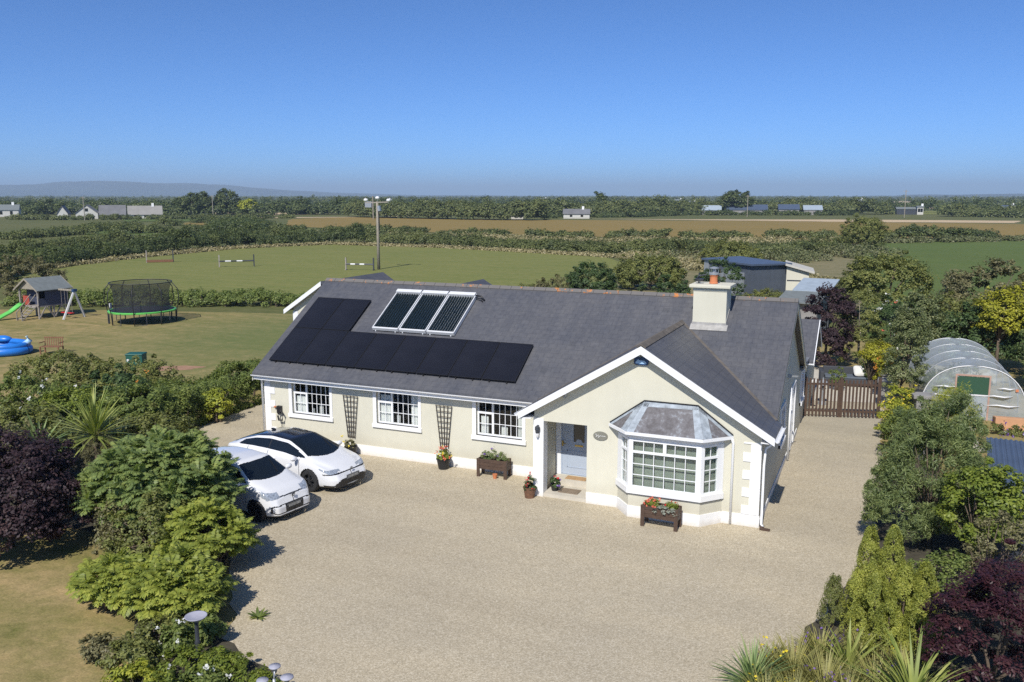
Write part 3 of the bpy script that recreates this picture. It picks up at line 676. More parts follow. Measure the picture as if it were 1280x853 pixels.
# porch: steps, door
mb = MB(); mb.box(XP0 + .002, XP1 - .002, .004, .9, 0, .12); st = mb.build('porch_step', M['path'], H)
MB().box(XP0 - .11, XP1 - .002, .9, YD - .002, 0, .29).build('porch_step', M['path'], H)
dx0, dx1 = -6.17, -4.85
fr = MB(); fr.box(XP0 - .11, dx0 + .14, YD - .02, YD + .03, .30, 2.27); fr.box(dx1 - .04, XP1 - .002, YD - .02, YD + .03, .3, 2.27); fr.box(dx0 + .14, dx1 - .04, YD - .02, YD + .03, 2.2, 2.27)
dr = fr.build('front_door', M['white'], H)
a0, a1 = dx0 + .14, dx1 - .04
lf = MB(); lf.box(a0, a1, YD + .0, YD + .04, .30, 2.2)
for (u0, u1, v0, v1) in ((a0 + .03, a0 + .05, .33, 2.17), (a1 - .05, a1 - .03, .33, 2.17), (a0 + .03, a1 - .03, .33, .35), (a0 + .2, a1 - .2, .55, .57), (a0 + .2, a1 - .2, 1.05, 1.07), (a0 + .2, a0 + .22, .55, 1.07), (a1 - .22, a1 - .2, .55, 1.07)):
    lf.box(u0, u1, YD - .012, YD, v0, v1)
lf.build('door_leaf', pm('pale_grey_door', (.40, .46, .55), .4, .02), dr)
cxd = (a0 + a1) / 2
g = MB(); arch = [(cxd - .17, 2.1), (cxd - .17, 1.36)] + [(cxd + .10 * -math.cos(k * math.pi / 8), 1.36 + .09 * math.sin(k * math.pi / 8)) for k in range(9)] + [(cxd + .17, 1.36), (cxd + .17, 2.1)]
g.prism([(x, YD - .014, z) for x, z in arch], (0, .012, 0)); g.build('door_glass', M['blackglass'], dr)
MB().box(cxd - .13, cxd + .13, YD - .022, YD - .002, 1.22, 1.27).build('letterbox', M['brass'], dr)
MB().tube([(a0 + .06, YD - .05, 1.28), (a0 + .16, YD - .05, 1.28)], .012, 6).box(a0 + .04, a0 + .08, YD - .05, YD, 1.2, 1.36).build('handle', M['brass'], dr)
# wall lamp, sensor, alarm box, name plaque
lm = MB(); lm.lathe([(.02, 2.15), (.07, 2.11), (.075, 2.02), (.06, 2.0), (.06, 1.95), (.05, 1.92)], (-6.24, -.09, 0), 14); lm.box(-6.27, -6.21, -.05, -.02, 1.95, 2.15); lm = lm.build('wall_lamp', M['darkmetal'], H, smooth='auto')
MB().lathe([(.05, 1.92), (.055, 1.86), (.03, 1.80)], (-6.24, -.09, 0), 14).build('lamp_glass', M['insul'], lm, smooth='auto')
MB().box(-5.47, -5.40, -.12, -.0, 3.04, 3.10).bar((-5.43, -.05, 3.08), (-5.38, -.13, 3.18), .05).build('security_light', M['steel'], H)
mb = MB(); mb.prism([(-3.42, -.07, 4.14), (-3.08, -.07, 4.14), (-3.05, -.07, 4.19), (-3.05, -.07, 4.32), (-3.08, -.07, 4.36), (-3.42, -.07, 4.36), (-3.45, -.07, 4.32), (-3.45, -.07, 4.19)], (0, .069, 0))
al = mb.build('alarm_box', pm('blue_alarm_case', (.02, .06, .16), .35, .05), H, bevel=.01)
MB().prism([(-3.40, -.078, 4.18), (-3.10, -.078, 4.18), (-3.10, -.078, 4.22), (-3.16, -.078, 4.27), (-3.28, -.078, 4.27), (-3.33, -.078, 4.30), (-3.40, -.078, 4.22)], (0, .006, 0)).build('alarm_emblem', pm('pale_blue_print', (.35, .55, .80), .4, .05), al)
pl = MB(); n = 28; pl.prism([(-4.37 + .21 * math.cos(2 * math.pi * k / n), -.03, 2.03 + .125 * math.sin(2 * math.pi * k / n)) for k in range(n)], (0, .03, 0))
pl = pl.build('name_plaque', pm('grey_slate_plaque', (.20, .195, .16), .6, .1), H)
# flowing painted script on the plaque: unreadable strokes in the photograph, so strokes here
sc1 = [(-.15, .03), (-.12, .05), (-.10, .0), (-.13, -.04), (-.08, .0), (-.05, .035), (-.04, -.01), (-.06, -.06), (-.02, -.01), (.02, .02), (.03, -.02), (.06, .015), (.08, -.015), (.11, .01), (.15, -.01)]
MB().tube([(-4.37 + a, -.036, 2.03 + b) for a, b in sc1], .009, 5).build('plaque_script', M['cloth'], pl)
MB().box(-16.68, -16.50, YM - .10, YM, 1.12, 1.38).tube([(-16.6, YM - .13, 1.1), (-16.48, YM - .14, 1.25), (-16.38, YM - .14, 1.1), (-16.43, YM - .14, .9), (-16.58, YM - .13, .88), (-16.62, YM - .13, 1.05)], .03, 8).tube([(-16.45, YM - .12, .95), (-16.5, YM - .09, .4), (-16.46, YM - .1, .05)], .014, 6).build('car_charger', M['black'], H)
MB().lathe([(.03, 0), (.05, .03), (.03, .06)], (-16.78, YM - .06, 1.3), 8).build('outdoor_tap', M['terracotta'], H)

# bay window on the gable
BX = [(-3.85, 0.0), (-3.39, -.55), (-1.45, -.55), (-.97, 0.0)]
b = MB(); b2 = MB()
for (xa_, ya_), (xb_, yb_) in zip(BX, BX[1:]):
    b.poly([(xa_, ya_, 0), (xb_, yb_, 0), (xb_, yb_, .75), (xa_, ya_, .75)])
    b2.poly([(xa_, ya_, 2.2), (xb_, yb_, 2.2), (xb_, yb_, 2.45), (xa_, ya_, 2.45)])
bay = b.build('bay_window', M['render'], H); b2.build('bay_head', M['white_paint'], bay)
def offset_poly(pts, d):   # push the bay outline outwards
    P = [Vector((x, y, 0)) for x, y in pts]; out = []
    for i, p in enumerate(P):
        ns = []
        for j in (i - 1, i):
            if 0 <= j < len(P) - 1:
                e = (P[j + 1] - P[j]).normalized(); ns.append(Vector((e.y, -e.x, 0)))
        n = sum(ns, Vector()).normalized(); k = d / max(.3, n.dot(ns[0])); q_ = p + n * k
        out.append((q_.x, min(q_.y, 0.0) if i in (0, 3) else q_.y))
    return out
def band(z0, z1, d, mat, name, thick=.06):
    o = offset_poly(BX, d); mb = MB()
    for (a, c), (a2, c2), (i1, j1), (i2, j2) in zip(o, o[1:], BX, BX[1:]):
        mb.add([(a, c, z0), (a2, c2, z0), (i2, j2, z0), (i1, j1, z0), (a, c, z1), (a2, c2, z1), (i2, j2, z1), (i1, j1, z1)], [(0, 3, 2, 1), (4, 5, 6, 7), (0, 1, 5, 4), (2, 3, 7, 6), (1, 2, 6, 5), (3, 0, 4, 7)])
    return mb.build(name, mat, bay)
band(0.0, .33, .03, M['white_paint'], 'plinth'); band(.70, .86, .07, M['white_paint'], 'sill')
band(.66, .70, .035, pm('sill_underside', (.3, .3, .28), .8, .1), 'sill_drip')
fm = MB(); gb = MB(); pn = MB()
def bay_face(a, c, cols, left, right):
    A, C = Vector((a[0], a[1], 0)), Vector((c[0], c[1], 0)); d = (C - A); L = d.length; d.normalize(); n = Vector((d.y, -d.x, 0))
    def bb(mb, u0, u1, z0, z1, o0, o1):
        mb.add([A + d * u + n * o + Vector((0, 0, z)) for u in (u0, u1) for o in (o0, o1) for z in (z0, z1)], [(0, 1, 3, 2), (4, 6, 7, 5), (0, 4, 5, 1), (2, 3, 7, 6), (0, 2, 6, 4), (1, 5, 7, 3)])
    zt = 1.86; z0, z1 = .86, 2.2
    bb(fm, 0, left, z0, z1, -.06, .02); bb(fm, L - right, L, z0, z1, -.06, .02)
    bb(fm, left, L - right, z0, z0 + .05, -.05, .01); bb(fm, left, L - right, z1 - .05, z1, -.05, .01); bb(fm, left, L - right, zt - .03, zt + .03, -.05, .015)
    if cols == 6:
        bb(fm, L / 2 - .045, L / 2 + .045, zt + .03, z1 - .05, -.05, .012)
    W = L - left - right
    for k in range(1, cols):
        u = left + W * k / cols
        bb(gb, u - .009, u + .009, z0 + .05, zt - .03, -.035, -.012)
        if not (cols == 6 and k == 3): bb(gb, u - .009, u + .009, zt + .03, z1 - .05, -.035, -.012)
    for k in (1, 2):
        z = z0 + .05 + (zt - .08 - z0) * k / 3; bb(gb, left, L - right, z - .009, z + .009, -.037, -.010)
    bb(pn, left - .01, L - right + .01, z0 + .02, z1 - .02, -.028, -.022)
bay_face(BX[0], BX[1], 2, .26, .10); bay_face(BX[1], BX[2], 6, .11, .13); bay_face(BX[2], BX[3], 2, .10, .20)
fm.build('frame', M['white'], bay); gb.build('glazing_bar', M['white'], bay); pn.build('pane', M['glass'], bay)
bl = MB(); z = .92
o_ = offset_poly(BX, -.14)
for (a, c), (a2, c2) in zip(o_, o_[1:]):
    bl.poly([(a, c + .02, .6), (a2, c2 + .02, .6), (a2, c2 + .02, 2.2), (a, c + .02, 2.2)])
bl.build('roman_blind', pm('sage_blind', (.30, .33, .28), .9, .12, 4), bay)
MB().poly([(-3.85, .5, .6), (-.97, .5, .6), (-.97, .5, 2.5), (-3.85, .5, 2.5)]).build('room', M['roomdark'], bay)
er = offset_poly(BX, .13); er[0] = (-4.10, -.02); er[3] = (-.74, -.02)
z0 = 2.44; zt = 3.14; tl, tr = (-3.14, -.005, zt), (-1.68, -.005, zt)
q = MB(); E_ = [(x, y, z0) for x, y in er]
slab(q, [E_[1], E_[2], tr, tl], .05); slab(q, [E_[0], E_[1], tl], .05); slab(q, [E_[2], E_[3], tr], .05)
q.build('bay_roof', M['lead'], bay)
hp = MB(); paleL = pm('pale_lead_hip', (.30, .34, .38), .5, .35, 6)
def roofband(a, c, inner, w_):   # strip of lead lying on the plane a, c, inner
    a, c, i_ = Vector(a), Vector(c), Vector(inner); e = (c - a).normalized(); n = e.cross(i_ - a).normalized()
    if n.z < 0: n = -n
    s = (i_ - a) - e * e.dot(i_ - a); s.normalize(); up = n * .006
    hp.add([a + up, c + up, c + s * w_ + up, a + s * w_ * 1.3 + up], [(0, 1, 2, 3)])
roofband(E_[1], tl, E_[2], .16); roofband(E_[2], tr, E_[1], .16); roofband(tl, tr, E_[1], .13)
roofband(E_[1], tl, E_[0], .20); roofband(E_[2], tr, E_[3], .20); roofband(E_[0], tl, E_[1], .10); roofband(E_[3], tr, E_[2], .10)
hp.build('lead_flashing', paleL, bay)
q = MB()
for a, c in ((E_[0], tl), (tl, tr), (tr, E_[3])):
    q.bar(Vector(a) + Vector((0, -.015, .02)), Vector(c) + Vector((0, -.015, .02)), .03, .03)
q.build('flashing', M['black'], bay)
q = MB()
for a, c in zip(E_, E_[1:]):
    q.bar(Vector(a) + Vector((0, -.02, -.045)), Vector(c) + Vector((0, -.02, -.045)), .07, .075)
q.build('gutter', M['white'], bay)
q = MB(); q.add([(x, y + .03, z0 - .11) for x, y in er] + [(x, y, z0 - .11) for x, y in BX[::-1]], [tuple(range(8))]); 
for a, c in zip(er, er[1:]): q.prism([(a[0], a[1] + .01, z0 - .09), (c[0], c[1] + .01, z0 - .09), (c[0], c[1] + .01, z0 - .11), (a[0], a[1] + .01, z0 - .11)], (0, .015, 0))
q.build('soffit', M['white'], bay)
MB().bar((.06, -.12, .04), (.32, -.14, .03), .10, .05).box(.05, .15, -.05, .08, 0, .07).build('drain_cover', M['brown_wood'], H)

# ------------------------------------------------------------------ cars
def make_car(name, label, loc, rz, L, W, table, spec):
    root = thing(name, label, 'car', loc, rz)
    xs_t = np.array([r[0] for r in table]); cols = [np.array([r[k] for r in table]) for k in range(1, 6)]
    # table columns: x, top height, belt height, bottom height, half width factor, roof half width factor
    nx = 230
    core = np.linspace(-L / 2, L / 2, nx)
    kx = 9
    st = [(-L / 2 - .012, s) for s in np.linspace(0.02, .9, kx)] + [(x, 1.0) for x in core] + [(L / 2 + .012, s) for s in np.linspace(.9, .02, kx)]
    def smooth_interp(x, c):
        return sum(np.interp(x + d, xs_t, c) * w_ for d, w_ in ((-.08, .15), (-.04, .2), (0, .3), (.04, .2), (.08, .15)))
    rings = []
    def chaikin(P, it=3):
        for _ in range(it):
            Q = [P[0]]
            for a, b in zip(P, P[1:]): Q += [a * .75 + b * .25, a * .25 + b * .75]
            Q.append(P[-1]); P = Q
        return P
    for x, cap in st:
        zt, zb, z0, wf, rf = [float(smooth_interp(x, c)) for c in cols]
        zb = min(zb, zt - .02)
        w_ = W * wf; wr = min(w_ * .96, W * rf)
        zm = z0 + (zb - z0) * .5
        P = [(w_ * .88, z0, 0.), (w_ * .97, z0 + .07, 1.), (w_, zm, 2.), (w_ * .985, zb - .07, 3.), (w_ * .955, zb, 4.), (wr, max(zb + .01, zt - .06), 5.), (wr * .80, zt - .012, 5.6), (wr * .4, zt, 6.3), (0, zt + .004, 7.)]
        P = chaikin([np.array(p) for p in P])
        # nose leans back with height
        ring = []
        for y_, z_, c_ in P:
            e = (abs(x) - (L / 2 - .5)) / .5
            lean = (spec['lean_f'] if x > 0 else spec['lean_r']) * max(0, e) ** 2 * max(0, z_ - .42)
            ring.append((x - math.copysign(lean, x), y_ * cap, z_, c_))
        rings.append(ring)
    m = len(rings[0]); out = {}
    V = []; idx = {}
    parts = {k: ([], {}) for k in spec['parts']}
    meshes = {k: MB() for k in spec['parts']}
    maps = {k: {} for k in spec['parts']}
    def vert(part, i, j, sgn):
        key = (i, j, sgn if j < m - 1 else 1); mp = maps[part]
        if key not in mp:
            x, y_, z_, _ = rings[i][j]
            if part not in ('body', 'roof_panel'): k_ = .004
            else: k_ = 0
            mp[key] = len(meshes[part].v); meshes[part].v.append((x, y_ * key[2] , z_ + k_))
        return mp[key]
    for i in range(len(rings) - 1):
        for j in range(m - 1):
            a = rings[i][j]; b = rings[i + 1][j + 1]
            x, y_, z_, c_ = [(a[k] + b[k]) / 2 for k in range(4)]
            for sgn in (1, -1):
                p = spec['cls'](x, y_ * sgn, z_, c_)
                if p is None: continue
                f = [vert(p, i, j, sgn), vert(p, i + 1, j, sgn), vert(p, i + 1, j + 1, sgn), vert(p, i, j + 1, sgn)]
                meshes[p].f.append(tuple(f if sgn > 0 else f[::-1]))
    body = None
    for k, mt in spec['parts'].items():
        if meshes[k].f:
            if k in ('headlight', 'side_window', 'fog_lamp'):       # one object for each side
                for sgn in (1, -1):
                    sub = MB(); remap = {}
                    for f in meshes[k].f:
                        if sum(meshes[k].v[q][1] for q in f) * sgn <= 0: continue
                        g = []
                        for q in f:
                            if q not in remap: remap[q] = len(sub.v); sub.v.append(meshes[k].v[q])
                            g.append(remap[q])
                        sub.f.append(tuple(g))
                    if sub.f: sub.build(k, mt, root, smooth=True)
            else:
                meshes[k].build(k, mt, root, smooth=True)
    # floor pan and wheel housings close the underside
    z0 = spec['z0']
    fl = MB(); fl.box(-L / 2 + .25, L / 2 - .3, -W * .8, W * .8, z0 + .02, z0 + .3); fl.build('underbody', M['black'], root)
    r = spec['wr']
    for xw in spec['wx']:
        for sgn in (1, -1):
            y0 = sgn * (W - .10)
            prof = [(r * .62, -.10), (r * .93, -.105), (r, -.07), (r, .07), (r * .93, .105), (r * .62, .10), (r * .60, .0), (r * .62, -.10)]
            tyre = MB().lathe(prof, (xw, y0, r), 32, axis='Y', caps=False).build('wheel', M['rubber'], root, smooth='auto')
            rm = MB(); rm.lathe([(r * .66, -.06), (r * .66, .085), (r * .60, .095), (r * .57, .07), (r * .57, -.05)], (xw, y0, r), 32, axis='Y', caps=False)
            s_ = sgn
            for k in range(spec['spokes']):
                a = 2 * math.pi * k / spec['spokes'] + .3
                for da in (-.13, .13):
                    rm.bar((xw + .05 * math.cos(a), y0 + s_ * .07, r + .05 * math.sin(a)), (xw + r * .6 * math.cos(a + da), y0 + s_ * .085, r + r * .6 * math.sin(a + da)), .028, .022)
            rm.lathe([(.05, -.02), (.05, .085), (.03, .095)], (xw, y0 if s_ > 0 else y0 - .075, r), 12, axis='Y')
            rm.build('rim', M['rimlight' if spec.get('light_rim') else 'rim'], tyre, smooth='auto')
            MB().lathe([(r * .56, -.03), (r * .56, -.02)], (xw, y0 - (.0 if s_ > 0 else -.05), r), 24, axis='Y').build('brake_disc', M['darkmetal'], tyre)
    for sgn in (1, -1):
        mm = MB(); xm, zm = spec['mirror']
        mm.add(*ellipsoid((xm, sgn * (W + .10), zm), (.07, .12, .075))); mm.bar((xm, sgn * (W - .08), zm - .05), (xm, sgn * (W + .05), zm - .04), .05, .03)
        mm.build('wing_mirror', spec['mirror_mat'], root, smooth=True)
    for sgn in (1, -1):
        for xh in spec['handles']:
            MB().box(xh, xh + .18, sgn * (W - .012), sgn * (W + .018), spec['hz'], spec['hz'] + .025).build('door_handle', M['car_white'], root)
    pm_, (px_, pz_) = MB(), spec['plate']
    pm_.box(px_ - .01, px_ + .012, -.27, .27, pz_, pz_ + .12); pl = pm_.build('number_plate', M['plate'], root)
    ch = MB()     # blurred, unreadable characters: dark upright blocks
    for k, wd in enumerate((.035, .045, .04, .02, .045, .03, .045, .045)):
        y_ = .19 - k * .055; ch.box(px_ + .012, px_ + .016, y_ - wd / 2, y_ + wd / 2, pz_ + .025, pz_ + .095)
    ch.build('plate_characters', M['steel'], pl)
    # interior hint seen through nothing: seats not visible behind the dark glass
    spec['extra'](root)
    return root
def ellipsoid(c, r, n=12, m=8):
    vs = []; fs = []
    for j in range(m + 1):
        th = math.pi * j / m
        for i in range(n):
            ph = 2 * math.pi * i / n
            vs.append((c[0] + r[0] * math.sin(th) * math.cos(ph), c[1] + r[1] * math.sin(th) * math.sin(ph), c[2] + r[2] * math.cos(th)))
    for j in range(m):
        for i in range(n): fs.append((j * n + i, j * n + (i + 1) % n, (j + 1) * n + (i + 1) % n, (j + 1) * n + i))
    return vs, fs
def inpoly(x, z, P):
    c = False; n = len(P)
    for i in range(n):
        x1, z1 = P[i]; x2, z2 = P[(i + 1) % n]
        if (z1 > z) != (z2 > z) and x < (x2 - x1) * (z - z1) / (z2 - z1) + x1: c = not c
    return c
M['seam'] = pm('panel_gap', (.10, .10, .11), .6, .1)
# --- the larger saloon-like hatchback
A_front, A_rear, A_r = 1.39, -1.36, .335
def clsA(x, y, z, c):
    ay = abs(y)
    for xw in (A_front, A_rear):
        if ay > .62 and (x - xw) ** 2 + (z - .335) ** 2 < .375 ** 2: return None
    if c > 5.22 and .42 - .1 * (ay / .7) ** 2 < x < 1.46 - .30 * (ay / .75) ** 2: return 'windscreen'
    if c > 5.22 and -2.05 < x <= .44: return 'roof_panel'
    if 4.18 < c < 4.93 and inpoly(x, z, [(1.20, .965), (.52, 1.24), (-.1, 1.375), (-.9, 1.33), (-1.45, 1.15), (-1.62, 1.04), (-.6, .985)]): return 'side_window' if not (-.36 < x < -.31 or -.1 > x + 0 > -.0) else 'window_pillar'
    if x > 1.75:
        # slim wrap-round headlight
        if z > .60 + (.03 if ay < .5 else 0) and inpoly(x, z, [(2.26, .645), (2.30, .60), (2.1, .60), (1.78, .725), (1.74, .775), (1.98, .705)]) and ay > .36: return 'headlight'
        if x > 1.9 and .575 < z < .605 + .0 and ay < .86: return 'trim'
        if x > 2.0 and inpoly(ay, z, [(0, .20), (.58, .20), (.70, .25), (.62, .34), (.48, .42), (0, .44)]): return 'grille'
        if x > 1.9 and .23 < z < .27 and .62 < ay < .84: return 'grille'
    if z < .225: return 'sill'
    if x < -2.2 and .78 < z < .84: return 'tail_lamp'
    if c < 4.1 and .32 < z and (abs(x - .99) < .011 or abs(x + .33) < .011 or (abs(x + 1.16) < .011 and z > .72)): return 'shut_line'
    if x > 1.3 and c > 5.0 and abs(ay - (.80 - .16 * max(0, x - 1.5))) < .012 and ay > .5: return 'shut_line'
    return 'body'
tabA = [(-2.31, .92, .90, .36, .80, .70), (-2.22, .99, .96, .28, .92, .74), (-2.0, 1.04, .99, .24, .97, .72), (-1.6, 1.19, 1.0, .20, 1.0, .68), (-1.0, 1.36, .98, .18, 1.0, .66), (-.4, 1.43, .955, .18, .995, .645),
        (.35, 1.39, .935, .18, .99, .65), (.88, 1.20, .915, .18, .985, .74), (1.32, 1.005, .885, .18, .99, .86), (1.46, .95, .86, .18, 1.0, .84), (1.75, .87, .80, .18, .99, .78), (2.0, .775, .715, .18, .93, .66), (2.15, .70, .655, .18, .86, .55), (2.25, .645, .61, .18, .77, .45), (2.31, .60, .57, .19, .62, .36)]
def extraA(root):
    MB().tube([(2.285, .50, .225), (2.305, 0, .215), (2.285, -.50, .225)], .018, 6).build('lip_trim', M['steel'], root)
    MB().add(*ellipsoid((2.268, 0, .665), (.015, .06, .035))).build('emblem', M['steel'], root)
    MB().bar((.75, .42, 1.265), (1.25, .30, 1.045), .012, .008).build('wiper', M['black'], root)
    MB().add(*ellipsoid((-.9, 0, 1.40), (.11, .03, .035))).build('aerial_fin', M['car_black'], root)
specA = dict(cls=clsA, parts={'body': M['car_white'], 'windscreen': M['blackglass'], 'roof_panel': M['car_black'], 'side_window': M['blackglass'], 'window_pillar': M['black'], 'headlight': M['lampglass'], 'trim': M['black'], 'grille': M['black'], 'sill': M['black'], 'shut_line': M['seam'], 'tail_lamp': M['red']},
             lean_f=.55, lean_r=.3, z0=.18, wr=.335, wx=(A_front, A_rear), spokes=5, mirror=(.92, .97), mirror_mat=M['car_white'], handles=(-.15, -1.05), hz=.80, plate=(2.325, .385), extra=extraA)
make_car('parked_car', 'sleek white hatchback with black roof, parked nearest the bungalow wall', (-13.84, -1.32, .012), R(-7.5), 4.6, .89, tabA, specA)
# --- the small city car
def clsB(x, y, z, c):
    ay = abs(y)
    for xw in (1.17, -1.21):
        if ay > .56 and (x - xw) ** 2 + (z - .30) ** 2 < .335 ** 2: return None
    if c > 5.15 and .36 - .10 * (ay / .7) ** 2 < x < 1.02 - .22 * (ay / .7) ** 2: return 'windscreen'
    if 4.2 < c < 4.97 and inpoly(x, z, [(.80, 1.0), (.32, 1.30), (-.3, 1.39), (-1.2, 1.34), (-1.38, 1.12), (-.6, 1.03)]): return 'side_window' if not -.32 < x < -.22 else 'window_pillar'
    if x < -1.6 and z > 1.0 and ay < .58 and z < 1.36: return 'rear_window'
    if x > 1.3:
        if inpoly(x, z, [(1.74, .66), (1.66, .76), (1.34, .86), (1.36, .74), (1.55, .64)]) and ay > .40: return 'headlight'
        if x > 1.6 and .665 < z < .69 and ay <= .45: return 'trim'
        if x > 1.5 and inpoly(ay, z, [(0, .25), (.60, .25), (.70, .30), (.70, .45), (.66, .48), (0, .50)]) and not inpoly(ay, z, [(.30, .28), (.60, .28), (.67, .32), (.67, .44), (.64, .455), (.30, .475)]): return 'grille'
    if x < -1.7 and .80 < z < 1.0 and ay > .45: return 'tail_lamp'
    if z < .215: return 'sill'
    if c < 4.1 and .30 < z and (abs(x - .80) < .010 or abs(x + .27) < .010): return 'shut_line'
    return 'body'
tabB = [(-1.80, 1.05, .90, .28, .80, .60), (-1.74, 1.26, .96, .24, .90, .66), (-1.6, 1.40, 1.0, .20, .96, .68), (-1.0, 1.475, 1.02, .17, 1.0, .70), (-.3, 1.49, 1.01, .17, 1.0, .70), (.25, 1.45, .985, .17, 1.0, .71), (.62, 1.23, .96, .17, 1.0, .80),
        (.95, 1.03, .94, .17, 1.0, .90), (1.15, .97, .90, .17, .99, .86), (1.45, .88, .83, .17, .96, .80), (1.65, .79, .75, .17, .87, .70), (1.75, .71, .68, .18, .78, .60), (1.80, .64, .61, .19, .66, .50)]
def extraB(root):
    MB().add(*ellipsoid((1.775, 0, .675), (.02, .062, .062))).build('emblem', M['darkmetal'], root)
    MB().tube([(1.772, -.045, .69), (1.80, -.02, .65), (1.80, 0, .68), (1.80, .02, .65), (1.772, .045, .69)], .008, 5).build('emblem_letter', M['steel'], root)
    MB().bar((.45, .40, 1.345), (.9, .28, 1.08), .012, .008).build('wiper', M['black'], root)
specB = dict(cls=clsB, parts={'body': M['car_white'], 'windscreen': M['blackglass'], 'side_window': M['blackglass'], 'window_pillar': M['black'], 'rear_window': M['blackglass'], 'headlight': M['lampglass'], 'trim': M['darkmetal'], 'grille': M['black'], 'sill': M['black'], 'shut_line': M['seam'], 'tail_lamp': M['red']},
             lean_f=.40, lean_r=.12, z0=.17, wr=.30, wx=(1.17, -1.21), spokes=6, mirror=(.66, 1.02), mirror_mat=M['car_white'], handles=(-.1, -.9), hz=.84, plate=(1.80, .345), extra=extraB)
make_car('parked_car', 'small white city car parked half behind the sumac bush', (-13.46, -3.97, .012), R(-8.5), 3.6, .82, tabB, specB)

# ------------------------------------------------------------------ leaf and plant tools
def np_mesh(name, V, F, mat, parent=None, smooth=False):
    """V (n,3) array, F (m,k) array of faces"""
    me = bpy.data.meshes.new(name); k = F.shape[1]
    me.vertices.add(len(V)); me.vertices.foreach_set('co', np.asarray(V, np.float32).ravel())
    me.loops.add(F.size); me.loops.foreach_set('vertex_index', F.astype(np.int32).ravel())
    me.polygons.add(len(F)); me.polygons.foreach_set('loop_start', (np.arange(len(F)) * k).astype(np.int32))
    try: me.polygons.foreach_set('loop_total', np.full(len(F), k, np.int32))
    except Exception: pass
    me.materials.append(mat); me.update(calc_edges=True)
    o = bpy.data.objects.new(name, me); COL.objects.link(o)
    if parent is not None: o.parent = parent
    return o
def unit(a): return a / np.maximum(1e-6, np.linalg.norm(a, axis=-1, keepdims=True))
def leaf_geo(P, Nn, L, W, rs, droop=0.0):
    """rhombic leaves: P centre, Nn normal, random direction in the leaf plane"""
    n = len(P); d = rs.randn(n, 3); d[:, 2] -= droop
    d = unit(d - Nn * (d * Nn).sum(1, keepdims=True)); b = np.cross(Nn, d)
    Ls = (L * rs.uniform(.7, 1.3, n))[:, None]; Ws = (W * rs.uniform(.7, 1.3, n))[:, None]
    V = np.empty((n, 4, 3)); V[:, 0] = P - d * Ls * .5; V[:, 1] = P + b * Ws * .5 - Nn * Ws * .12; V[:, 2] = P + d * Ls * .5 - Nn * Ls * .10; V[:, 3] = P - b * Ws * .5 - Nn * Ws * .12
    return V.reshape(-1, 3), np.arange(4 * n).reshape(n, 4)
def clumps(rs, blobs, K, rc, flat=.8, inner=.72):
    """clump centres spread over the skin of a set of ellipsoids"""
    C = []; B = np.array(blobs); vol = np.prod(B[:, 3:], 1) ** (2 / 3); pr = vol / vol.sum()
    while len(C) < K:
        b = B[rs.choice(len(B), p=pr)]; u = unit(rs.randn(3)); 
        if u[2] < -.55: continue
        p = b[:3] + b[3:] * u * rs.uniform(inner, 1.0)
        if any((((p - q[:3]) / q[3:]) ** 2).sum() < .35 for q in B): continue
        C.append((*p, *u, rc * rs.uniform(.6, 1.35)))
    return np.array(C)
def crown_leaves(rs, C, per, L, W, up=.5, out=.6, rnd=.7, flat=.75, droop=.2):
    k = len(C); n = k * per; ci = np.repeat(np.arange(k), per)
    u = unit(rs.randn(n, 3)); rad = C[ci, 6][:, None] * (rs.uniform(.25, 1, (n, 1)) ** .6)
    P = C[ci, :3] + u * rad * np.array([1, 1, flat])
    Nn = unit(u * out * .7 + C[ci, 3:6] * out * .6 + np.array([0, 0, up]) + rs.randn(n, 3) * rnd * .42)
    P[:, 2] = np.maximum(P[:, 2], .03)
    return leaf_geo(P, Nn, L, W, rs, droop)
def limbs(rs, mb, C, h0, r0, base=(0, 0, 0), n=7, lean=.15, stems=1):
    b = Vector(base); idx = rs.choice(len(C), min(n * stems, len(C)), replace=False)
    for s in range(stems):
        a0 = rs.uniform(0, 6.28); bb = b + Vector((math.cos(a0), math.sin(a0), 0)) * (.12 * (stems > 1))
        top = bb + Vector((rs.uniform(-lean, lean), rs.uniform(-lean, lean), h0))
        mb.tube([bb - Vector((0, 0, .05)), bb.lerp(top, .5) + Vector((rs.uniform(-.05, .05), rs.uniform(-.05, .05), 0)), top], [r0, r0 * .8, r0 * .65], 8)
        for i in idx[s::stems]:
            t_ = Vector(C[i, :3]); m_ = top.lerp(t_, .5) + Vector((0, 0, .12 * h0))
            mb.tube([top - Vector((0, 0, .08)), m_, t_], [r0 * .5, r0 * .3, r0 * .1], 6)
def plant(name, label, cat, loc, blobs, mat, L=.08, W=.05, K=60, rc=.28, per=90, seed=1, up=.5, rnd=.7, flat=.75, trunk=('trunk', .5, .05), stems=1, droop=.2, leafname='crown', inner=.72, group=None, extra=None, rz=0):
    rs = np.random.RandomState(seed); root = thing(name, label, cat, loc, rz, group)
    C = clumps(rs, blobs, K, rc, inner=inner)
    far_ = rs.rand(len(C)) < .16; C[far_, :3] += C[far_, 3:6] * rc * rs.uniform(.5, 1.3, (far_.sum(), 1)); C[far_, 6] *= .6; C[:, 2] = np.maximum(C[:, 2], .05); V, F = crown_leaves(rs, C, per, L, W, up=up, rnd=rnd, flat=flat, droop=droop)
    np_mesh(leafname, V, F, mat, root)
    mb = MB(); limbs(rs, mb, C, trunk[1], trunk[2], stems=stems); mb.build('trunk' if trunk[2] > .04 else 'stem', M[trunk[0]], root, smooth=True)
    if extra: extra(rs, root, C)
    return root
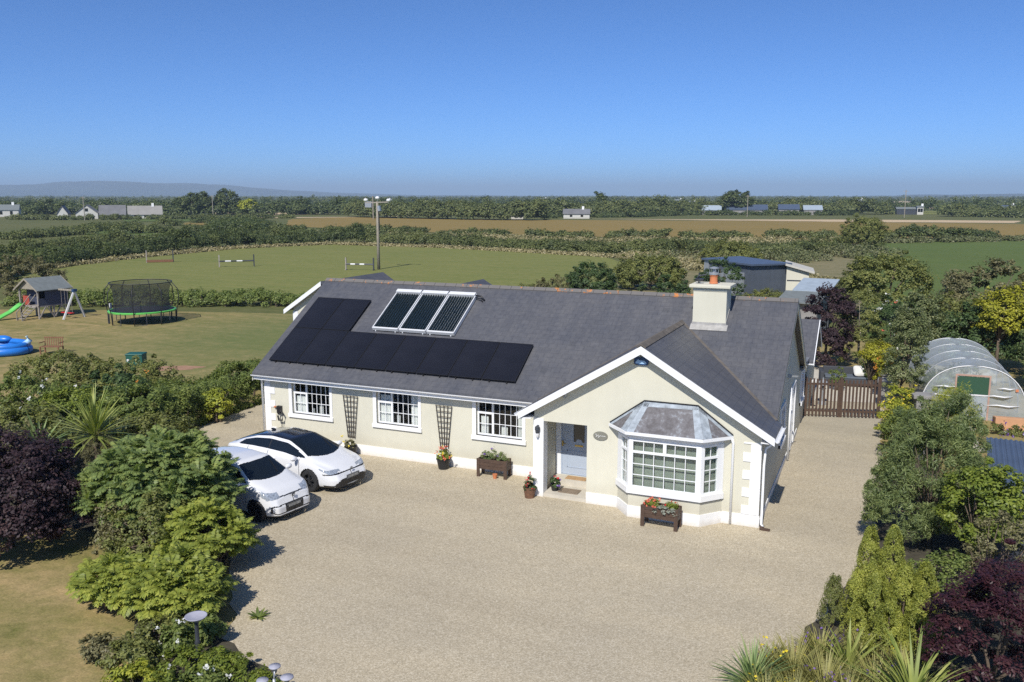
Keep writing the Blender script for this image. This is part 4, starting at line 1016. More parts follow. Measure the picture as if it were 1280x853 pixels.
def flowers_on(rs, root, C, mat, k, size, name='flower', lift=1.0):
    idx = rs.choice(len(C), k); P = C[idx, :3] + (C[idx, 3:6] * C[idx, 6][:, None] * lift) + rs.randn(k, 3) * .05
    P[:, 2] += .03
    n = 5; P = np.repeat(P, n, 0) + rs.randn(k * n, 3) * size * .35
    V, F = leaf_geo(P, unit(rs.randn(k * n, 3) + np.array([0, -.3, 1.2])), size, size * .8, rs); return np_mesh(name, V, F, mat, root)
def blades(rs, n, L, w, base_r=.08, lean=(.2, 1.3), arch=.5, segs=6, c=(0, 0, 0), up=1.0):
    """long tapering arching leaves from one centre"""
    az = rs.uniform(0, 2 * math.pi, n); th = rs.uniform(lean[0], lean[1], n); Ls = L * rs.uniform(.65, 1.15, n); V = np.empty((n, segs + 1, 2, 3))
    p = np.stack([np.cos(az) * base_r * rs.rand(n), np.sin(az) * base_r * rs.rand(n), np.zeros(n)], 1) + np.array(c); side = np.stack([-np.sin(az), np.cos(az), np.zeros(n)], 1)
    for s in range(segs + 1):
        t_ = s / segs; ww = w * (1 - t_ ** 2.2) * (.55 + .9 * min(1, t_ * 3)) * .5 + .001
        V[:, s, 0] = p + side * ww; V[:, s, 1] = p - side * ww
        a = th + arch * t_ * 1.6; d = np.stack([np.cos(az) * np.sin(a), np.sin(az) * np.sin(a), np.cos(a) * up], 1); p = p + d * (Ls / segs)[:, None]
    q = np.arange(segs); f = np.stack([2 * q, 2 * q + 1, 2 * q + 3, 2 * q + 2], 1)
    F = (np.arange(n)[:, None, None] * (2 * (segs + 1)) + f[None]).reshape(-1, 4)
    return V.reshape(-1, 3), F
def fronds(rs, n_tip, tips, dirs, per, L, wl, ll, pairs=11):
    """pinnate leaves radiating from branch tips (sumac)"""
    Vs = []; 
    for tp, dr in zip(tips, dirs):
        az0 = rs.uniform(0, 6.28)
        for k in range(per):
            az = az0 + 2 * math.pi * k / per + rs.uniform(-.3, .3); e = rs.uniform(-.25, 1.2); Lf = L * rs.uniform(.7, 1.15)
            d = np.array([math.cos(az) * math.cos(e), math.sin(az) * math.cos(e), math.sin(e)]) + dr * .5; d /= np.linalg.norm(d)
            s = np.cross(d, [0, 0, 1]); s /= max(1e-5, np.linalg.norm(s)); p = np.array(tp)
            for j in range(pairs + 1):
                t_ = (j + .5) / (pairs + 1); dd = d + np.array([0, 0, -1]) * (t_ * .85); dd /= np.linalg.norm(dd); p = p + dd * Lf / (pairs + 1)
                lw = ll * (math.sin(math.pi * (.12 + .80 * t_)) ** .7)
                nn = np.cross(dd, s) * -1
                for sg_ in ((1, -1) if j < pairs else (0,)):
                    a = s * sg_ * .85 + dd * (.45 if sg_ else 1) + np.array([0, 0, -.35]) + rs.randn(3) * .08; a /= np.linalg.norm(a)
                    q_ = np.cross(a, nn); q_ /= max(1e-5, np.linalg.norm(q_)); w_ = wl * .5
                    Vs.append([p, p + a * lw * .4 + q_ * w_, p + a * lw, p + a * lw * .4 - q_ * w_])
    V = np.array(Vs); return V.reshape(-1, 3), np.arange(len(Vs) * 4).reshape(-1, 4)

def G(*c): return c
FO = dict(
    sumac=foliage('sumac_leaves', [(.08, .115, .045), (.135, .18, .055), (.22, .25, .075)], .35),
    sumac2=foliage('young_sumac_leaves', [(.11, .14, .03), (.19, .22, .04), (.29, .30, .06)], .35),
    purple=foliage('purple_leaves', [(.022, .014, .020), (.042, .024, .029), (.075, .042, .042)], .18, .6),
    maple=foliage('wine_red_leaves', [(.030, .010, .016), (.052, .018, .024), (.085, .036, .036)], .2, .45),
    olive=foliage('olive_leaves', [(.075, .085, .028), (.13, .145, .042), (.21, .21, .068)], .35),
    dark=foliage('dark_green_leaves', [(.025, .045, .018), (.045, .075, .025), (.08, .115, .04)], .25),
    mid=foliage('mid_green_leaves', [(.065, .09, .026), (.115, .15, .038), (.19, .215, .062)], .35),
    bright=foliage('bright_green_leaves', [(.075, .105, .018), (.13, .165, .026), (.21, .235, .04)], .35),
    yellowg=foliage('yellow_green_leaves', [(.14, .17, .03), (.24, .26, .035), (.36, .35, .05)], .35),
    yellow=foliage('golden_leaves', [(.20, .20, .02), (.33, .33, .03), (.46, .43, .05)], .3),
    greygreen=foliage('feathery_grey_green', [(.07, .095, .042), (.12, .155, .058), (.21, .24, .09)], .35),
    golden_con=foliage('golden_conifer_sprays', [(.10, .12, .025), (.20, .22, .04), (.33, .33, .07)], .3, nscale=2.5),
    brownish=foliage('brown_tinged_leaves', [(.065, .062, .03), (.115, .108, .05), (.18, .165, .08)], .25),
    hedgefar=foliage('hedgerow_leaves', [(.045, .06, .024), (.088, .105, .036), (.15, .16, .055)], .3, nscale=.25),
    hedgedark=foliage('dark_hedgerow_leaves', [(.028, .042, .018), (.062, .082, .028), (.12, .14, .045)], .3, nscale=.25),
    hedgepale=foliage('pale_scrub_leaves', [(.07, .085, .035), (.11, .12, .05), (.17, .165, .09)], .25, nscale=.25),
    reedy=foliage('dry_grass_blades', [(.14, .13, .06), (.24, .21, .11), (.36, .31, .19)], .3),
    blade=foliage('sword_leaves', [(.06, .10, .035), (.12, .17, .06), (.24, .27, .12)], .2),
    bladey=foliage('yellow_striped_blades', [(.10, .14, .03), (.20, .23, .06), (.36, .36, .12)], .25),
    grassy=foliage('fine_olive_blades', [(.13, .13, .04), (.20, .19, .06), (.30, .27, .10)], .25),
    variegated=foliage('variegated_leaves', [(.06, .08, .03), (.11, .13, .05), (.22, .23, .12)], .3),
    redflower=foliage('red_petals', [(.45, .02, .03), (.65, .04, .05)], .2),
    coral=foliage('coral_petals', [(.6, .10, .06), (.75, .22, .14)], .2),
    whiteflower=foliage('white_petals', [(.6, .6, .58), (.8, .8, .78)], .2),
    purpleflower=foliage('purple_petals', [(.12, .05, .28), (.25, .15, .45)], .2),
    yellowflower=foliage('yellow_petals', [(.65, .5, .03), (.8, .65, .05)], .2),
    orangeflower=foliage('orange_petals', [(.55, .2, .03), (.65, .3, .06)], .2),
    silver=foliage('silver_trailing_leaves', [(.22, .24, .20), (.40, .42, .36)], .2))

# ------------------------------------------------------------------ things by the house
def trellis(x, label):
    r = thing('trellis', label, 'trellis', (x, YM - .05, .55), 0, 'brown fan trellises on the wall'); mb = MB()
    h = 1.47
    for k in range(5):
        u = (k - 2) / 2; mb.bar((u * .13, 0, 0), (u * .285, 0, h), .022, .014, up=(0, 1, 0))
    mb.build('upright', M['lath'], r); mb = MB()
    for k in range(9):
        z = .06 + k * (h - .08) / 8; wv = .13 + (.285 - .13) * z / h; mb.bar((-wv - .01, -.014, z), (wv + .01, -.014, z), .014, .020)
    mb.build('crossbar', M['lath'], r)
    return r
trellis(-13.63, 'dark brown fan trellis on the wall between the left and middle windows')
trellis(-10.08, 'dark brown fan trellis on the wall above the pot of mixed flowers')
def pot(name, label, loc, r, h, mat, leaves, flower=None, seed=1, hl=.18, cat='flower pot', extra=None):
    p = thing(name, label, cat, loc); rs = np.random.RandomState(seed)
    MB().lathe([(r * .72, 0), (r * .86, h * .5), (r * .97, h * .9), (r * 1.05, h * .92), (r * 1.05, h), (r * .9, h), (r * .85, h * .86), (0.0, h * .86)], (0, 0, 0), 22).build('pot', mat, p, smooth='auto')
    C = clumps(rs, [(0, 0, h + hl * .3, r * 1.05, r * 1.05, hl)], 16, .07); V, F = crown_leaves(rs, C, 45, .055, .035); np_mesh('leaves', V, F, FO[leaves], p)
    for f, k in (flower or []): flowers_on(rs, p, C, FO[f], k, .06)
    return p
pot('flower_pot', 'dark pot with yellowing plant below the left trellis, behind the car bonnet', (-13.50, 1.2, .012), .22, .32, M['black'], 'brownish', [('yellowflower', 3)], 3)
pot('flower_pot', 'black tub of pink and yellow flowers below the right trellis', (-9.98, 1.2, .012), .23, .34, M['black'], 'bright', [('coral', 12), ('yellowflower', 8), ('whiteflower', 3)], 4, .2)
pot('flower_pot', 'brown barrel pot of red geraniums in front of the porch pillar', (-6.42, -.22, .012), .19, .32, pm('brown_barrel', (.16, .08, .045), .7, .3, 12), 'dark', [('redflower', 8)], 5, .24)
pot('flower_pot', 'small dark pot with red flower standing on the porch step', (-5.85, .35, .12), .13, .18, M['black'], 'dark', [('redflower', 2), ('purpleflower', 2)], 6, .16)
MB().lathe([(.05, 0), (.075, .12), (.08, .14)], (0, 0, 0), 14).build('small_pot', M['terracotta']).location = (-8.05, .93, .012)
tag(bpy.data.objects['small_pot'], 'tiny terracotta pot on the gravel between the legs of the wall planter', 'flower pot')
m_ = MB().box(-.30, .30, -.19, .19, 0, .02).build('door_mat', M['mat']); m_.location = (-5.42, .42, .122); tag(m_, 'brown rectangular mat lying on the lower porch step', 'door mat')
m_ = MB().box(-.32, .32, -.14, .14, 0, .018).build('door_mat', pm('coir_mat', (.38, .24, .12), .95, .2, 20)); m_.location = (-5.45, 1.13, .292); tag(m_, 'tan coir mat on the upper step against the front door', 'door mat')
def planter(label, loc, rz, seed, fl, leaf, hl, silver):
    p = thing('wooden_planter', label, 'planter', loc, rz); rs = np.random.RandomState(seed); w_, d_, h_ = .98, .38, .58
    b = MB()
    for k in range(3):
        z = .26 + k * .107
        b.box(-w_ / 2, w_ / 2, -d_ / 2, -d_ / 2 + .035, z, z + .10); b.box(-w_ / 2, w_ / 2, d_ / 2 - .035, d_ / 2, z, z + .10)
        for s in (-1, 1): b.box(s * (w_ / 2 - .035), s * w_ / 2, -d_ / 2 + .036, d_ / 2 - .036, z, z + .10)
    b.box(-w_ / 2 + .04, w_ / 2 - .04, -d_ / 2 + .04, d_ / 2 - .04, .27, .5); b.build('box', M['brown_wood'], p)
    for sx in (-1, 1):
        for sy in (-1, 1):
            MB().box(sx * (w_ / 2 + .012) - .05 * (sx > 0) * 2, sx * (w_ / 2 + .012) + .1 * (sx < 0), sy * (d_ / 2 + .012) - .03 * (sy > 0), sy * (d_ / 2 + .012) + .03 * (sy < 0), 0, .585).build('leg', M['brown_wood'], p)
    C = clumps(rs, [(0, 0, .58 + hl * .2, .46, .16, hl)], 34, .075); V, F = crown_leaves(rs, C, 42, .06, .022); np_mesh('leaves', V, F, leaf, p)
    for f, k, x0, x1 in fl:
        c2 = C[(C[:, 0] > x0) & (C[:, 0] < x1)]
        if len(c2): flowers_on(rs, p, c2, FO[f], k, .065)
    if silver:
        C2 = clumps(rs, [(.15, -.2, .52, .33, .06, .13)], 16, .06); V, F = crown_leaves(rs, C2, 40, .035, .022); np_mesh('trailing_leaves', V, F, FO['silver'], p)
    return p
planter('brown wooden planter with silver green herbs under the window left of the porch', (-8.17, 1.12, .012), R(2), 11, [('purpleflower', 3, -.5, .5)], FO['greygreen'], .24, False)
planter('brown wooden planter with coral flowers and trailing silver leaves under the bay window', (-2.38, -.93, .012), R(-3), 12, [('coral', 13, -.5, 0), ('redflower', 4, 0, .3)], FO['bright'], .12, True)

# gate / picket screen at the side
g = thing('picket_gate', 'dark brown slatted double gate closing the side passage', 'gate', (0.02, 12.8, 0), math.atan2(.75, 2.72))
Lg = 2.82; mb = MB()
for k in range(21):
    x = .07 + k * (Lg - .1) / 20; arch_ = .12 * math.sin(math.pi * k / 20) * -1
    mb.box(x - .036, x + .036, -.012, .012, .05, 1.58 - .0 + arch_ * .5)
mb.build('picket', M['brown_wood'], g); mb = MB()
for z in (.22, 1.30): mb.box(.02, Lg, .013, .05, z, z + .08)
mb.build('rail', M['brown_wood'], g)
for x in (0, Lg / 2 - .02, Lg + .02): MB().box(x - .05, x + .05, .014, .1, 0, 1.62).build('post', M['brown_wood'], g)
MB().box(-.02, .02, 0, .8, 0, 1.7).build('side_panel', M['black'], g)
# rattan sofa with white cushion, lantern, small white ornament
s_ = thing('garden_sofa', 'charcoal rattan corner sofa on the patio behind the gate', 'sofa', (1.35, 19.6, .02), R(8))
MB().box(-1.05, 1.05, -.4, .4, .08, .36).build('seat', M['sofa'], s_, bevel=.03)
MB().box(-1.05, 1.05, .4, .56, .08, .78).build('backrest', M['sofa'], s_, bevel=.03)
for sx in (-1, 1): MB().box(sx * 1.05, sx * 1.22, -.4, .56, .08, .66).build('armrest', M['sofa'], s_, bevel=.03)
MB().box(-1.0, 1.0, -.36, .38, .365, .46).build('seat_cushion', pm('slate_cushion', (.10, .12, .15), .9, .1), s_, bevel=.03)
c_ = MB(); _v, _f = ellipsoid((0, 0, 0), (1, 1, 1), 24, 14); c_.add([(.27 * math.copysign(abs(x) ** .45, x), .10 * y * max(.15, 1 - .6 * max(abs(x), abs(z)) ** 3), .27 * math.copysign(abs(z) ** .45, z)) for x, y, z in _v], _f); c_ = c_.build('cushion', M['cloth'], smooth=True); c_.location = (1.85, 19.55, .74); c_.rotation_euler = (R(-35), 0, R(20)); tag(c_, 'white scatter cushion leaning in the corner of the dark garden sofa', 'cushion')
ln = thing('stone_lantern', 'grey pagoda lantern with flared roof standing behind the gate', 'lantern', (.55, 15.2, .02))
MB().lathe([(.17, 0), (.15, .1), (.09, .14), (.09, .62), (.15, .68)], (0, 0, 0), 12).build('pedestal', M['steel'], ln)
MB().lathe([(.10, .68), (.10, .88)], (0, 0, 0), 6).build('light_chamber', M['block'], ln)
MB().lathe([(.27, .86), (.25, .92), (.10, 1.03), (.03, 1.06), (.03, 1.12), (.0, 1.15)], (0, 0, 0), 12).build('roof', M['steel'], ln)
pv_ = thing('garden_ornament', 'small white mushroom shaped ornament seen through the gate bars', 'ornament', (.30, 13.6, .02))
MB().lathe([(.04, 0), (.03, .8), (.03, 1.25)], (0, 0, 0), 8).build('stem', M['path'], pv_)
MB().lathe([(.12, 1.22), (.10, 1.32), (.04, 1.38), (.0, 1.39)], (0, 0, 0), 12).build('cap', M['cloth'], pv_)
# concrete pillar & wall end on the right
bp = thing('block_pillar', 'rough concrete block pillar with overhanging cap among the shrubs', 'pillar', (4.22, 11.6, 0), R(10))
MB().box(-.28, .28, -.25, .25, 0, 1.42).build('shaft', M['block'], bp, bevel=.02)
MB().box(-.40, .40, -.34, .34, 1.42, 1.56).build('cap', M['block'], bp, bevel=.02)
bw = MB()
for k in range(6): bw.box(4.05 + k * .03, 4.25 + k * .03, 8.2 + k * .52, 8.2 + k * .52 + .5, 0, .95 - .02 * (k % 2))
bw.box(4.02, 4.28, 8.1, 11.3, .98, 1.05); tag(bw.build('garden_wall', M['block']), 'low grey block wall running towards the camera from the pillar', 'wall')
for k, (x, y, z) in enumerate(((2.85, 18.9, 1.15), (3.0, 17.3, 1.1), (2.9, 15.9, 1.05))):
    tag(MB().box(x - .2, x + .28, y - .35, y + .35, 0, z).box(x - .26, x + .34, y - .42, y + .42, z, z + .08).build('block_pier', M['block'], bevel=.02), ['grey block pier farthest back behind the yellow flowering shrub', 'grey block pier in the middle of three behind the yellow shrub', 'grey block pier nearest the gate beside the yellow shrub'][k], 'pier', 'grey block piers of the garden wall')

# polytunnel
pt = thing('polytunnel', 'clear film polytunnel with arched hoops and a timber door frame', 'greenhouse', (6.12, 14.95, 0), R(2.5))
Wt, Ht, Lt, nh, na = 1.86, 2.12, 7.2, 5, 28
def arch_pt(k, y, r=1.0):
    a = math.pi * k / na; x = -math.cos(a); z = math.sin(a)
    return (Wt * r * math.copysign(abs(x) ** .92, x), y, Ht * r * max(0, z) ** .72)
vs = []; ys = np.linspace(0, Lt, 26)
rs0 = np.random.RandomState(5)
for i, y in enumerate(ys):
    sag = 1 - .012 * abs(math.sin(math.pi * (i / 25) * (nh - 1)))
    for k in range(na + 1): vs.append(arch_pt(k, y, sag))
MB().add(vs, [(i * (na + 1) + k, i * (na + 1) + k + 1, (i + 1) * (na + 1) + k + 1, (i + 1) * (na + 1) + k) for i in range(25) for k in range(na)]).build('film_cover', M['film'], pt, smooth=True)
for i in range(nh):
    MB().tube([arch_pt(k, Lt * i / (nh - 1), 1.004) for k in range(na + 1)], .022, 6).build('hoop', M['insul'] if i == 0 else M['steel'], pt, smooth=True)
# gathered film on the end wall: pleats fanning from the door frame
dxa, dxb, dzt = -.62, .50, 1.72
for nm, y in (('end_wall', .01), ('back_wall', Lt - .01)):
    vs = []; fs = []; n = 12
    for k in range(na + 1):
        ax, _, az = arch_pt(k, 0); 
        tx = min(max(ax * .35, dxa), dxb) if nm == 'end_wall' else 0; tz = min(az * .85, dzt)
        for j in range(n + 1):
            t_ = j / n; yy = y + (-.05 * math.sin(k * 2.1 + t_ * 3) * math.sin(math.pi * t_) if nm == 'end_wall' else 0)
            X = ax * (1 - t_) + tx * t_; Z = az * (1 - t_) + tz * t_
            vs.append((X, yy, Z))
    for k in range(na):
        for j in range(n): fs.append((k * (n + 1) + j, k * (n + 1) + j + 1, (k + 1) * (n + 1) + j + 1, (k + 1) * (n + 1) + j))
    MB().add(vs, fs).build(nm, M['film'], pt, smooth=True)
d_ = MB(); d_.box(dxa - .06, dxa, -.04, .03, 0, dzt + .06); d_.box(dxb, dxb + .06, -.04, .03, 0, dzt + .06); d_.box(dxa, dxb, -.04, .03, dzt, dzt + .06); dr = d_.build('door_frame', M['pinkwood'], pt)
MB().box(dxa, dxb, -.02, -.01, 1.02, dzt - .02).build('netting_panel', M['greennet'], dr)
MB().box(dxa, dxb, -.04, .03, .96, 1.01).build('door_rail', M['insul'], dr); MB().box(dxa, dxb, -.03, .0, .02, .95).build('door_panel', M['film'], dr)
for k, (x, z, w_) in enumerate(((.85, .98, .5), (1.0, .62, .6), (-1.1, .9, .6), (-1.0, 1.25, .4), (1.1, 1.3, .3))):
    MB().tube([(x - w_, -.02, z - .02), (x - w_ * .3, -.07, z + .03), (x + w_ * .4, -.07, z), (x + w_, -.03, z + .04)], [.01, .03, .035, .008], 6).build('film_fold', M['insul'], pt, smooth=True)
MB().box(1.42, 1.52, -.05, -.02, 1.22, 1.32).build('red_tag', M['coralp'] if 'coralp' in M else M['terracotta'], pt)
plant('tomato_plant', 'leafy green crop growing inside the polytunnel', 'plant', (5.6, 18.5, 0), [(0, 0, .7, 1.2, 2.6, .7)], FO['mid'], .12, .08, 60, .3, 60, 77, trunk=('trunk', .3, .03))
ob = thing('raised_bed_board', 'pale orange wooden board box beside the polytunnel door', 'wooden box', (7.35, 14.1, 0), R(5))
MB().box(-.55, .55, -.25, .0, 0, .42).build('front_board', M['orange_wood'], ob, bevel=.01); MB().box(-.55, .55, .0, .3, 0, .36).build('soil_fill', M['soil'], ob)
# low flower border in front of it, blue roofed shed
plant('flower_border', 'border of purple pansies and green leaves beside the small lawn', 'flower bed', (7.6, 13.0, 0), [(-.9, 0, .15, .5, .3, .2), (0, .0, .15, .6, .3, .25), (.9, .1, .15, .6, .3, .22), (1.8, .2, .15, .6, .3, .22)], FO['olive'], .08, .05, 60, .13, 50, 78, trunk=('trunk', .1, .02),
      extra=lambda rs, r, C: (flowers_on(rs, r, C, FO['purpleflower'], 40, .07), flowers_on(rs, r, C, FO['whiteflower'], 10, .05)))
sh = thing('garden_shed', 'low shed with dark blue corrugated metal roof at the right edge', 'shed', (5.42, 3.0, 0), R(-4))
rf = []; n = 60
x0, x1, ya, yb = 0, 3.2, -3.4, .35
for j, y in enumerate((ya, yb)):
    for i in range(n * 2 + 1):
        x = x0 + (x1 - x0) * i / (2 * n); rf.append((x, y, 2.12 + .10 * j + .018 * math.cos(math.pi * i / 2.2)))
m2 = 2 * n + 1
MB().add(rf, [(i, i + 1, m2 + i + 1, m2 + i) for i in range(m2 - 1)]).build('roof', M['blue_roof'], sh)
MB().box(x0 + .06, x1 - .05, ya + .06, yb - .06, 0, 2.08).build('wall', M['darkmetal'], sh); MB().box(x0 - .02, x1, ya - .03, ya, 1.96, 2.12).build('fascia', M['blue_roof'], sh)
for k, (x, y) in enumerate(((5.9, 12.9), (5.75, 11.9), (5.85, 11.0), (6.0, 10.2))):
    tag(MB().add(*ellipsoid((0, 0, .08), (.22, .18, .13), 8, 5)).build('edging_stone', M['path']), ['pale edging stone nearest the polytunnel, first of four beside the small lawn', 'second edging stone from the polytunnel beside the small lawn', 'third edging stone from the polytunnel beside the small lawn', 'edging stone nearest the blue roofed shed, last of four'][k], 'stone', 'pale edging stones').location = (x, y, 0)

# ------------------------------------------------------------------ play area
tr = thing('trampoline', 'round trampoline with black safety net and lime green pad edge', 'trampoline', (-44.6, 22.2, 0), R(10))
Rt = 2.2
MB().lathe([(Rt - .10, .90), (Rt - .02, .90), (Rt + .02, .87), (Rt, .78), (Rt - .1, .80)], (0, 0, 0), 48, caps=False).build('pad', M['green_pl'], tr, smooth='auto')
MB().lathe([(.0, .86), (Rt - .1, .87)], (0, 0, 0), 48).build('jumping_mat', pm('black_mat', (.015, .017, .02), .6, .1), tr)
n_ = MB(); prof = [(Rt - .34, .9), (Rt - .42, 1.5), (Rt - .40, 2.1), (Rt - .22, 2.72)]
vs = [(r * math.cos(2 * math.pi * k / 48), r * math.sin(2 * math.pi * k / 48), z) for r, z in prof for k in range(48)]
n_.add(vs, [(i * 48 + k, i * 48 + (k + 1) % 48, (i + 1) * 48 + (k + 1) % 48, (i + 1) * 48 + k) for i in range(3) for k in range(48)]); n_.build('safety_net', M['net'], tr, smooth=True)
MB().tube([((Rt - .18) * math.cos(2 * math.pi * k / 40), (Rt - .18) * math.sin(2 * math.pi * k / 40), 2.78) for k in range(41)], .035, 6).build('top_ring', M['black'], tr, smooth=True)
for k in range(8):
    a = 2 * math.pi * (k + .5) / 8; c, s = math.cos(a), math.sin(a)
    MB().tube([((Rt + d) * c, (Rt + d) * s, z) for d, z in ((.02, .0), (.06, .5), (.10, .9), (.26, 1.6), (.20, 2.3), (-.18, 2.78))], .03, 6).build('pole', M['black'], tr, smooth=True)
    a1 = a + .35; MB().tube([(Rt * c, Rt * s, .86), (Rt * c, Rt * s, .05), (Rt * math.cos(a1), Rt * math.sin(a1), .05), (Rt * math.cos(a1), Rt * math.sin(a1), .86)], .028, 6).build('leg', M['darkmetal'], tr)
MB().box(-1.93, -1.88, -.9, -.7, .95, 1.35).build('warning_label', M['insul'], tr)

ph = thing('playhouse', 'raised grey wooden playhouse with pitched roof, ladder and porch', 'playhouse', (-53.3, 21.5, 0), R(-4))
pw_, pd_ = 1.05, 1.2     # half width (x), half depth (y)
pf = MB(); pf.box(-pw_, pw_, -pd_, pd_, .84, .93); pf.build('platform', M['grey_wood'], ph)
for sx in (-1, 1):
    for sy in (-1, 0, 1):
        MB().bar((sx * (pw_ - .05), sy * (pd_ - .05), 0), (sx * (pw_ - .05), sy * (pd_ - .05), 2.12 if sy == -1 else .85), .10).build('post', M['grey_wood'], ph)
br_ = MB()
for y0, y1 in ((-1.15, -.05), (.05, 1.15)): br_.bar((pw_, y0, .1), (pw_, y0 + .5, .84), .07); br_.bar((pw_, y1, .1), (pw_, y1 - .5, .84), .07)
br_.build('brace', M['grey_wood'], ph)
wl = MB(); wl.box(pw_ - .05, pw_, -pd_ + .6, pd_, .93, 2.12); wl.box(-pw_, -pw_ + .05, -pd_ + .6, pd_, .93, 2.12); wl.box(-pw_, pw_, pd_ - .05, pd_, .93, 2.12); wl.box(-pw_, .1, -pd_ + .6, -pd_ + .65, .93, 2.12)
wl.box(pw_ - .05, pw_, -pd_ + .05, -pd_ + .6, .93, 1.45)
wl.build('wall', M['playblue'], ph)
rf = MB(); slab(rf, [(0, -pd_ - .2, 2.88), (0, pd_ + .2, 2.88), (-pw_ - .25, pd_ + .2, 2.05), (-pw_ - .25, -pd_ - .2, 2.05)], .05); slab(rf, [(0, pd_ + .2, 2.88), (0, -pd_ - .2, 2.88), (pw_ + .25, -pd_ - .2, 2.05), (pw_ + .25, pd_ + .2, 2.05)], .05)
rf = rf.build('roof', M['grey_roof_felt'], ph)
bb_ = MB()
for y in (-pd_ - .23, pd_ + .22):
    for sx in (-1, 1): bb_.prism([(0, y, 2.90), (sx * (pw_ + .27), y, 2.05), (sx * (pw_ + .27), y, 1.93), (0, y, 2.77)], (0, .025, 0))
bb_.build('bargeboard', M['palebark'], rf)
gbl = MB().prism([(-pw_, -pd_, 2.1), (pw_, -pd_, 2.1), (0, -pd_, 2.8)], (0, .04, 0)).build('gable', M['palebark'], ph)
ld = MB()
for sx in (-.28, .28): ld.bar((.55 + sx, -pd_ - 1.15, 0), (.55 + sx, -pd_, .92), .07, .04); ld.bar((.55 + sx, -pd_ - 1.15, .55), (.55 + sx, -pd_, 1.75), .05, .04); ld.bar((.55 + sx, -pd_ - 1.15, .0), (.55 + sx, -pd_ - 1.15, .6), .05)
ld.build('handrail', M['palebark'], ph)
tl_ = MB()
for k in range(5): tl_.box(.25, .85, -pd_ - 1.05 + k * .22, -pd_ - .88 + k * .22, .12 + k * .17, .155 + k * .17)
tl_.build('tread', M['grey_wood'], ph)
MB().box(-.75, -.1, -pd_ + .1, -pd_ + .14, .95, 1.6).build('climbing_panel', pm('red_board', (.35, .06, .04), .7, .2), ph)
sld = MB(); vs = []; n = 12
for i in range(n + 1):
    t_ = i / n; y = -pd_ - .02 - 1.8 * t_; z = .95 * (1 - t_) ** 1.15 + .05 * math.sin(t_ * 9) * (1 - t_) + .06
    for (dx, dz) in ((-.26, .13), (-.24, .0), (0, -.03), (.24, .0), (.26, .13)): vs.append((-.62 - .35 * t_ + dx, y, z + dz))
sld.add(vs, [(i * 5 + k, i * 5 + k + 1, (i + 1) * 5 + k + 1, (i + 1) * 5 + k) for i in range(n) for k in range(4)])
o_ = sld.build('slide', M['green_pl'], ph, smooth=True); so_ = o_.modifiers.new('t', 'SOLIDIFY'); so_.thickness = .04
o_['label'] = 'wavy lime green slide'
MB().box(-.2, .2, -.08, .08, 0, .3)
# swing beam attached to the playhouse
swb = MB(); swb.bar((pw_, .3, 2.02), (pw_ + 1.95, .3, 2.02), .10, .12); swb.build('swing_beam', M['palebark'], ph)
MB().bar((pw_ + 1.9, .3, 2.0), (pw_ + 1.68, -.55, 0), .11).bar((pw_ + 1.9, .3, 2.0), (pw_ + 1.68, 1.15, 0), .11).build('swing_leg', M['insul'], ph)
MB().box(pw_ + 1.82, pw_ + 2.05, .15, .45, 1.93, 2.12).build('corner_bracket', pm('blue_bracket', (.02, .06, .15), .5, .1), ph)
for x in (.45, 1.15):
    MB().tube([(pw_ + x, .3, 2.0), (pw_ + x, .3, .38)], .012, 5).tube([(pw_ + x + .38, .3, 2.0), (pw_ + x + .38, .3, .38)], .012, 5).build('rope', M['grey_wood'], ph)
    MB().box(pw_ + x - .05, pw_ + x + .43, .18, .42, .33, .40).build('swing_seat', M['red'], ph, bevel=.02)

po = thing('paddling_pool', 'bright blue inflatable paddling pool at the left edge of the lawn', 'paddling pool', (-42.5, 9.75, 0), R(15))
MB().tube([((1.75 * math.cos(a)), 1.15 * math.sin(a), .24) for a in np.linspace(0, 2 * math.pi, 41)], .24, 12, cap=False).build('lower_ring', M['blue_pl'], po, smooth=True)
MB().tube([((1.72 * math.cos(a)), 1.12 * math.sin(a), .50) for a in np.linspace(0, 2 * math.pi, 41)], .17, 12, cap=False).build('upper_ring', M['blue_pl'], po, smooth=True)
MB().lathe([(0, .34), (1.05, .34)], (0, 0, 0), 30).build('water', M['pale_blue'], po)
po.children[-1].scale = (1.55, 1.0, 1)
MB().tube([(1.6, .2, .5), (1.85, .25, .75), (1.75, .2, 1.0)], [.18, .16, .08], 10).build('inflatable_head', M['pale_blue'], po, smooth=True)
MB().add(*ellipsoid((-.4, 1.05, .62), (.55, .30, .22), 14, 8)).build('inflatable_seat', M['blue_pl'], po, smooth=True)
bn = thing('garden_bench', 'small slatted brown wooden bench on the dry lawn', 'bench', (-39.6, 10.9, 0), R(20))
bk = MB()
for k in range(9): bk.bar((-.5 + k * .125, .22, .42), (-.5 + k * .125, .27, .86), .045, .02)
bk.bar((-.55, .27, .88), (.55, .27, .88), .05, .06); bk.build('backrest', M['orange_wood'] if False else pm('brown_teak', (.20, .095, .05), .8, .2, 9), bn)
M['teak'] = bn.children[0].data.materials[0]
bs = MB()
for k in range(4): bs.box(-.55, .55, -.25 + k * .12, -.16 + k * .12, .40, .43)
bs.build('seat', M['teak'], bn)
for sx in (-1, 1):
    for sy in (-.24, .22): MB().box(sx * .52 - .03, sx * .52 + .03, sy - .03, sy + .03, 0, .40).build('leg', M['teak'], bn)
    MB().box(sx * .55 - .03, sx * .55 + .03, -.27, .25, .62, .66).build('armrest', M['teak'], bn)
gb_ = thing('storage_box', 'dark green lidded box standing beside the bare soil patch', 'box', (-32.7, 10.3, 0), R(25))
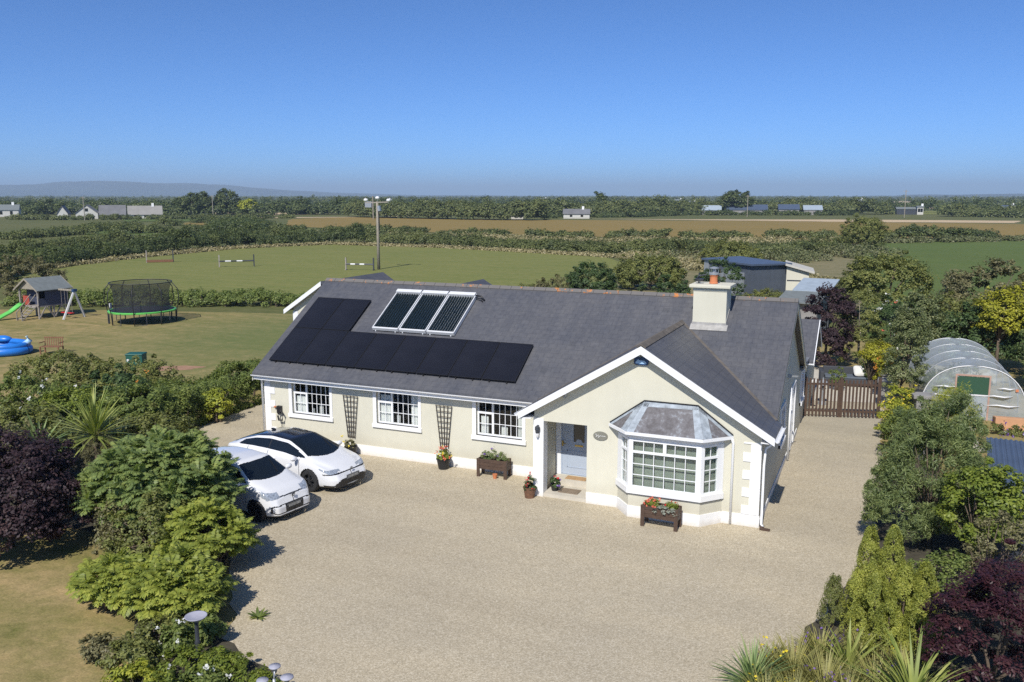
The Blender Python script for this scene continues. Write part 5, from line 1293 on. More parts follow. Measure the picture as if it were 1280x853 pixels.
MB().box(-.42, .42, -.32, .32, .02, .55).build('body', M['teal'], gb_, bevel=.02); MB().box(-.45, .45, -.35, .35, .551, .64).build('lid', M['teal'], gb_, bevel=.03)
MB().box(-.36, -.24, -.33, -.32, .25, .37).build('sticker', M['insul'], gb_)
sl_ = MB().prism([(-.5, -.22, 0), (.42, -.25, 0), (.5, .2, 0), (-.45, .25, 0)], (0, 0, .06)).build('stone_slab', M['steel']); sl_.location = (-31.6, 6.9, .004); tag(sl_, 'flat pale grey slab lying on the lawn near the clipped hedge', 'slab')

# ------------------------------------------------------------------ meadow, pole, jumps
up = thing('utility_pole', 'tall grey wooden utility pole with three white lamps rising behind the roof', 'utility pole', (-52.9, 66.2, 0))
MB().tube([(0, 0, 0), (0, 0, 4), (0, 0, 8.0)], [.19, .17, .14], 10).build('pole', M['palebark'], up, smooth=True)
MB().bar((-1.3, -.5, 7.85), (1.25, .5, 7.95), .12, .12).build('crossarm', M['grey_wood'], up)
for x, y, z in ((-1.25, -.48, 8.15), (.05, .0, 8.4), (1.25, .5, 8.12)):
    MB().tube([(x, y, z - .35), (x, y, z)], .04, 6).add(*ellipsoid((x, y, z + .02), (.28, .24, .20), 10, 8)).build('insulator', M['insul'], up, smooth=True)
MB().bar((.2, 0, 7.5), (.3, 0, 6.9), .3, .3).build('equipment_box', M['steel'], up)
MB().tube([(.24, -.05, 7), (.26, -.05, 4.8), (.26, -.05, 4.6)], .05, 6).build('cable', M['black'], up)
lw = thing('utility_pole', 'smaller far pole with a grey transformer left of the tall pole', 'utility pole', (-176, 260, 0))
MB().tube([(0, 0, 0), (0, 0, 8.6)], .22, 6).build('pole', M['palebark'], lw); MB().box(-3.2, -.4, -.6, .6, 4.4, 6.6).build('transformer', M['steel'], lw)
def jump(name, label, p0, p1, h, striped, low=False):
    a, b = Vector((*p0, 0)), Vector((*p1, 0)); r = thing('show_jump', label, 'horse jump', a.lerp(b, .5)[:], math.atan2((b - a).y, (b - a).x), 'show jumping fences'); L = (b - a).length / 2
    for s in (-1, 1): MB().bar((s * L, 0, 0), (s * L, 0, h), .14).bar((s * L, -.3, .06), (s * L, .3, .06), .1).build('upright', M['grey_wood'] if s < 0 else M['darkmetal'], r)
    n = 6
    if striped:
        for k in range(n): MB().tube([(-L + 2 * L * k / n, 0, h * .48), (-L + 2 * L * (k + 1) / n, 0, h * .48)], .09, 8).build('pole_band', M['insul'] if k in (1, 3) else M['darkmetal'], r)
    if low: MB().box(-L, L, -.15, .15, .05, .35).build('brush_box', M['teak'], r)
jump('a', 'striped horse jump in the mown field, left of the house roof', (-72.6, 61.2), (-69.6, 64.0), 1.5, True)
jump('b', 'striped horse jump in the mown field, close to the utility pole', (-55.9, 63.8), (-52.6, 64.6), 1.5, True)
jump('c', 'low brown horse jump beside the hedge at the far left of the field', (-86.5, 63.2), (-84.2, 65.5), 1.6, False, True)

# sheds behind
M['shedblue'] = pm('blue_grey_cladding', (.085, .10, .125), .5, .12, 2)
bs_ = thing('farm_shed', 'large dark blue grey metal shed seen corner on behind the house', 'shed', (-6.9, 46.7, 0), R(50))
Lx, Ly = 3.7, 5.6
w_ = MB(); w_.add([(0, 0, 0), (Lx, 0, 0), (Lx, Ly, 0), (0, Ly, 0), (0, 0, 3.3), (Lx, 0, 3.3), (Lx, Ly, 3.4), (0, Ly, 3.4)], [(0, 1, 5, 4), (1, 2, 6, 5), (2, 3, 7, 6), (3, 0, 4, 7)])
w_.build('wall', M['shedblue'], bs_)
q = MB(); slab(q, [(-.25, -.25, 3.44), (Lx + .2, -.25, 3.40), (Lx + .2, Ly + .25, 3.58), (-.25, Ly + .25, 3.55)], .14); q.build('roof', M['blue_roof'], bs_)
q = MB()
for k in range(9): q.box(.2 + k * .42, .24 + k * .42, -.02, -.002, 0, 3.25)
for k in range(13): q.box(-.02, -.002, .2 + k * .42, .24 + k * .42, 0, 3.25)
q.build('cladding_rib', M['shedblue'], bs_)
MB().box(-.10, -.0, Ly - .5, Ly + .05, 0, 3.35).build('corner_trim', M['steel'], bs_)
MB().box(-.07, -.021, .8, 3.8, 0, 2.7).build('sliding_door', M['steel'], bs_)
cs = thing('cream_outbuilding', 'small cream outbuilding with pale roof attached beside the dark metal shed', 'outbuilding', (-4.55, 49.0, 0), R(6))
w_ = MB(); w_.add([(0, 0, 0), (1.7, 0, 0), (1.7, 3.5, 0), (0, 3.5, 0), (0, 0, 3.15), (1.7, 0, 2.7), (1.7, 3.5, 2.7), (0, 3.5, 3.15)], [(0, 1, 5, 4), (1, 2, 6, 5), (2, 3, 7, 6), (3, 0, 4, 7)]); w_.build('wall', M['render'], cs)
q = MB(); slab(q, [(-.1, -.3, 3.40), (2.1, -.3, 2.8), (2.1, 3.7, 2.8), (-.1, 3.7, 3.40)], .16); q.build('roof', pm('pale_sheet', (.50, .48, .42), .7, .1), cs)
q = MB(); q.box(.06, 1.1, -.03, 0, 2.02, 2.1); q.box(1.04, 1.1, -.03, 0, 0, 2.02); q.build('door_frame', M['darkmetal'], cs)
ss = thing('store_shed', 'small shed with pale blue sheet roof behind the dark purple tree', 'shed', (-3.3, 34.0, 0), R(-6))
MB().box(0, 2.2, 0, 4.6, 0, 2.1).build('wall', M['block'], ss)
q = MB(); slab(q, [(-.25, -.4, 2.15), (2.4, -.4, 2.15), (2.4, 2.6, 2.55), (-.25, 2.6, 2.55)], .08); q.build('roof', M['grey_roof_felt'], ss)
q = MB(); slab(q, [(.15, 2.62, 2.60), (2.5, 2.62, 2.60), (2.5, 6.2, 3.1), (.15, 6.2, 3.1)], .08); q.build('upper_roof', M['pale_roof'], ss)

# garden ornaments bottom left
bb = thing('bird_bath', 'lilac grey dish bird bath on a dark fluted pedestal among white daisies', 'bird bath', (-8.82, -10.95, 0))
MB().lathe([(.0, .80), (.12, .80), (.20, .86), (.205, .875), (.19, .872), (.11, .83), (0, .825)], (0, 0, 0), 28).build('dish', M['lilac_disc'], bb, smooth=True)
MB().lathe([(.15, 0), (.13, .04), (.05, .10), (.045, .3), (.06, .34), (.04, .38), (.038, .74), (.07, .8)], (0, 0, 0), 14).build('pedestal', M['darkmetal'], bb, smooth=True)
lt = thing('garden_lamp_post', 'three headed solar garden lamp post with flat grey discs, at the lower edge', 'garden lamp', (-6.1, -12.1, 0))
MB().tube([(0, 0, 0), (0, 0, .85)], .025, 8).tube([(0, 0, .75), (-.16, -.05, .72), (-.18, -.07, .80)], .014, 6).tube([(0, 0, .75), (.16, .03, .72), (.22, .03, .88)], .014, 6).tube([(0, 0, .85), (-.04, .08, 1.0)], .014, 6).build('post', M['steel'], lt, smooth=True)
for x, y, z, r in ((-.18, -.07, .82, .10), (.24, .03, .92, .11), (-.04, .08, 1.02, .10)):
    MB().lathe([(.03, -.10), (.05, -.02), (r, 0), (r * .95, .015), (0, .03)], (x, y, z), 20).build('lamp_head', M['lilac_disc'], lt, smooth=True)

# ------------------------------------------------------------------ planting, near left
def sumac(name, label, loc, R_, h, ntip, per, seed, mat, L=.55):
    rs = np.random.RandomState(seed); r = thing(name, label, 'tree' if h > 2 else 'shrub', loc)
    tips = []; dirs = []
    while len(tips) < ntip:
        u = unit(rs.randn(3)); 
        if u[2] < -.15: continue
        k = rs.uniform(.62, 1.0); p = np.array([u[0] * R_[0] * k, u[1] * R_[1] * k, h * .42 + u[2] * h * .50 * k]); p[2] = max(.25, p[2]); tips.append(p); dirs.append(u)
    V, F = fronds(rs, ntip, tips, dirs, per, L, .052, .15); np_mesh('fronds', V, F, mat, r)
    mb = MB()
    st = [Vector((rs.uniform(-.4, .4) * R_[0], rs.uniform(-.4, .4) * R_[1], 0)) for _ in range(5)]
    for i, t_ in enumerate(tips):
        a = st[i % 5]; t_ = Vector(t_); m_ = Vector((a.x * .7 + t_.x * .3, a.y * .7 + t_.y * .3, t_.z * .5)); mb.tube([a, m_, t_], [.04, .028, .010], 5)
    mb.build('branch', M['trunk'], r, smooth=True); return r
sumac('sumac_tree', 'broad dark green feathery sumac covering the left of the small white car', (-14.0, -6.55, 0), (2.0, 1.75), 2.75, 290, 9, 21, FO['sumac'], .40)
sumac('sumac_tree', 'lighter green sumac lobe in front of the purple leaved tree', (-15.9, -5.6, 0), (1.2, 1.1), 2.0, 90, 9, 22, FO['sumac'], .40)
sumac('sumac_bush', 'mid green sumac clump casting its shadow on the gravel edge', (-11.55, -7.7, 0), (1.0, 1.0), 1.6, 90, 9, 23, FO['sumac2'], .38)
sumac('sumac_bush', 'low bright sumac suckers behind the bird bath', (-10.55, -9.75, 0), (1.05, .85), 1.3, 84, 9, 24, FO['sumac2'], .38)
sumac('sumac_bush', 'small dark sumac sprout at the edge of the dry front lawn', (-11.9, -10.0, 0), (.75, .7), 1.1, 44, 8, 25, FO['sumac2'], .36)
plant('rose_bush', 'olive brown twiggy rose bush between the sumac clumps', 'shrub', (-12.75, -8.2, 0), [(0, 0, .9, 1.0, .95, .85)], FO['olive'], .075, .05, 90, .2, 60, 26, stems=3)
plant('rose_bush', 'brown tinged rose bush in front of the big sumac, near its left side', 'shrub', (-13.9, -8.0, 0), [(0, 0, .75, .7, .6, .75)], FO['brownish'], .07, .045, 55, .18, 50, 27, stems=3)
plant('purple_plum_tree', 'large dark purple leaved tree cut by the left edge', 'tree', (-17.0, -8.7, 0), [(0, 0, 1.45, 2.0, 1.7, 1.35), (-.6, .4, 1.75, 1.4, 1.2, 1.1), (.9, -.4, 1.0, 1.0, 1.0, .95)], FO['purple'], .085, .06, 300, .30, 110, 28, trunk=('trunk', .9, .10))
# the mixed shrub bank beyond it
bank = [('evergreen_shrub', 'olive green spreading shrub at the far left of the shrub bank, below the paddling pool', (-28.0, 2.2, 0), (2.8, 2.0, 1.5), 'olive', 31), ('evergreen_shrub', 'olive green shrub just in front of the brown garden bench', (-25.2, 3.2, 0), (2.1, 1.7, 1.35), 'olive', 32),
        ('laurel_shrub', 'darker glossy green shrub between the bench and the spiky palm', (-24.2, 1.2, 0), (1.5, 1.3, 1.35), 'dark', 33), ('flowering_shrub', 'mid green shrub dotted with white blossom at the left edge', (-26.4, -.6, 0), (2.0, 1.5, 1.3), 'mid', 34),
        ('yellow_green_shrub', 'yellow green shrub left of the spiky palm', (-23.6, -1.0, 0), (1.6, 1.2, 1.25), 'bright', 35), ('evergreen_shrub', 'olive shrub between the white flowered shrub and the purple tree', (-22.9, -3.6, 0), (1.9, 1.3, 1.25), 'olive', 36),
        ('privet_shrub', 'rounded green shrub where the clipped hedge meets the shrub bank', (-21.9, .1, 0), (1.3, 1.5, 1.35), 'mid', 37), ('brown_shrub', 'brownish olive shrub directly above the big sumac', (-19.5, -1.6, 0), (1.6, 1.3, 1.0), 'olive', 38),
        ('low_shrub', 'low dark green shrub between the palm and the gravel corner', (-18.1, -3.0, 0), (1.4, 1.1, .8), 'dark', 39), ('dark_shrub', 'dark reddish green shrub behind the purple leaved tree', (-21.0, -5.6, 0), (1.6, 1.2, 1.2), 'brownish', 40)]
for nm, lb, loc, (rx, ry, h), fo, sd in bank:
    ex = (lambda rs, r, C: flowers_on(rs, r, C, FO['whiteflower'], 60, .10)) if sd == 34 else ((lambda rs, r, C: flowers_on(rs, r, C, FO['orangeflower'], 8, .08)) if sd == 37 else None)
    plant(nm, lb, 'shrub', loc, [(0, 0, h * .72, rx, ry, h * .82), (rx * .5, -ry * .2, h * .6, rx * .5, ry * .6, h * .6)], FO[fo], .10, .07, int(42 * rx * ry) + 35, .24, 75, sd, stems=2, extra=ex)
def spiky(name, label, loc, n, L, w, mat, trunk=0, seed=1, lean=(.1, 1.5), arch=.35, cat='palm'):
    rs = np.random.RandomState(seed); r = thing(name, label, cat, loc); V, F = blades(rs, n, L, w, .06, lean, arch, c=(0, 0, trunk)); np_mesh('leaves', V, F, mat, r)
    if trunk > .1: MB().tube([(0, 0, 0), (.02, .01, trunk * .5), (0, 0, trunk + .05)], [.10, .08, .07], 8).build('trunk', M['trunk'], r, smooth=True)
    return r
spiky('cordyline_palm', 'spiky green cordyline palm rising above the big sumac', (-19.6, -3.7, 0), 150, 1.6, .05, FO['bladey'], 1.3, 51, (.0, 1.75), .25)
spiky('cordyline_palm', 'smaller spiky cordyline palm left of the taller one', (-20.2, -5.2, 0), 90, 1.2, .06, FO['blade'], 1.15, 52, (.1, 1.8), .3)
plant('dry_bush', 'round brown seed headed bush in front of the taller cordyline palm', 'shrub', (-18.7, -4.3, 0), [(0, 0, .95, .55, .5, .75)], FO['brownish'], .06, .012, 60, .14, 110, 53, up=.9)
# clipped hedge beside the lawn
rs = np.random.RandomState(60); hd = thing('clipped_hedge', 'long clipped green hedge between the play lawn and the gravel, left of the house', 'hedge', (-22.2, 6.0, 0))
C = []
for i in range(1150):
    t_ = rs.uniform(-7.4, 8.6); a = rs.uniform(0, math.pi); wv = 1.15 + .2 * math.sin(t_ * .9); hh = 1.45 + .14 * math.sin(t_ * 1.3 + 1)
    x = math.copysign(abs(math.cos(a)) ** .5, math.cos(a)) * wv; z = max(.12, hh * math.sin(a) ** .45 * rs.uniform(.85, 1)) if rs.rand() < .5 else rs.uniform(.02, hh)
    if z < hh * .8: x = math.copysign(wv, rs.randn()) * rs.uniform(.85, 1.02)
    C.append((x - .03 * t_ , t_, z, math.copysign(.7, x), 0, .5, rs.uniform(.16, .30)))
C = np.array(C); V, F = crown_leaves(rs, C, 90, .085, .06); np_mesh('foliage', V, F, FO['mid'], hd)
hd2 = MB(); 
for k in range(12): hd2.tube([(0, -7 + k * 1.3, 0), (.05, -7 + k * 1.3, 1.2)], [.05, .03], 5)
hd2.build('stem', M['trunk'], hd)
plant('yellow_spotted_laurel', 'yellow green laurel bush standing against the clipped hedge by the gravel', 'shrub', (-20.7, 2.9, 0), [(0, 0, .7, .55, .6, .7)], FO['yellowg'], .13, .06, 40, .2, 40, 61, stems=3)
# bed at the lower edge
for k, (x, y, rx, h, fo, lb, fl) in enumerate([
    (-9.3, -11.0, .35, .55, 'mid', 'clump of white daisies around the bird bath pedestal', 'whiteflower'), (-9.7, -11.7, .5, .5, 'olive', 'olive leaved perennial with a few purple spikes left of the bird bath foot', None),
    (-8.5, -11.6, .55, .45, 'bright', 'bright green perennial clump right of the bird bath', None), (-8.9, -12.3, .6, .45, 'yellowg', 'yellow green perennial clump at the lower edge left of the lamp post', None),
    (-7.9, -12.0, .6, .42, 'mid', 'mid green leafy clump behind the bird bath and lamp post', 'whiteflower'), (-7.1, -11.6, .6, .38, 'bright', 'bright leafy clump on the gravel edge just above the lamp heads', None),
    (-7.5, -12.5, .5, .45, 'mid', 'green leafy clump at the foot of the three headed lamp', None), (-5.6, -11.7, .5, .36, 'bright', 'narrow green plant spilling onto the gravel right of the lamp post', None), (-4.9, -11.95, .45, .30, 'yellowg', 'last small yellow green plant of the front bed, farthest right', None),
    (-9.9, -10.8, .5, .5, 'olive', 'olive weedy plant between the sumac suckers and the bird bath', None), (-9.2, -10.4, .4, .45, 'mid', 'green plant under the rim of the bird bath toward the gravel', None), (-8.0, -11.2, .45, .35, 'bright', 'leafy clump right beside the shadow of the bird bath', None), (-6.5, -11.9, .5, .42, 'mid', 'green clump directly behind the lamp post heads', None), (-10.4, -11.6, .45, .4, 'brownish', 'brown seed headed weed at the lawn edge left of the bird bath', None), (-5.9, -12.2, .5, .4, 'bright', 'bright leafy plant right against the lamp post', None), (-8.2, -12.6, .6, .45, 'bright', 'bright clump cut by the bottom edge left of the lamp', None)]):
    plant('perennial', lb, 'plant', (x, y, 0), [(0, 0, h * .5, rx, rx * .85, h * .55)], FO[fo], .075, .04, 44, .13, 50, 70 + k, trunk=('trunk', .15, .015), extra=(lambda rs, r, C, f=fl: flowers_on(rs, r, C, FO[f], 14, .06)) if fl else None)
rs = np.random.RandomState(90); wd = thing('weed', 'lone star shaped green weed growing in the gravel', 'weed', (-8.85, -9.2, .01)); V, F = blades(rs, 26, .24, .05, .02, (.5, 1.4), .25, 4); np_mesh('leaves', V, F, FO['mid'], wd)

# ------------------------------------------------------------------ planting, near right
def feathery(name, label, cat, loc, blobs, mat, K, seed, per=120, L=.10, W=.014, rc=.26, trunk=('trunk', .8, .06)):
    return plant(name, label, cat, loc, blobs, mat, L, W, K, rc, per, seed, up=.2, rnd=1.2, flat=1.0, trunk=trunk, stems=3, droop=-.3)
feathery('tamarisk_tree', 'large feathery grey green shrub spreading over the right side of the drive', 'tree', (4.0, .6, 0), [(0, 0, 1.7, 1.2, 1.2, 1.7), (-.55, -.35, 1.1, .95, 1.0, 1.1), (.5, .6, 2.5, .75, .8, 1.3), (-.35, .5, 2.3, .6, .6, 1.1), (.7, -.5, 1.4, .8, .8, 1.3)], FO['greygreen'], 420, 101, 120, .12, .020, rc=.20)
plant('choisya_bush', 'bright lime green bush in front of the blue roofed shed', 'shrub', (4.95, -1.0, 0), [(0, 0, 1.5, .85, .8, 1.25), (.3, -.2, 1.9, .6, .6, .9)], FO['bright'], .085, .055, 120, .2, 80, 102, stems=3)
def conifer(name, label, loc, peaks, mat, seed):
    rs = np.random.RandomState(seed); r = thing(name, label, 'conifer', loc); C = []
    for (x, y, h, rad) in peaks:
        for i in range(int(330 * h * rad)):
            t_ = rs.rand() ** .8; z = .08 + t_ * h; rr = rad * (1 - t_ ** 1.6) + .06; a = rs.uniform(0, 6.28); C.append((x + math.cos(a) * rr, y + math.sin(a) * rr, z, math.cos(a), math.sin(a), .8, rs.uniform(.045, .085)))
    C = np.array(C); k = len(C); per = 90; n = k * per; ci = np.repeat(np.arange(k), per)
    u = unit(rs.randn(n, 3)); P = C[ci, :3] + u * C[ci, 6][:, None] * np.array([.75, .75, 1.6]); P[:, 2] = np.maximum(.02, P[:, 2])
    V, F = leaf_geo(P, unit(C[ci, 3:6] * np.array([1, 1, .2]) + rs.randn(n, 3) * .5), .038, .014, rs, -1.2); np_mesh('foliage', V, F, mat, r)
    mb = MB()
    for (x, y, h, rad) in peaks: mb.tube([(x, y, 0), (x, y, h * .85)], [.04, .01], 6)
    mb.build('trunk', M['trunk'], r); return r
conifer('golden_conifer', 'golden green conifer with several pointed tops at the drive edge', (3.15, -4.9, 0), [(0, .3, 2.05, .36), (-.42, .25, 2.0, .32), (.25, -.2, 1.5, .42), (-.25, -.35, 1.35, .42), (.62, .15, 1.45, .34), (.55, -.5, 1.1, .36), (-.6, -.15, 1.2, .28), (0, -.75, .95, .4)], FO['golden_con'], 103)
conifer('dwarf_conifer', 'small brown green columnar conifer left of the golden conifer', (2.12, -5.0, 0), [(0, 0, 1.05, .22)], FO['olive'], 104)
plant('japanese_maple', 'wine red domed japanese maple in the lower right corner', 'tree', (4.75, -6.6, 0), [(0, 0, 1.1, 1.15, 1.1, 1.25), (.4, .5, 1.7, .8, .8, .8)], FO['maple'], .07, .03, 200, .2, 130, 105, trunk=('trunk', .4, .07), flat=.5, up=1.0)
plant('reddish_shrub', 'small dusky reddish shrub above the wine red maple', 'shrub', (5.2, -2.9, 0), [(0, 0, 1.3, .65, .6, .95)], FO['brownish'], .06, .035, 70, .16, 60, 106, stems=3)
plant('euphorbia_bush', 'dark green leafy bush between the golden conifer and the maple', 'shrub', (4.2, -3.9, 0), [(0, 0, .8, .7, .7, .8)], FO['mid'], .07, .04, 70, .17, 60, 107, stems=3)
spiky('phormium', 'tall striped sword leaved phormium in front of the wine red maple', (3.55, -7.6, 0), 150, 1.35, .048, FO['bladey'], 0, 111, (.0, 1.35), .5, 'plant')
spiky('phormium', 'dark green sword leaved phormium at the lower edge on the gravel corner', (.95, -7.75, 0), 110, .85, .032, FO['blade'], 0, 112, (.0, 1.4), .4, 'plant')
spiky('phormium', 'broad leaved phormium in front of the golden conifer', (2.5, -6.5, 0), 34, .85, .055, FO['bladey'], 0, 113, (.0, 1.3), .3, 'plant')
for k, (x, y, L_, n_, lb) in enumerate([(3.0, -7.2, .75, 420, 'olive grass tussock between the broad leaved phormium and the maple'), (1.6, -7.2, .75, 520, 'olive tussock of fine grass beside the gravel edge, nearest the drive'), (2.15, -7.6, .8, 520, 'olive tussock of fine grass in the middle of the front right bed'), (1.25, -8.3, .6, 360, 'short fine grass tussock behind the dark phormium at the lower edge'), (2.9, -8.3, .7, 420, 'yellowish grass tussock between the two tall phormiums'), (2.0, -8.7, .6, 300, 'grass tussock cut by the bottom of the frame'), (2.0, -6.2, .6, 300, 'thin grass tussock at the foot of the small columnar conifer'), (1.2, -7.0, .5, 260, 'wispy low grass tussock on the gravel corner, farthest left of the right bed'), (2.5, -7.9, .7, 420, 'dense olive grass tussock just left of the striped phormium'), (1.7, -8.2, .65, 420, 'dense olive grass tussock right of the dark phormium'), (2.7, -5.9, .5, 260, 'small grass tussock hugging the front of the golden conifer'), (3.4, -6.4, .6, 300, 'grass tussock between the golden conifer and the wine red maple'), (4.0, -8.4, .7, 360, 'grass tussock right of the striped phormium at the lower edge')]):
    rs = np.random.RandomState(120 + k); r = thing('grass_tussock', lb, 'ornamental grass', (x, y, 0), 0, 'fine grass tussocks in the right bed'); V, F = blades(rs, n_, L_, .012, .20, (.1, 1.5), .5, 4); np_mesh('blades', V, F, FO['grassy'], r)
    V, F = leaf_geo(np.stack([rs.uniform(-.35, .35, 14), rs.uniform(-.35, .35, 14), rs.uniform(.35, .55, 14)], 1), unit(rs.randn(14, 3) + [0, 0, 1]), .06, .05, rs); np_mesh('flower', V, F, FO['yellowflower' if k % 2 else 'purpleflower'], r)
# along the block wall and drive
feathery('tamarisk_tree', 'lighter yellow green feathery shrub against the polytunnel end wall', 'tree', (4.9, 8.6, 0), [(0, 0, 1.3, .8, 1.1, 1.2), (.2, .8, 1.6, .6, .7, .8)], FO['yellowg'], 70, 131, 90, .10, .016)
plant('tall_shrub', 'green shrub at the foot of the block pillar on the drive side', 'shrub', (3.55, 8.2, 0), [(0, 0, .85, .7, 1.3, .85)], FO['mid'], .07, .045, 110, .18, 60, 132, stems=3)
plant('gold_ivy', 'yellow green variegated bush left of the concrete block pillar', 'shrub', (3.35, 11.6, 0), [(0, 0, .95, .55, .9, .9), (-.1, -.9, .7, .5, .6, .7)], FO['yellowg'], .075, .055, 90, .17, 60, 133, stems=2, extra=lambda rs, r, C: flowers_on(rs, r, C, FO['yellowflower'], 30, .07))
plant('variegated_tree', 'tall slim pale speckled tree between the gate and the polytunnel', 'tree', (3.6, 14.9, 0), [(0, 0, 2.2, .75, .9, 1.9), (.2, .8, 3.2, .6, .7, 1.0), (-.2, .4, 3.3, .4, .5, .9)], FO['variegated'], .075, .05, 200, .20, 80, 134, trunk=('trunk', 1.2, .07))
plant('golden_shrub', 'bright yellow flowering shrub behind the gate', 'shrub', (2.55, 19.2, 0), [(0, 0, 1.65, .65, .7, .55)], FO['yellow'], .09, .07, 60, .2, 70, 135, stems=3)
plant('golden_shrub', 'yellow and orange shrub just right of the gate top', 'shrub', (2.95, 17.4, 0), [(0, 0, 1.35, .35, .45, .7)], FO['yellow'], .08, .06, 34, .18, 60, 136, stems=2, extra=lambda rs, r, C: flowers_on(rs, r, C, FO['orangeflower'], 25, .08))
plant('green_shrub', 'green shrub under the yellow flowering shrub behind the gate', 'shrub', (2.5, 19.9, 0), [(0, 0, .75, .6, .6, .7)], FO['mid'], .09, .06, 50, .2, 60, 137, stems=2)
plant('purple_plum_tree', 'dark purple tree just behind the right end of the slate roof', 'tree', (.15, 24.0, 0), [(0, 0, 2.3, 1.25, 1.4, 1.9), (0, -.3, .9, 1.1, 1.1, 1.0)], FO['purple'], .11, .08, 170, .28, 90, 138, trunk=('trunk', 1.2, .09))
plant('apple_tree', 'loose mid green tree behind the garden sofa', 'tree', (1.7, 25.2, 0), [(0, 0, 2.3, 1.2, 1.2, 1.7), (0, -.8, .8, 1.2, .8, .9)], FO['olive'], .10, .06, 120, .26, 70, 139, trunk=('palebark', 1.2, .08))
plant('buddleia', 'green shrub with white and pink flower heads behind the yellow shrub', 'shrub', (3.15, 25.0, 0), [(0, 0, 1.9, 1.1, 1.1, 1.6)], FO['dark'], .10, .05, 120, .24, 70, 140, stems=3, extra=lambda rs, r, C: (flowers_on(rs, r, C, FO['whiteflower'], 50, .10), flowers_on(rs, r, C, FO['coral'], 12, .10)))
plant('round_bush', 'small rounded green bush standing on the patio beside the sofa', 'shrub', (1.0, 18.3, .02), [(0, 0, .55, .32, .32, .45)], FO['mid'], .06, .04, 30, .12, 60, 141)
plant('hawthorn_tree', 'big rounded brownish green hawthorn behind the patio', 'tree', (2.8, 43.5, 0), [(0, 0, 2.6, 3.0, 2.4, 2.1), (-1.2, 0, 2.4, 1.8, 1.6, 1.9)], FO['olive'], .16, .11, 240, .42, 80, 142, trunk=('trunk', 1.2, .16))
plant('hawthorn_tree', 'large brownish olive hawthorn at the edge of the green pasture', 'tree', (8.0, 33.0, 0), [(0, 0, 2.9, 2.7, 2.2, 2.2), (-1.3, -.8, 1.8, 1.7, 1.6, 1.7), (1.4, -1, 2.2, 1.7, 1.6, 1.8)], FO['brownish'], .14, .10, 300, .38, 80, 143, trunk=('trunk', 1.2, .16))
plant('elder_tree', 'mid green tree between the big hawthorn and the polytunnel', 'tree', (5.9, 28.2, 0), [(0, 0, 1.9, 1.8, 1.3, 1.6)], FO['olive'], .13, .09, 170, .34, 80, 144, trunk=('trunk', 1.0, .12))
plant('dark_evergreen', 'very dark evergreen mass directly behind the polytunnel', 'tree', (7.3, 26.4, 0), [(0, 0, 1.6, 2.4, 1.0, 1.7), (2.6, -.5, 1.8, 1.8, 1.2, 1.8)], FO['dark'], .13, .09, 230, .36, 80, 145, trunk=('trunk', .8, .12))
plant('golden_elder', 'yellow leaved tree at the right edge above the polytunnel', 'tree', (8.0, 25.4, 0), [(0, 0, 2.9, 1.0, 1.0, 1.2), (.8, .2, 3.2, .9, .8, 1.1)], FO['yellow'], .12, .08, 120, .32, 70, 146, trunk=('trunk', 1.8, .10), extra=lambda rs, r, C: flowers_on(rs, r, C, FO['yellow'], 60, .13))
plant('holly_tree', 'blue green tree cut by the right edge beside the polytunnel', 'tree', (9.6, 20.6, 0), [(0, 0, 2.0, 1.25, 1.5, 1.9), (.2, 1.4, 2.6, 1.0, 1.0, 1.5), (-.1, -1.0, .9, .7, .7, .8)], FO['greygreen'], .10, .07, 230, .28, 80, 147, trunk=('trunk', 1.0, .10))
plant('birch_tree', 'pale olive tree between the speckled tree and the elder', 'tree', (4.4, 24.4, 0), [(0, 0, 2.4, 1.1, 1.2, 1.7)], FO['variegated'], .10, .07, 120, .26, 70, 148, trunk=('palebark', 1.2, .08))
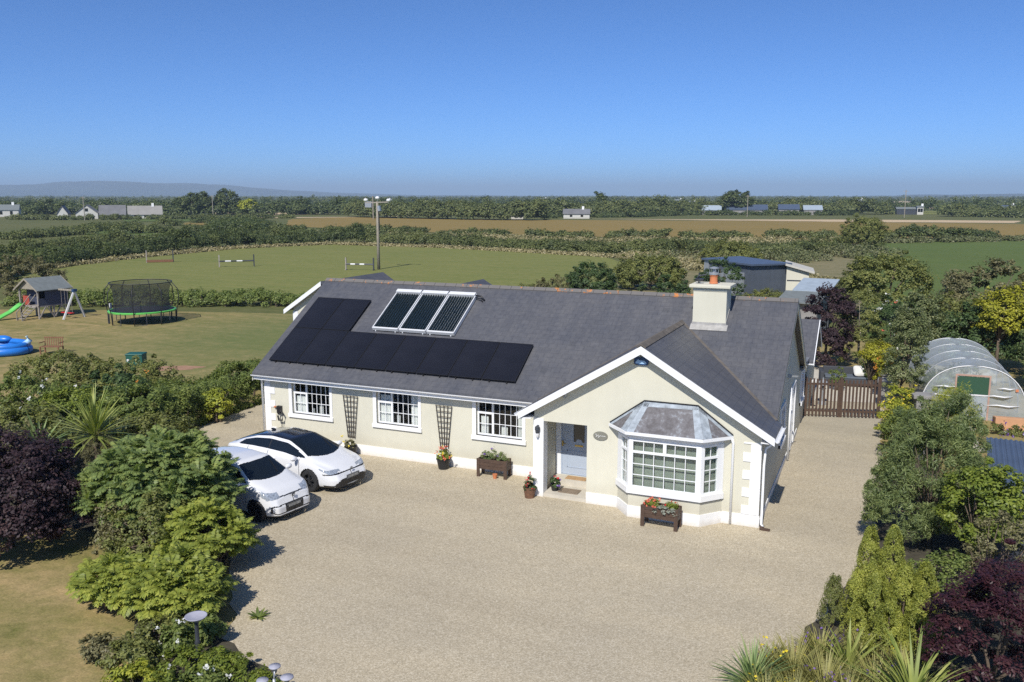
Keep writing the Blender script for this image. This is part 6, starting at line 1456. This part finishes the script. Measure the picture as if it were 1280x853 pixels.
# behind the roof
for nm, lb, loc, bl, fo, K_, sd in [
    ('laurel_bush', 'dark green bush rising behind the middle of the ridge', (-16.9, 37.5, 0), [(0, 0, 2.1, 1.9, 1.6, 1.9)], 'dark', 190, 151), ('willow_scrub', 'pale olive scrub left of the dark bush behind the ridge', (-19.9, 38.2, 0), [(0, 0, 1.3, 2.3, 1.4, 1.3)], 'brownish', 130, 152),
    ('willow_mound', 'smooth domed olive willow mound behind the ridge', (-17.5, 57.0, 0), [(0, 0, 1.4, 3.2, 2.8, 2.0)], 'olive', 260, 153), ('willow_mound', 'second olive willow mound farther back to the right of the first', (-14.6, 84.0, 0), [(0, 0, 1.4, 3.6, 3.0, 1.9)], 'olive', 260, 154),
    ('holly_bush', 'row of small upright dark green bushes close behind the ridge', (-12.0, 39.5, 0), [(0, 0, 1.5, .7, .6, 1.6), (-1.4, 0, 1.3, .5, .5, 1.2), (1.3, .2, 1.4, .6, .5, 1.4)], 'dark', 100, 155), ('ash_sapling', 'dark green saplings in front of the metal shed beside the chimney', (-8.6, 44.5, 0), [(0, 0, 2.1, 1.5, 1.2, 1.9), (-1.4, 1, 1.6, 1.1, 1, 1.5)], 'dark', 150, 156),
    ('bramble', 'low olive bramble in front of the metal shed', (-5.2, 44.0, 0), [(0, 0, .7, 2.2, 1.4, 1.1)], 'olive', 110, 157), ('bramble', 'pale scrub between the metal shed and the pale blue roofed shed', (-1.6, 47.0, 0), [(0, 0, .7, 2.4, 2.0, 1.0), (1.8, 3, .8, 2, 2, .9)], 'variegated', 120, 158),
    ('gorse', 'low pale scrub at the right edge of the mown field', (-25.0, 44.0, 0), [(0, 0, .6, 1.6, 1.2, .8)], 'olive', 60, 159), ('sapling', 'small yellowish sapling behind the left end of the ridge', (-24.6, 17.8, 0), [(0, 0, 2.1, .75, .6, .9)], 'yellowg', 34, 160),
    ('willow_scrub', 'pale willow scrub behind the playhouse at the left edge', (-60.5, 26.5, 0), [(0, 0, 1.8, 3.0, 2.2, 1.9), (-3, 1, 2.0, 3, 2, 2.0)], 'brownish', 260, 161), ('thorn_tree', 'round thorn tree alone in the scrub left of the green pasture', (-1.2, 133.0, 0), [(0, 0, 2.6, 3.6, 3.0, 2.7)], 'olive', 160, 162)]:
    far = loc[1] > 55; plant(nm, lb, 'tree' if sd in (160, 156, 162) else 'shrub', loc, bl, FO[fo], .24 if sd == 162 else (.17 if far else .13), .16 if sd == 162 else (.12 if far else .08), K_, .7 if sd == 162 else (.42 if far else .28), 80, sd, stems=2, trunk=('trunk', .5, .05))

# ------------------------------------------------------------------ hedgerows
def hedgerow(name, label, pts, h, wdt, mat, dens, seed, L=.34, bump_=.35, cat='hedge', rcs=(.5, 1.0), gaps=0., per=34, kind=None, tall=()):
    rs = np.random.RandomState(seed); P = [Vector((*p, 0)) for p in pts]; r = thing(name, label, cat, P[0][:]) if kind is None else None; C = []
    o_ = P[0] if kind is None else Vector((0, 0, 0)); ph_ = rs.uniform(0, 6, 6)
    for a, b in zip(P, P[1:]):
        Ls = (b - a).length; d = (b - a) / Ls; s = Vector((d.y, -d.x, 0)); k = int(Ls * dens)
        for _ in range(k):
            u = rs.uniform(0, Ls); q_ = a + d * u; v = rs.uniform(-1, 1); S_ = q_.x * .9 + q_.y * .7
            hv = h * (1 + bump_ * (.5 * math.sin(S_ * .21 + ph_[0]) + .35 * math.sin(S_ * .57 + ph_[1]) + .3 * math.sin(S_ * 1.3 + ph_[2])))
            for (tx, ty, th, tw) in tall: hv += th * math.exp(-(((q_.x - tx) ** 2 + (q_.y - ty) ** 2) / tw ** 2))
            if gaps and math.sin(S_ * .35 + ph_[3]) > 1 - gaps: continue
            z = hv * math.sqrt(max(0, 1 - v * v * .8)) * rs.uniform(.45, 1.0); c = q_ + s * (v * wdt) - o_
            C.append((c.x, c.y, max(.2, z), s.x * v, s.y * v, .5, rs.uniform(*rcs)))
    C = np.array(C); V, F = crown_leaves(rs, C, per, L, L * .7, flat=.8, up=.4)
    if kind == 'collect': return V, F
    o = np_mesh('foliage' if kind is None else name, V, F, mat, r)
    if kind: tag(o, label, cat, kind=kind); return o
    mb = MB()
    for i in rs.choice(len(C), min(60, len(C) // 6), replace=False): mb.tube([(C[i, 0], C[i, 1], 0), (C[i, 0], C[i, 1], C[i, 2])], [.10, .04], 5)
    mb.build('stem', M['trunk'], r); return r
hedgerow('hedgerow', 'bushy hedgerow between the trampoline lawn and the mown field', [(-62, 26), (-56, 27.5), (-50, 30.5), (-44, 33.0), (-38, 35.5), (-31, 37.5)], 1.1, 1.7, FO['mid'], 26, 201, .14, .3, rcs=(.22, .5), per=70)
hedgerow('hedgerow', 'tall dark hedgerow along the left side of the mown field', [(-88, 40), (-93, 52), (-98, 66), (-102, 80), (-103, 96), (-96, 111), (-88, 117)], 2.35, 2.6, FO['hedgedark'], 17, 202, .25, .5, rcs=(.45, 1.05), per=85)
hedgerow('hedgerow', 'level green hedgerow along the far side of the mown field', [(-88, 117), (-68, 116), (-50, 108), (-36, 103), (-26, 103)], 1.7, 2.2, FO['hedgefar'], 17, 203, .25, .3, rcs=(.4, .9), per=75)
hedgerow('hedgerow', 'thin uneven hedge in front of the ripening crop field', [(-125, 152), (-108, 156), (-88, 150), (-70, 149), (-52, 152), (-36, 161), (-14, 166), (4, 172)], 1.3, 1.8, FO['hedgefar'], 9, 204, .40, .5, rcs=(.5, 1.0), per=40, gaps=.15)
hedgerow('hedgerow', 'dark hedge right of the thorn tree in front of the crop field', [(4, 172), (14, 176), (22, 182)], 2.0, 2.2, FO['hedgedark'], 10, 205, .42, .4, rcs=(.6, 1.1), per=40)
hedgerow('hedgerow', 'scrubby thicket beyond the mown field, centre right', [(-40, 120), (-28, 112), (-20, 122), (-8, 118), (-4, 134)], 1.3, 6.5, FO['hedgefar'], 15, 206, .30, .6, rcs=(.5, 1.2), per=50, gaps=.35)
hedgerow('hedgerow', 'patchy scrub thicket behind the metal shed', [(-27, 92), (-14, 96), (-6, 108), (2, 118)], 1.1, 5.5, FO['hedgepale'], 9, 207, .28, .5, rcs=(.4, 1.0), per=44, gaps=.3)
hedgerow('hedgerow', 'dark rounded hedge clump at the far left edge of the mown field', [(-78, 28), (-82, 36), (-88, 43)], 2.4, 2.8, FO['hedgedark'], 18, 208, .32, .4, rcs=(.5, 1.0), per=50)
hedgerow('hedgerow', 'overgrown hedge behind the dark hedgerow at the left', [(-112, 58), (-116, 72), (-124, 92), (-116, 112), (-104, 130), (-96, 140)], 1.7, 3.2, FO['hedgefar'], 12, 209, .32, .6, rcs=(.5, 1.1), per=60, gaps=.45)
hedgerow('hedgerow', 'low pale scrub along the top of the green pasture', [(2, 154), (20, 168), (32, 180)], .8, 2.0, FO['hedgepale'], 9, 210, .34, .5, rcs=(.5, .9), per=34, gaps=.2)
hedgerow('reeds', 'pale reed and tall grass margin beyond the mown field', [(-30, 100), (-18, 88), (-10, 74), (-3, 60)], .7, 4.5, FO['reedy'], 12, 211, .30, .5, cat='reeds', rcs=(.4, .8), per=26, kind='stuff')
hedgerow('tall_grass', 'rough dry grass margin around the mown field', [(-86, 43), (-91, 54), (-95, 70), (-97, 92), (-90, 109), (-66, 108), (-38, 99), (-30, 96)], .35, .9, FO['reedy'], 9, 212, .30, .3, cat='grass', rcs=(.3, .6), per=22, kind='stuff')
hedgerow('tall_grass', 'pale wild grass strip in the middle distance before the crop field', [(-100, 140), (-70, 138), (-45, 136), (-25, 148), (0, 156)], .8, 5, FO['reedy'], 5, 213, .36, .4, cat='grass', rcs=(.5, 1.0), per=22, kind='stuff')

hedgerow('hedgerow', 'broken line of bushes across the left pasture below the farmhouse', [(-170, 118), (-182, 140), (-196, 162), (-190, 176)], 1.6, 3, FO['hedgefar'], 8, 214, .42, .6, rcs=(.7, 1.3), per=40, gaps=.35)
hedgerow('hedgerow', 'hedge with gaps in front of the farmhouse garden', [(-296, 200), (-272, 206), (-254, 218), (-240, 232), (-214, 262)], 1.4, 2.5, FO['hedgefar'], 7, 215, .5, .5, rcs=(.7, 1.4), per=40, gaps=.1)
hedgerow('hedgerow', 'scattered dark bushes on the rough ground left of the crop field', [(-128, 128), (-146, 150), (-164, 176), (-182, 190), (-205, 205)], 1.7, 7, FO['hedgedark'], 7, 216, .45, .6, rcs=(.7, 1.4), per=40, gaps=.45)
hedgerow('hedgerow', 'long low hedge beyond the rough ground, from the far left to the crop', [(-150, 75), (-160, 95), (-166, 118), (-150, 150), (-132, 160)], 1.6, 2.6, FO['hedgefar'], 8, 217, .42, .5, rcs=(.6, 1.2), per=40, gaps=.15)
hedgerow('tall_grass', 'wild pale scrub and grass left of the mown field beyond the hedgerow', [(-122, 84), (-134, 104), (-128, 124), (-112, 146)], .7, 9, FO['hedgepale'], 8, 218, .40, .5, cat='grass', rcs=(.5, 1.0), per=24, kind='stuff')
# far farmland: belts of trees, the farther the coarser
hedgerow('woodland', 'dense belt of round topped trees beyond the crop field, centre left', [(-206, 290), (-182, 282), (-158, 276), (-134, 270), (-112, 272)], 6.0, 6, FO['hedgefar'], 9, 221, .75, .16, cat='wood', rcs=(1.2, 2.4), per=70, kind='stuff')
hedgerow('woodland', 'belt of mixed trees behind the farm roofs, centre right', [(-140, 318), (-120, 335), (-98, 360), (-84, 405), (-60, 420), (-30, 428), (-12, 425), (-6, 440)], 5.6, 11, FO['hedgefar'], 6, 222, .95, .35, cat='wood', rcs=(1.4, 3.0), per=60, kind='stuff', tall=[(-66, 405, 3, 8), (-98, 360, 1, 8)])
hedgerow('woodland', 'low trees and hedges in front of the farm roofs beyond the crop', [(-122, 300), (-96, 330), (-84, 375), (-62, 382), (-40, 392), (-24, 396), (-12, 402)], 1.5, 3.5, FO['hedgedark'], 5, 224, .6, .5, cat='hedge', rcs=(.8, 1.7), per=50, kind='stuff', gaps=.12)
hedgerow('woodland', 'belt of trees at the right behind the pale field', [(24, 400), (48, 392), (75, 388), (110, 380)], 4.2, 8, FO['hedgefar'], 7, 225, .8, .4, cat='wood', rcs=(1.2, 2.4), per=60, kind='stuff')
hedgerow('woodland', 'far left belt of dark trees behind the cream farmhouse', [(-440, 230), (-390, 262), (-345, 285), (-310, 288), (-290, 290), (-268, 300), (-246, 325), (-226, 338), (-206, 352)], 5.0, 8, FO['hedgedark'], 5, 223, .95, .4, cat='wood', rcs=(1.4, 3.0), per=60, kind='stuff')
rsf = np.random.RandomState(5)
bands = [([], []), ([], []), ([], [])]; nb = [0, 0, 0]
for k in range(24):
    d_ = 470 * (1.125 ** k)
    if d_ > 7800: break
    a0 = math.radians(-60 + rsf.uniform(0, 8))
    while a0 < math.radians(12):
        a1 = a0 + math.radians(rsf.uniform(5, 20)); dd = d_ * rsf.uniform(.95, 1.08); sc = d_ / 430
        pts = [(2.7 + math.sin(a) * dd * rsf.uniform(.98, 1.02), -22 + math.cos(a) * dd) for a in np.linspace(a0, a1, 5)]
        Lt_ = sum(math.hypot(b[0] - a[0], b[1] - a[1]) for a, b in zip(pts, pts[1:])); b_ = 0 if d_ < 900 else (1 if d_ < 2600 else 2)
        V, F = hedgerow('', '', pts, rsf.uniform(1.6, 4.4) + .8 * (sc ** .35), 4 * sc ** .7, None, min(3.5, 260 / Lt_), 300 + k * 40 + int(math.degrees(a0) * 3 % 37), .85 * sc ** .62, .8, rcs=(1.1 * sc ** .45, 2.3 * sc ** .45), per=30, kind='collect', gaps=rsf.uniform(0, .5))
        bands[b_][0].append(V); bands[b_][1].append(F + nb[b_]); nb[b_] += len(V); a0 = a1 + math.radians(rsf.uniform(0, 5))
for (Vs, Fs), lb, fo in zip(bands, ('patchwork of hedges and tree lines on the nearer plain beyond the farms', 'paler tree lines across the middle of the distant plain', 'hazy tree lines merging on the horizon'), ('hedgedark', 'hedgefar', 'hedgefar')):
    tag(np_mesh('woodland', np.concatenate(Vs), np.concatenate(Fs), FO[fo]), lb, 'wood', kind='stuff')
for i, (x, y, h, wv) in enumerate([(-284, 289, 9.6, 4.0), (-275, 293, 11.2, 4.6), (-272, 268, 8.6, 4.6), (-252, 318, 7.0, 4), (-66, 396, 11.2, 4), (-60, 399, 9.8, 3), (-118, 358, 9.6, 1.9), (-266, 297, 6.4, 2.6)]):
    plant('tall_tree', ['dark round tree on the left skyline, shorter left one of the close pair', 'tallest dark tree on the left skyline, right one of the close pair', 'broad dark tree just right of the cream farmhouse roofs', 'rounded tree in the left belt right of the tall pair', 'tall dark pine on the skyline above the blue farm roofs', 'second dark pine right of the tallest one above the blue farm roofs', 'slim spiky tree on the skyline at the centre', 'yellow green tree beside the tall pair on the left skyline'][i], 'tree', (x, y, 0), [(0, 0, h * .62, wv, wv, h * .40)], FO['yellowg' if i == 7 else 'hedgedark'], .8, .55, 60, 1.6, 50, 400 + i, trunk=('trunk', h * .4, .35))

# ------------------------------------------------------------------ distant buildings
def farhouse(name, label, loc, rz, L, D, hw, hr, wall, roofm, chim=True, wins=0, cat='house'):
    r = thing(name, label, cat, loc, rz)
    w_ = MB(); w_.add([(0, 0, 0), (L, 0, 0), (L, D, 0), (0, D, 0), (0, 0, hw), (L, 0, hw), (L, D, hw), (0, D, hw), (0, D / 2, hr), (L, D / 2, hr)], [(0, 1, 5, 4), (1, 2, 6, 9, 5), (2, 3, 7, 6), (3, 0, 4, 8, 7)]); w_.build('wall', wall, r)
    q = MB(); e = .3; k = (hr - hw) / (D / 2)
    slab(q, [(-e, -e, hw - e * k + .1), (L + e, -e, hw - e * k + .1), (L + e, D / 2, hr + .1), (-e, D / 2, hr + .1)], .15); slab(q, [(L + e, D + e, hw - e * k + .1), (-e, D + e, hw - e * k + .1), (-e, D / 2, hr + .1), (L + e, D / 2, hr + .1)], .15); rf_ = q.build('roof', roofm, r)
    if chim: MB().box(L * .7, L * .7 + .9, D / 2 - .4, D / 2 + .4, hr - .5, hr + 1.1).build('chimney', M['white_paint'], rf_)
    for i in range(wins): MB().box(L * (i + .7) / (wins + .4) - .5, L * (i + .7) / (wins + .4) + .5, -.05, 0, hw * .35, hw * .8).build('window', M['blackglass'], r)
    return r
greyroof = pm('grey_tile_roof', (.15, .15, .155), .8, .15, .4)
farhouse('farmhouse', 'middle grey roofed part of the cream farmhouse group on the left horizon', (-273.2, 221.5, 0), R(46), 9, 7, 1.7, 5.1, M['render2'], greyroof, False, 3)
h_ = farhouse('farmhouse', 'cream gabled farmhouse with small upper window on the left horizon', (-273.5, 221, 0), R(134), 10, 7.6, 2.3, 5.3, M['render2'], greyroof, False, 0)
MB().box(-.08, 0, 3.3, 4.4, 2.9, 4.0).build('window', M['blackglass'], h_)
farhouse('farmhouse', 'narrow cream gabled wing at the left end of the farmhouse group', (-280.5, 213.5, 0), R(134), 10, 3.6, 2.2, 4.9, M['render2'], greyroof, False)
farhouse('farm_building', 'pale roofed farm building with chimney right of the gabled farmhouse', (-266.2, 228.7, 0), R(46), 12, 7, 1.7, 4.8, M['render2'], pm('pale_tile_roof', (.26, .25, .23), .8, .1, .4), True, 3, 'farm building')
q = [('cottage', 'white gabled cottage with grey roof in the trees right of the wood belt', (-128.5, 281, 0), R(22), 4.5, 4.5, 2.4, 4.0, 'render2', 'blue_roof'), ('cottage', 'grey roofed cottage with a white chimney, centre of the tree belt', (-113, 296, 0), R(18), 10, 6, 1.9, 3.6, 'render2', None),
     ('barn', 'long low barn with pale blue roof, left of the blue farm roofs', (-78, 389, 0), R(10), 8.5, 9, 2.2, 4.2, 'block', 'pale_roof'), ('barn', 'wide farm barn with blue grey roof below the skyline pines', (-67, 392, 0), R(10), 18, 12, 2.4, 4.6, 'block', 'blue_roof'),
     ('barn', 'blue grey barn right of the skyline pines', (-45, 402, 0), R(8), 9, 12, 2.6, 4.7, 'block', 'blue_roof'), ('barn', 'right hand blue grey barn of the farm beyond the crop', (-34, 404, 0), R(8), 8, 12, 2.4, 4.3, 'block', 'pale_roof'),
     ('house', 'white cube shaped house standing alone right of the farm', (14.2, 427, 0), R(5), 2.6, 5, 3.6, 4.0, 'render2', 'grey_roof_felt'), ('barn', 'dark low barn beside the white cube shaped house', (5.5, 428, 0), R(5), 8.5, 8, 2.6, 3.4, 'darkmetal', 'grey_roof_felt'),
     ('house', 'white house with dark roof on the rise above the farm', (-19, 616, 0), R(5), 5, 8, 3.8, 6.4, 'render2', 'grey_roof_felt'), ('house', 'white house high on the skyline right of centre', (-196, 850, 0), R(15), 8, 7, 3.2, 5.4, 'render2', 'grey_roof_felt'),
     ('house', 'white house on the skyline left of the centre', (-365, 900, 0), R(15), 14, 9, 3.5, 6, 'render2', 'grey_roof_felt'), ('cottage', 'white ended cottage in the left distance above the crop field', (-262, 321, 0), R(35), 9, 6, 1.8, 3.4, 'render2', None),
     ('house', 'pale blue gabled house in the trees at the far right', (47, 405, 0), R(5), 5, 6, 2.6, 4.6, 'render2', 'blue_roof'), ('house', 'white house on the far left plain near the frame edge', (-338, 226, 0), R(45), 9, 7, 3, 5.0, 'render2', 'grey_roof_felt'),
     ('house', 'small white house in the far distance left of the utility pole', (-480, 760, 0), R(25), 9, 8, 3, 5.5, 'render2', 'grey_roof_felt'), ('house', 'far white house on the plain right of the slim skyline tree', (-150, 700, 0), R(15), 6, 6, 2.5, 4.5, 'render2', 'grey_roof_felt'), ('house', 'far pale house above the white cottage in the trees', (-270, 640, 0), R(15), 8, 6, 2.5, 4.5, 'render2', 'grey_roof_felt')]
for nm, lb, loc, rz, L_, D_, a_, b_, wm, rm_ in q:
    farhouse(nm, lb, loc, rz, L_, D_, a_, b_, M[wm], M[rm_] if rm_ else greyroof, nm in ('cottage', 'house'), 2 if nm in ('cottage', 'house') else 0, 'barn' if nm == 'barn' else nm)
for k, (x, y, h) in enumerate(((-300, 200, 8), (-262, 205, 8.5), (-262, 270, 9), (-52, 352, 9), (8, 364, 11), (-205, 300, 8))):
    t_ = thing('utility_pole', ['thin grey pole left of the cream farmhouse', 'thin grey pole in front of the field left of the farmhouse gable', 'thin grey pole right of the farmhouse roofs', 'thin pole in the tree belt left of the farm barns', 'thin pole between the blue grey barns', 'thin pole near the end of the left crop field'][k], 'utility pole', (x, y, 0), 0, 'distant power line poles')
    MB().tube([(0, 0, 0), (0, 0, h)], .16, 6).build('pole', M['palebark'], t_); MB().bar((-1, 0, h - .5), (1, 0, h - .5), .12).build('crossarm', M['grey_wood'], t_)

# ------------------------------------------------------------------ the air
hz = MB().box(-13000, 13000, -700, 15000, -3, 190).build('haze', M['white'])
t = NT('haze_air'); t.t.nodes.remove(t.b); pv = t.n('VolumePrincipled'); pv.inputs['Color'].default_value = (.62, .80, 1.0, 1); pv.inputs['Density'].default_value = 1.7e-4; pv.inputs['Anisotropy'].default_value = 0.0
t.l(pv.outputs[0], t.out.inputs['Volume']); hz.data.materials.clear(); hz.data.materials.append(t.m); hz['kind'] = 'stuff'; hz['label'] = 'pale blue summer haze over the distant plain'; hz['category'] = 'haze'
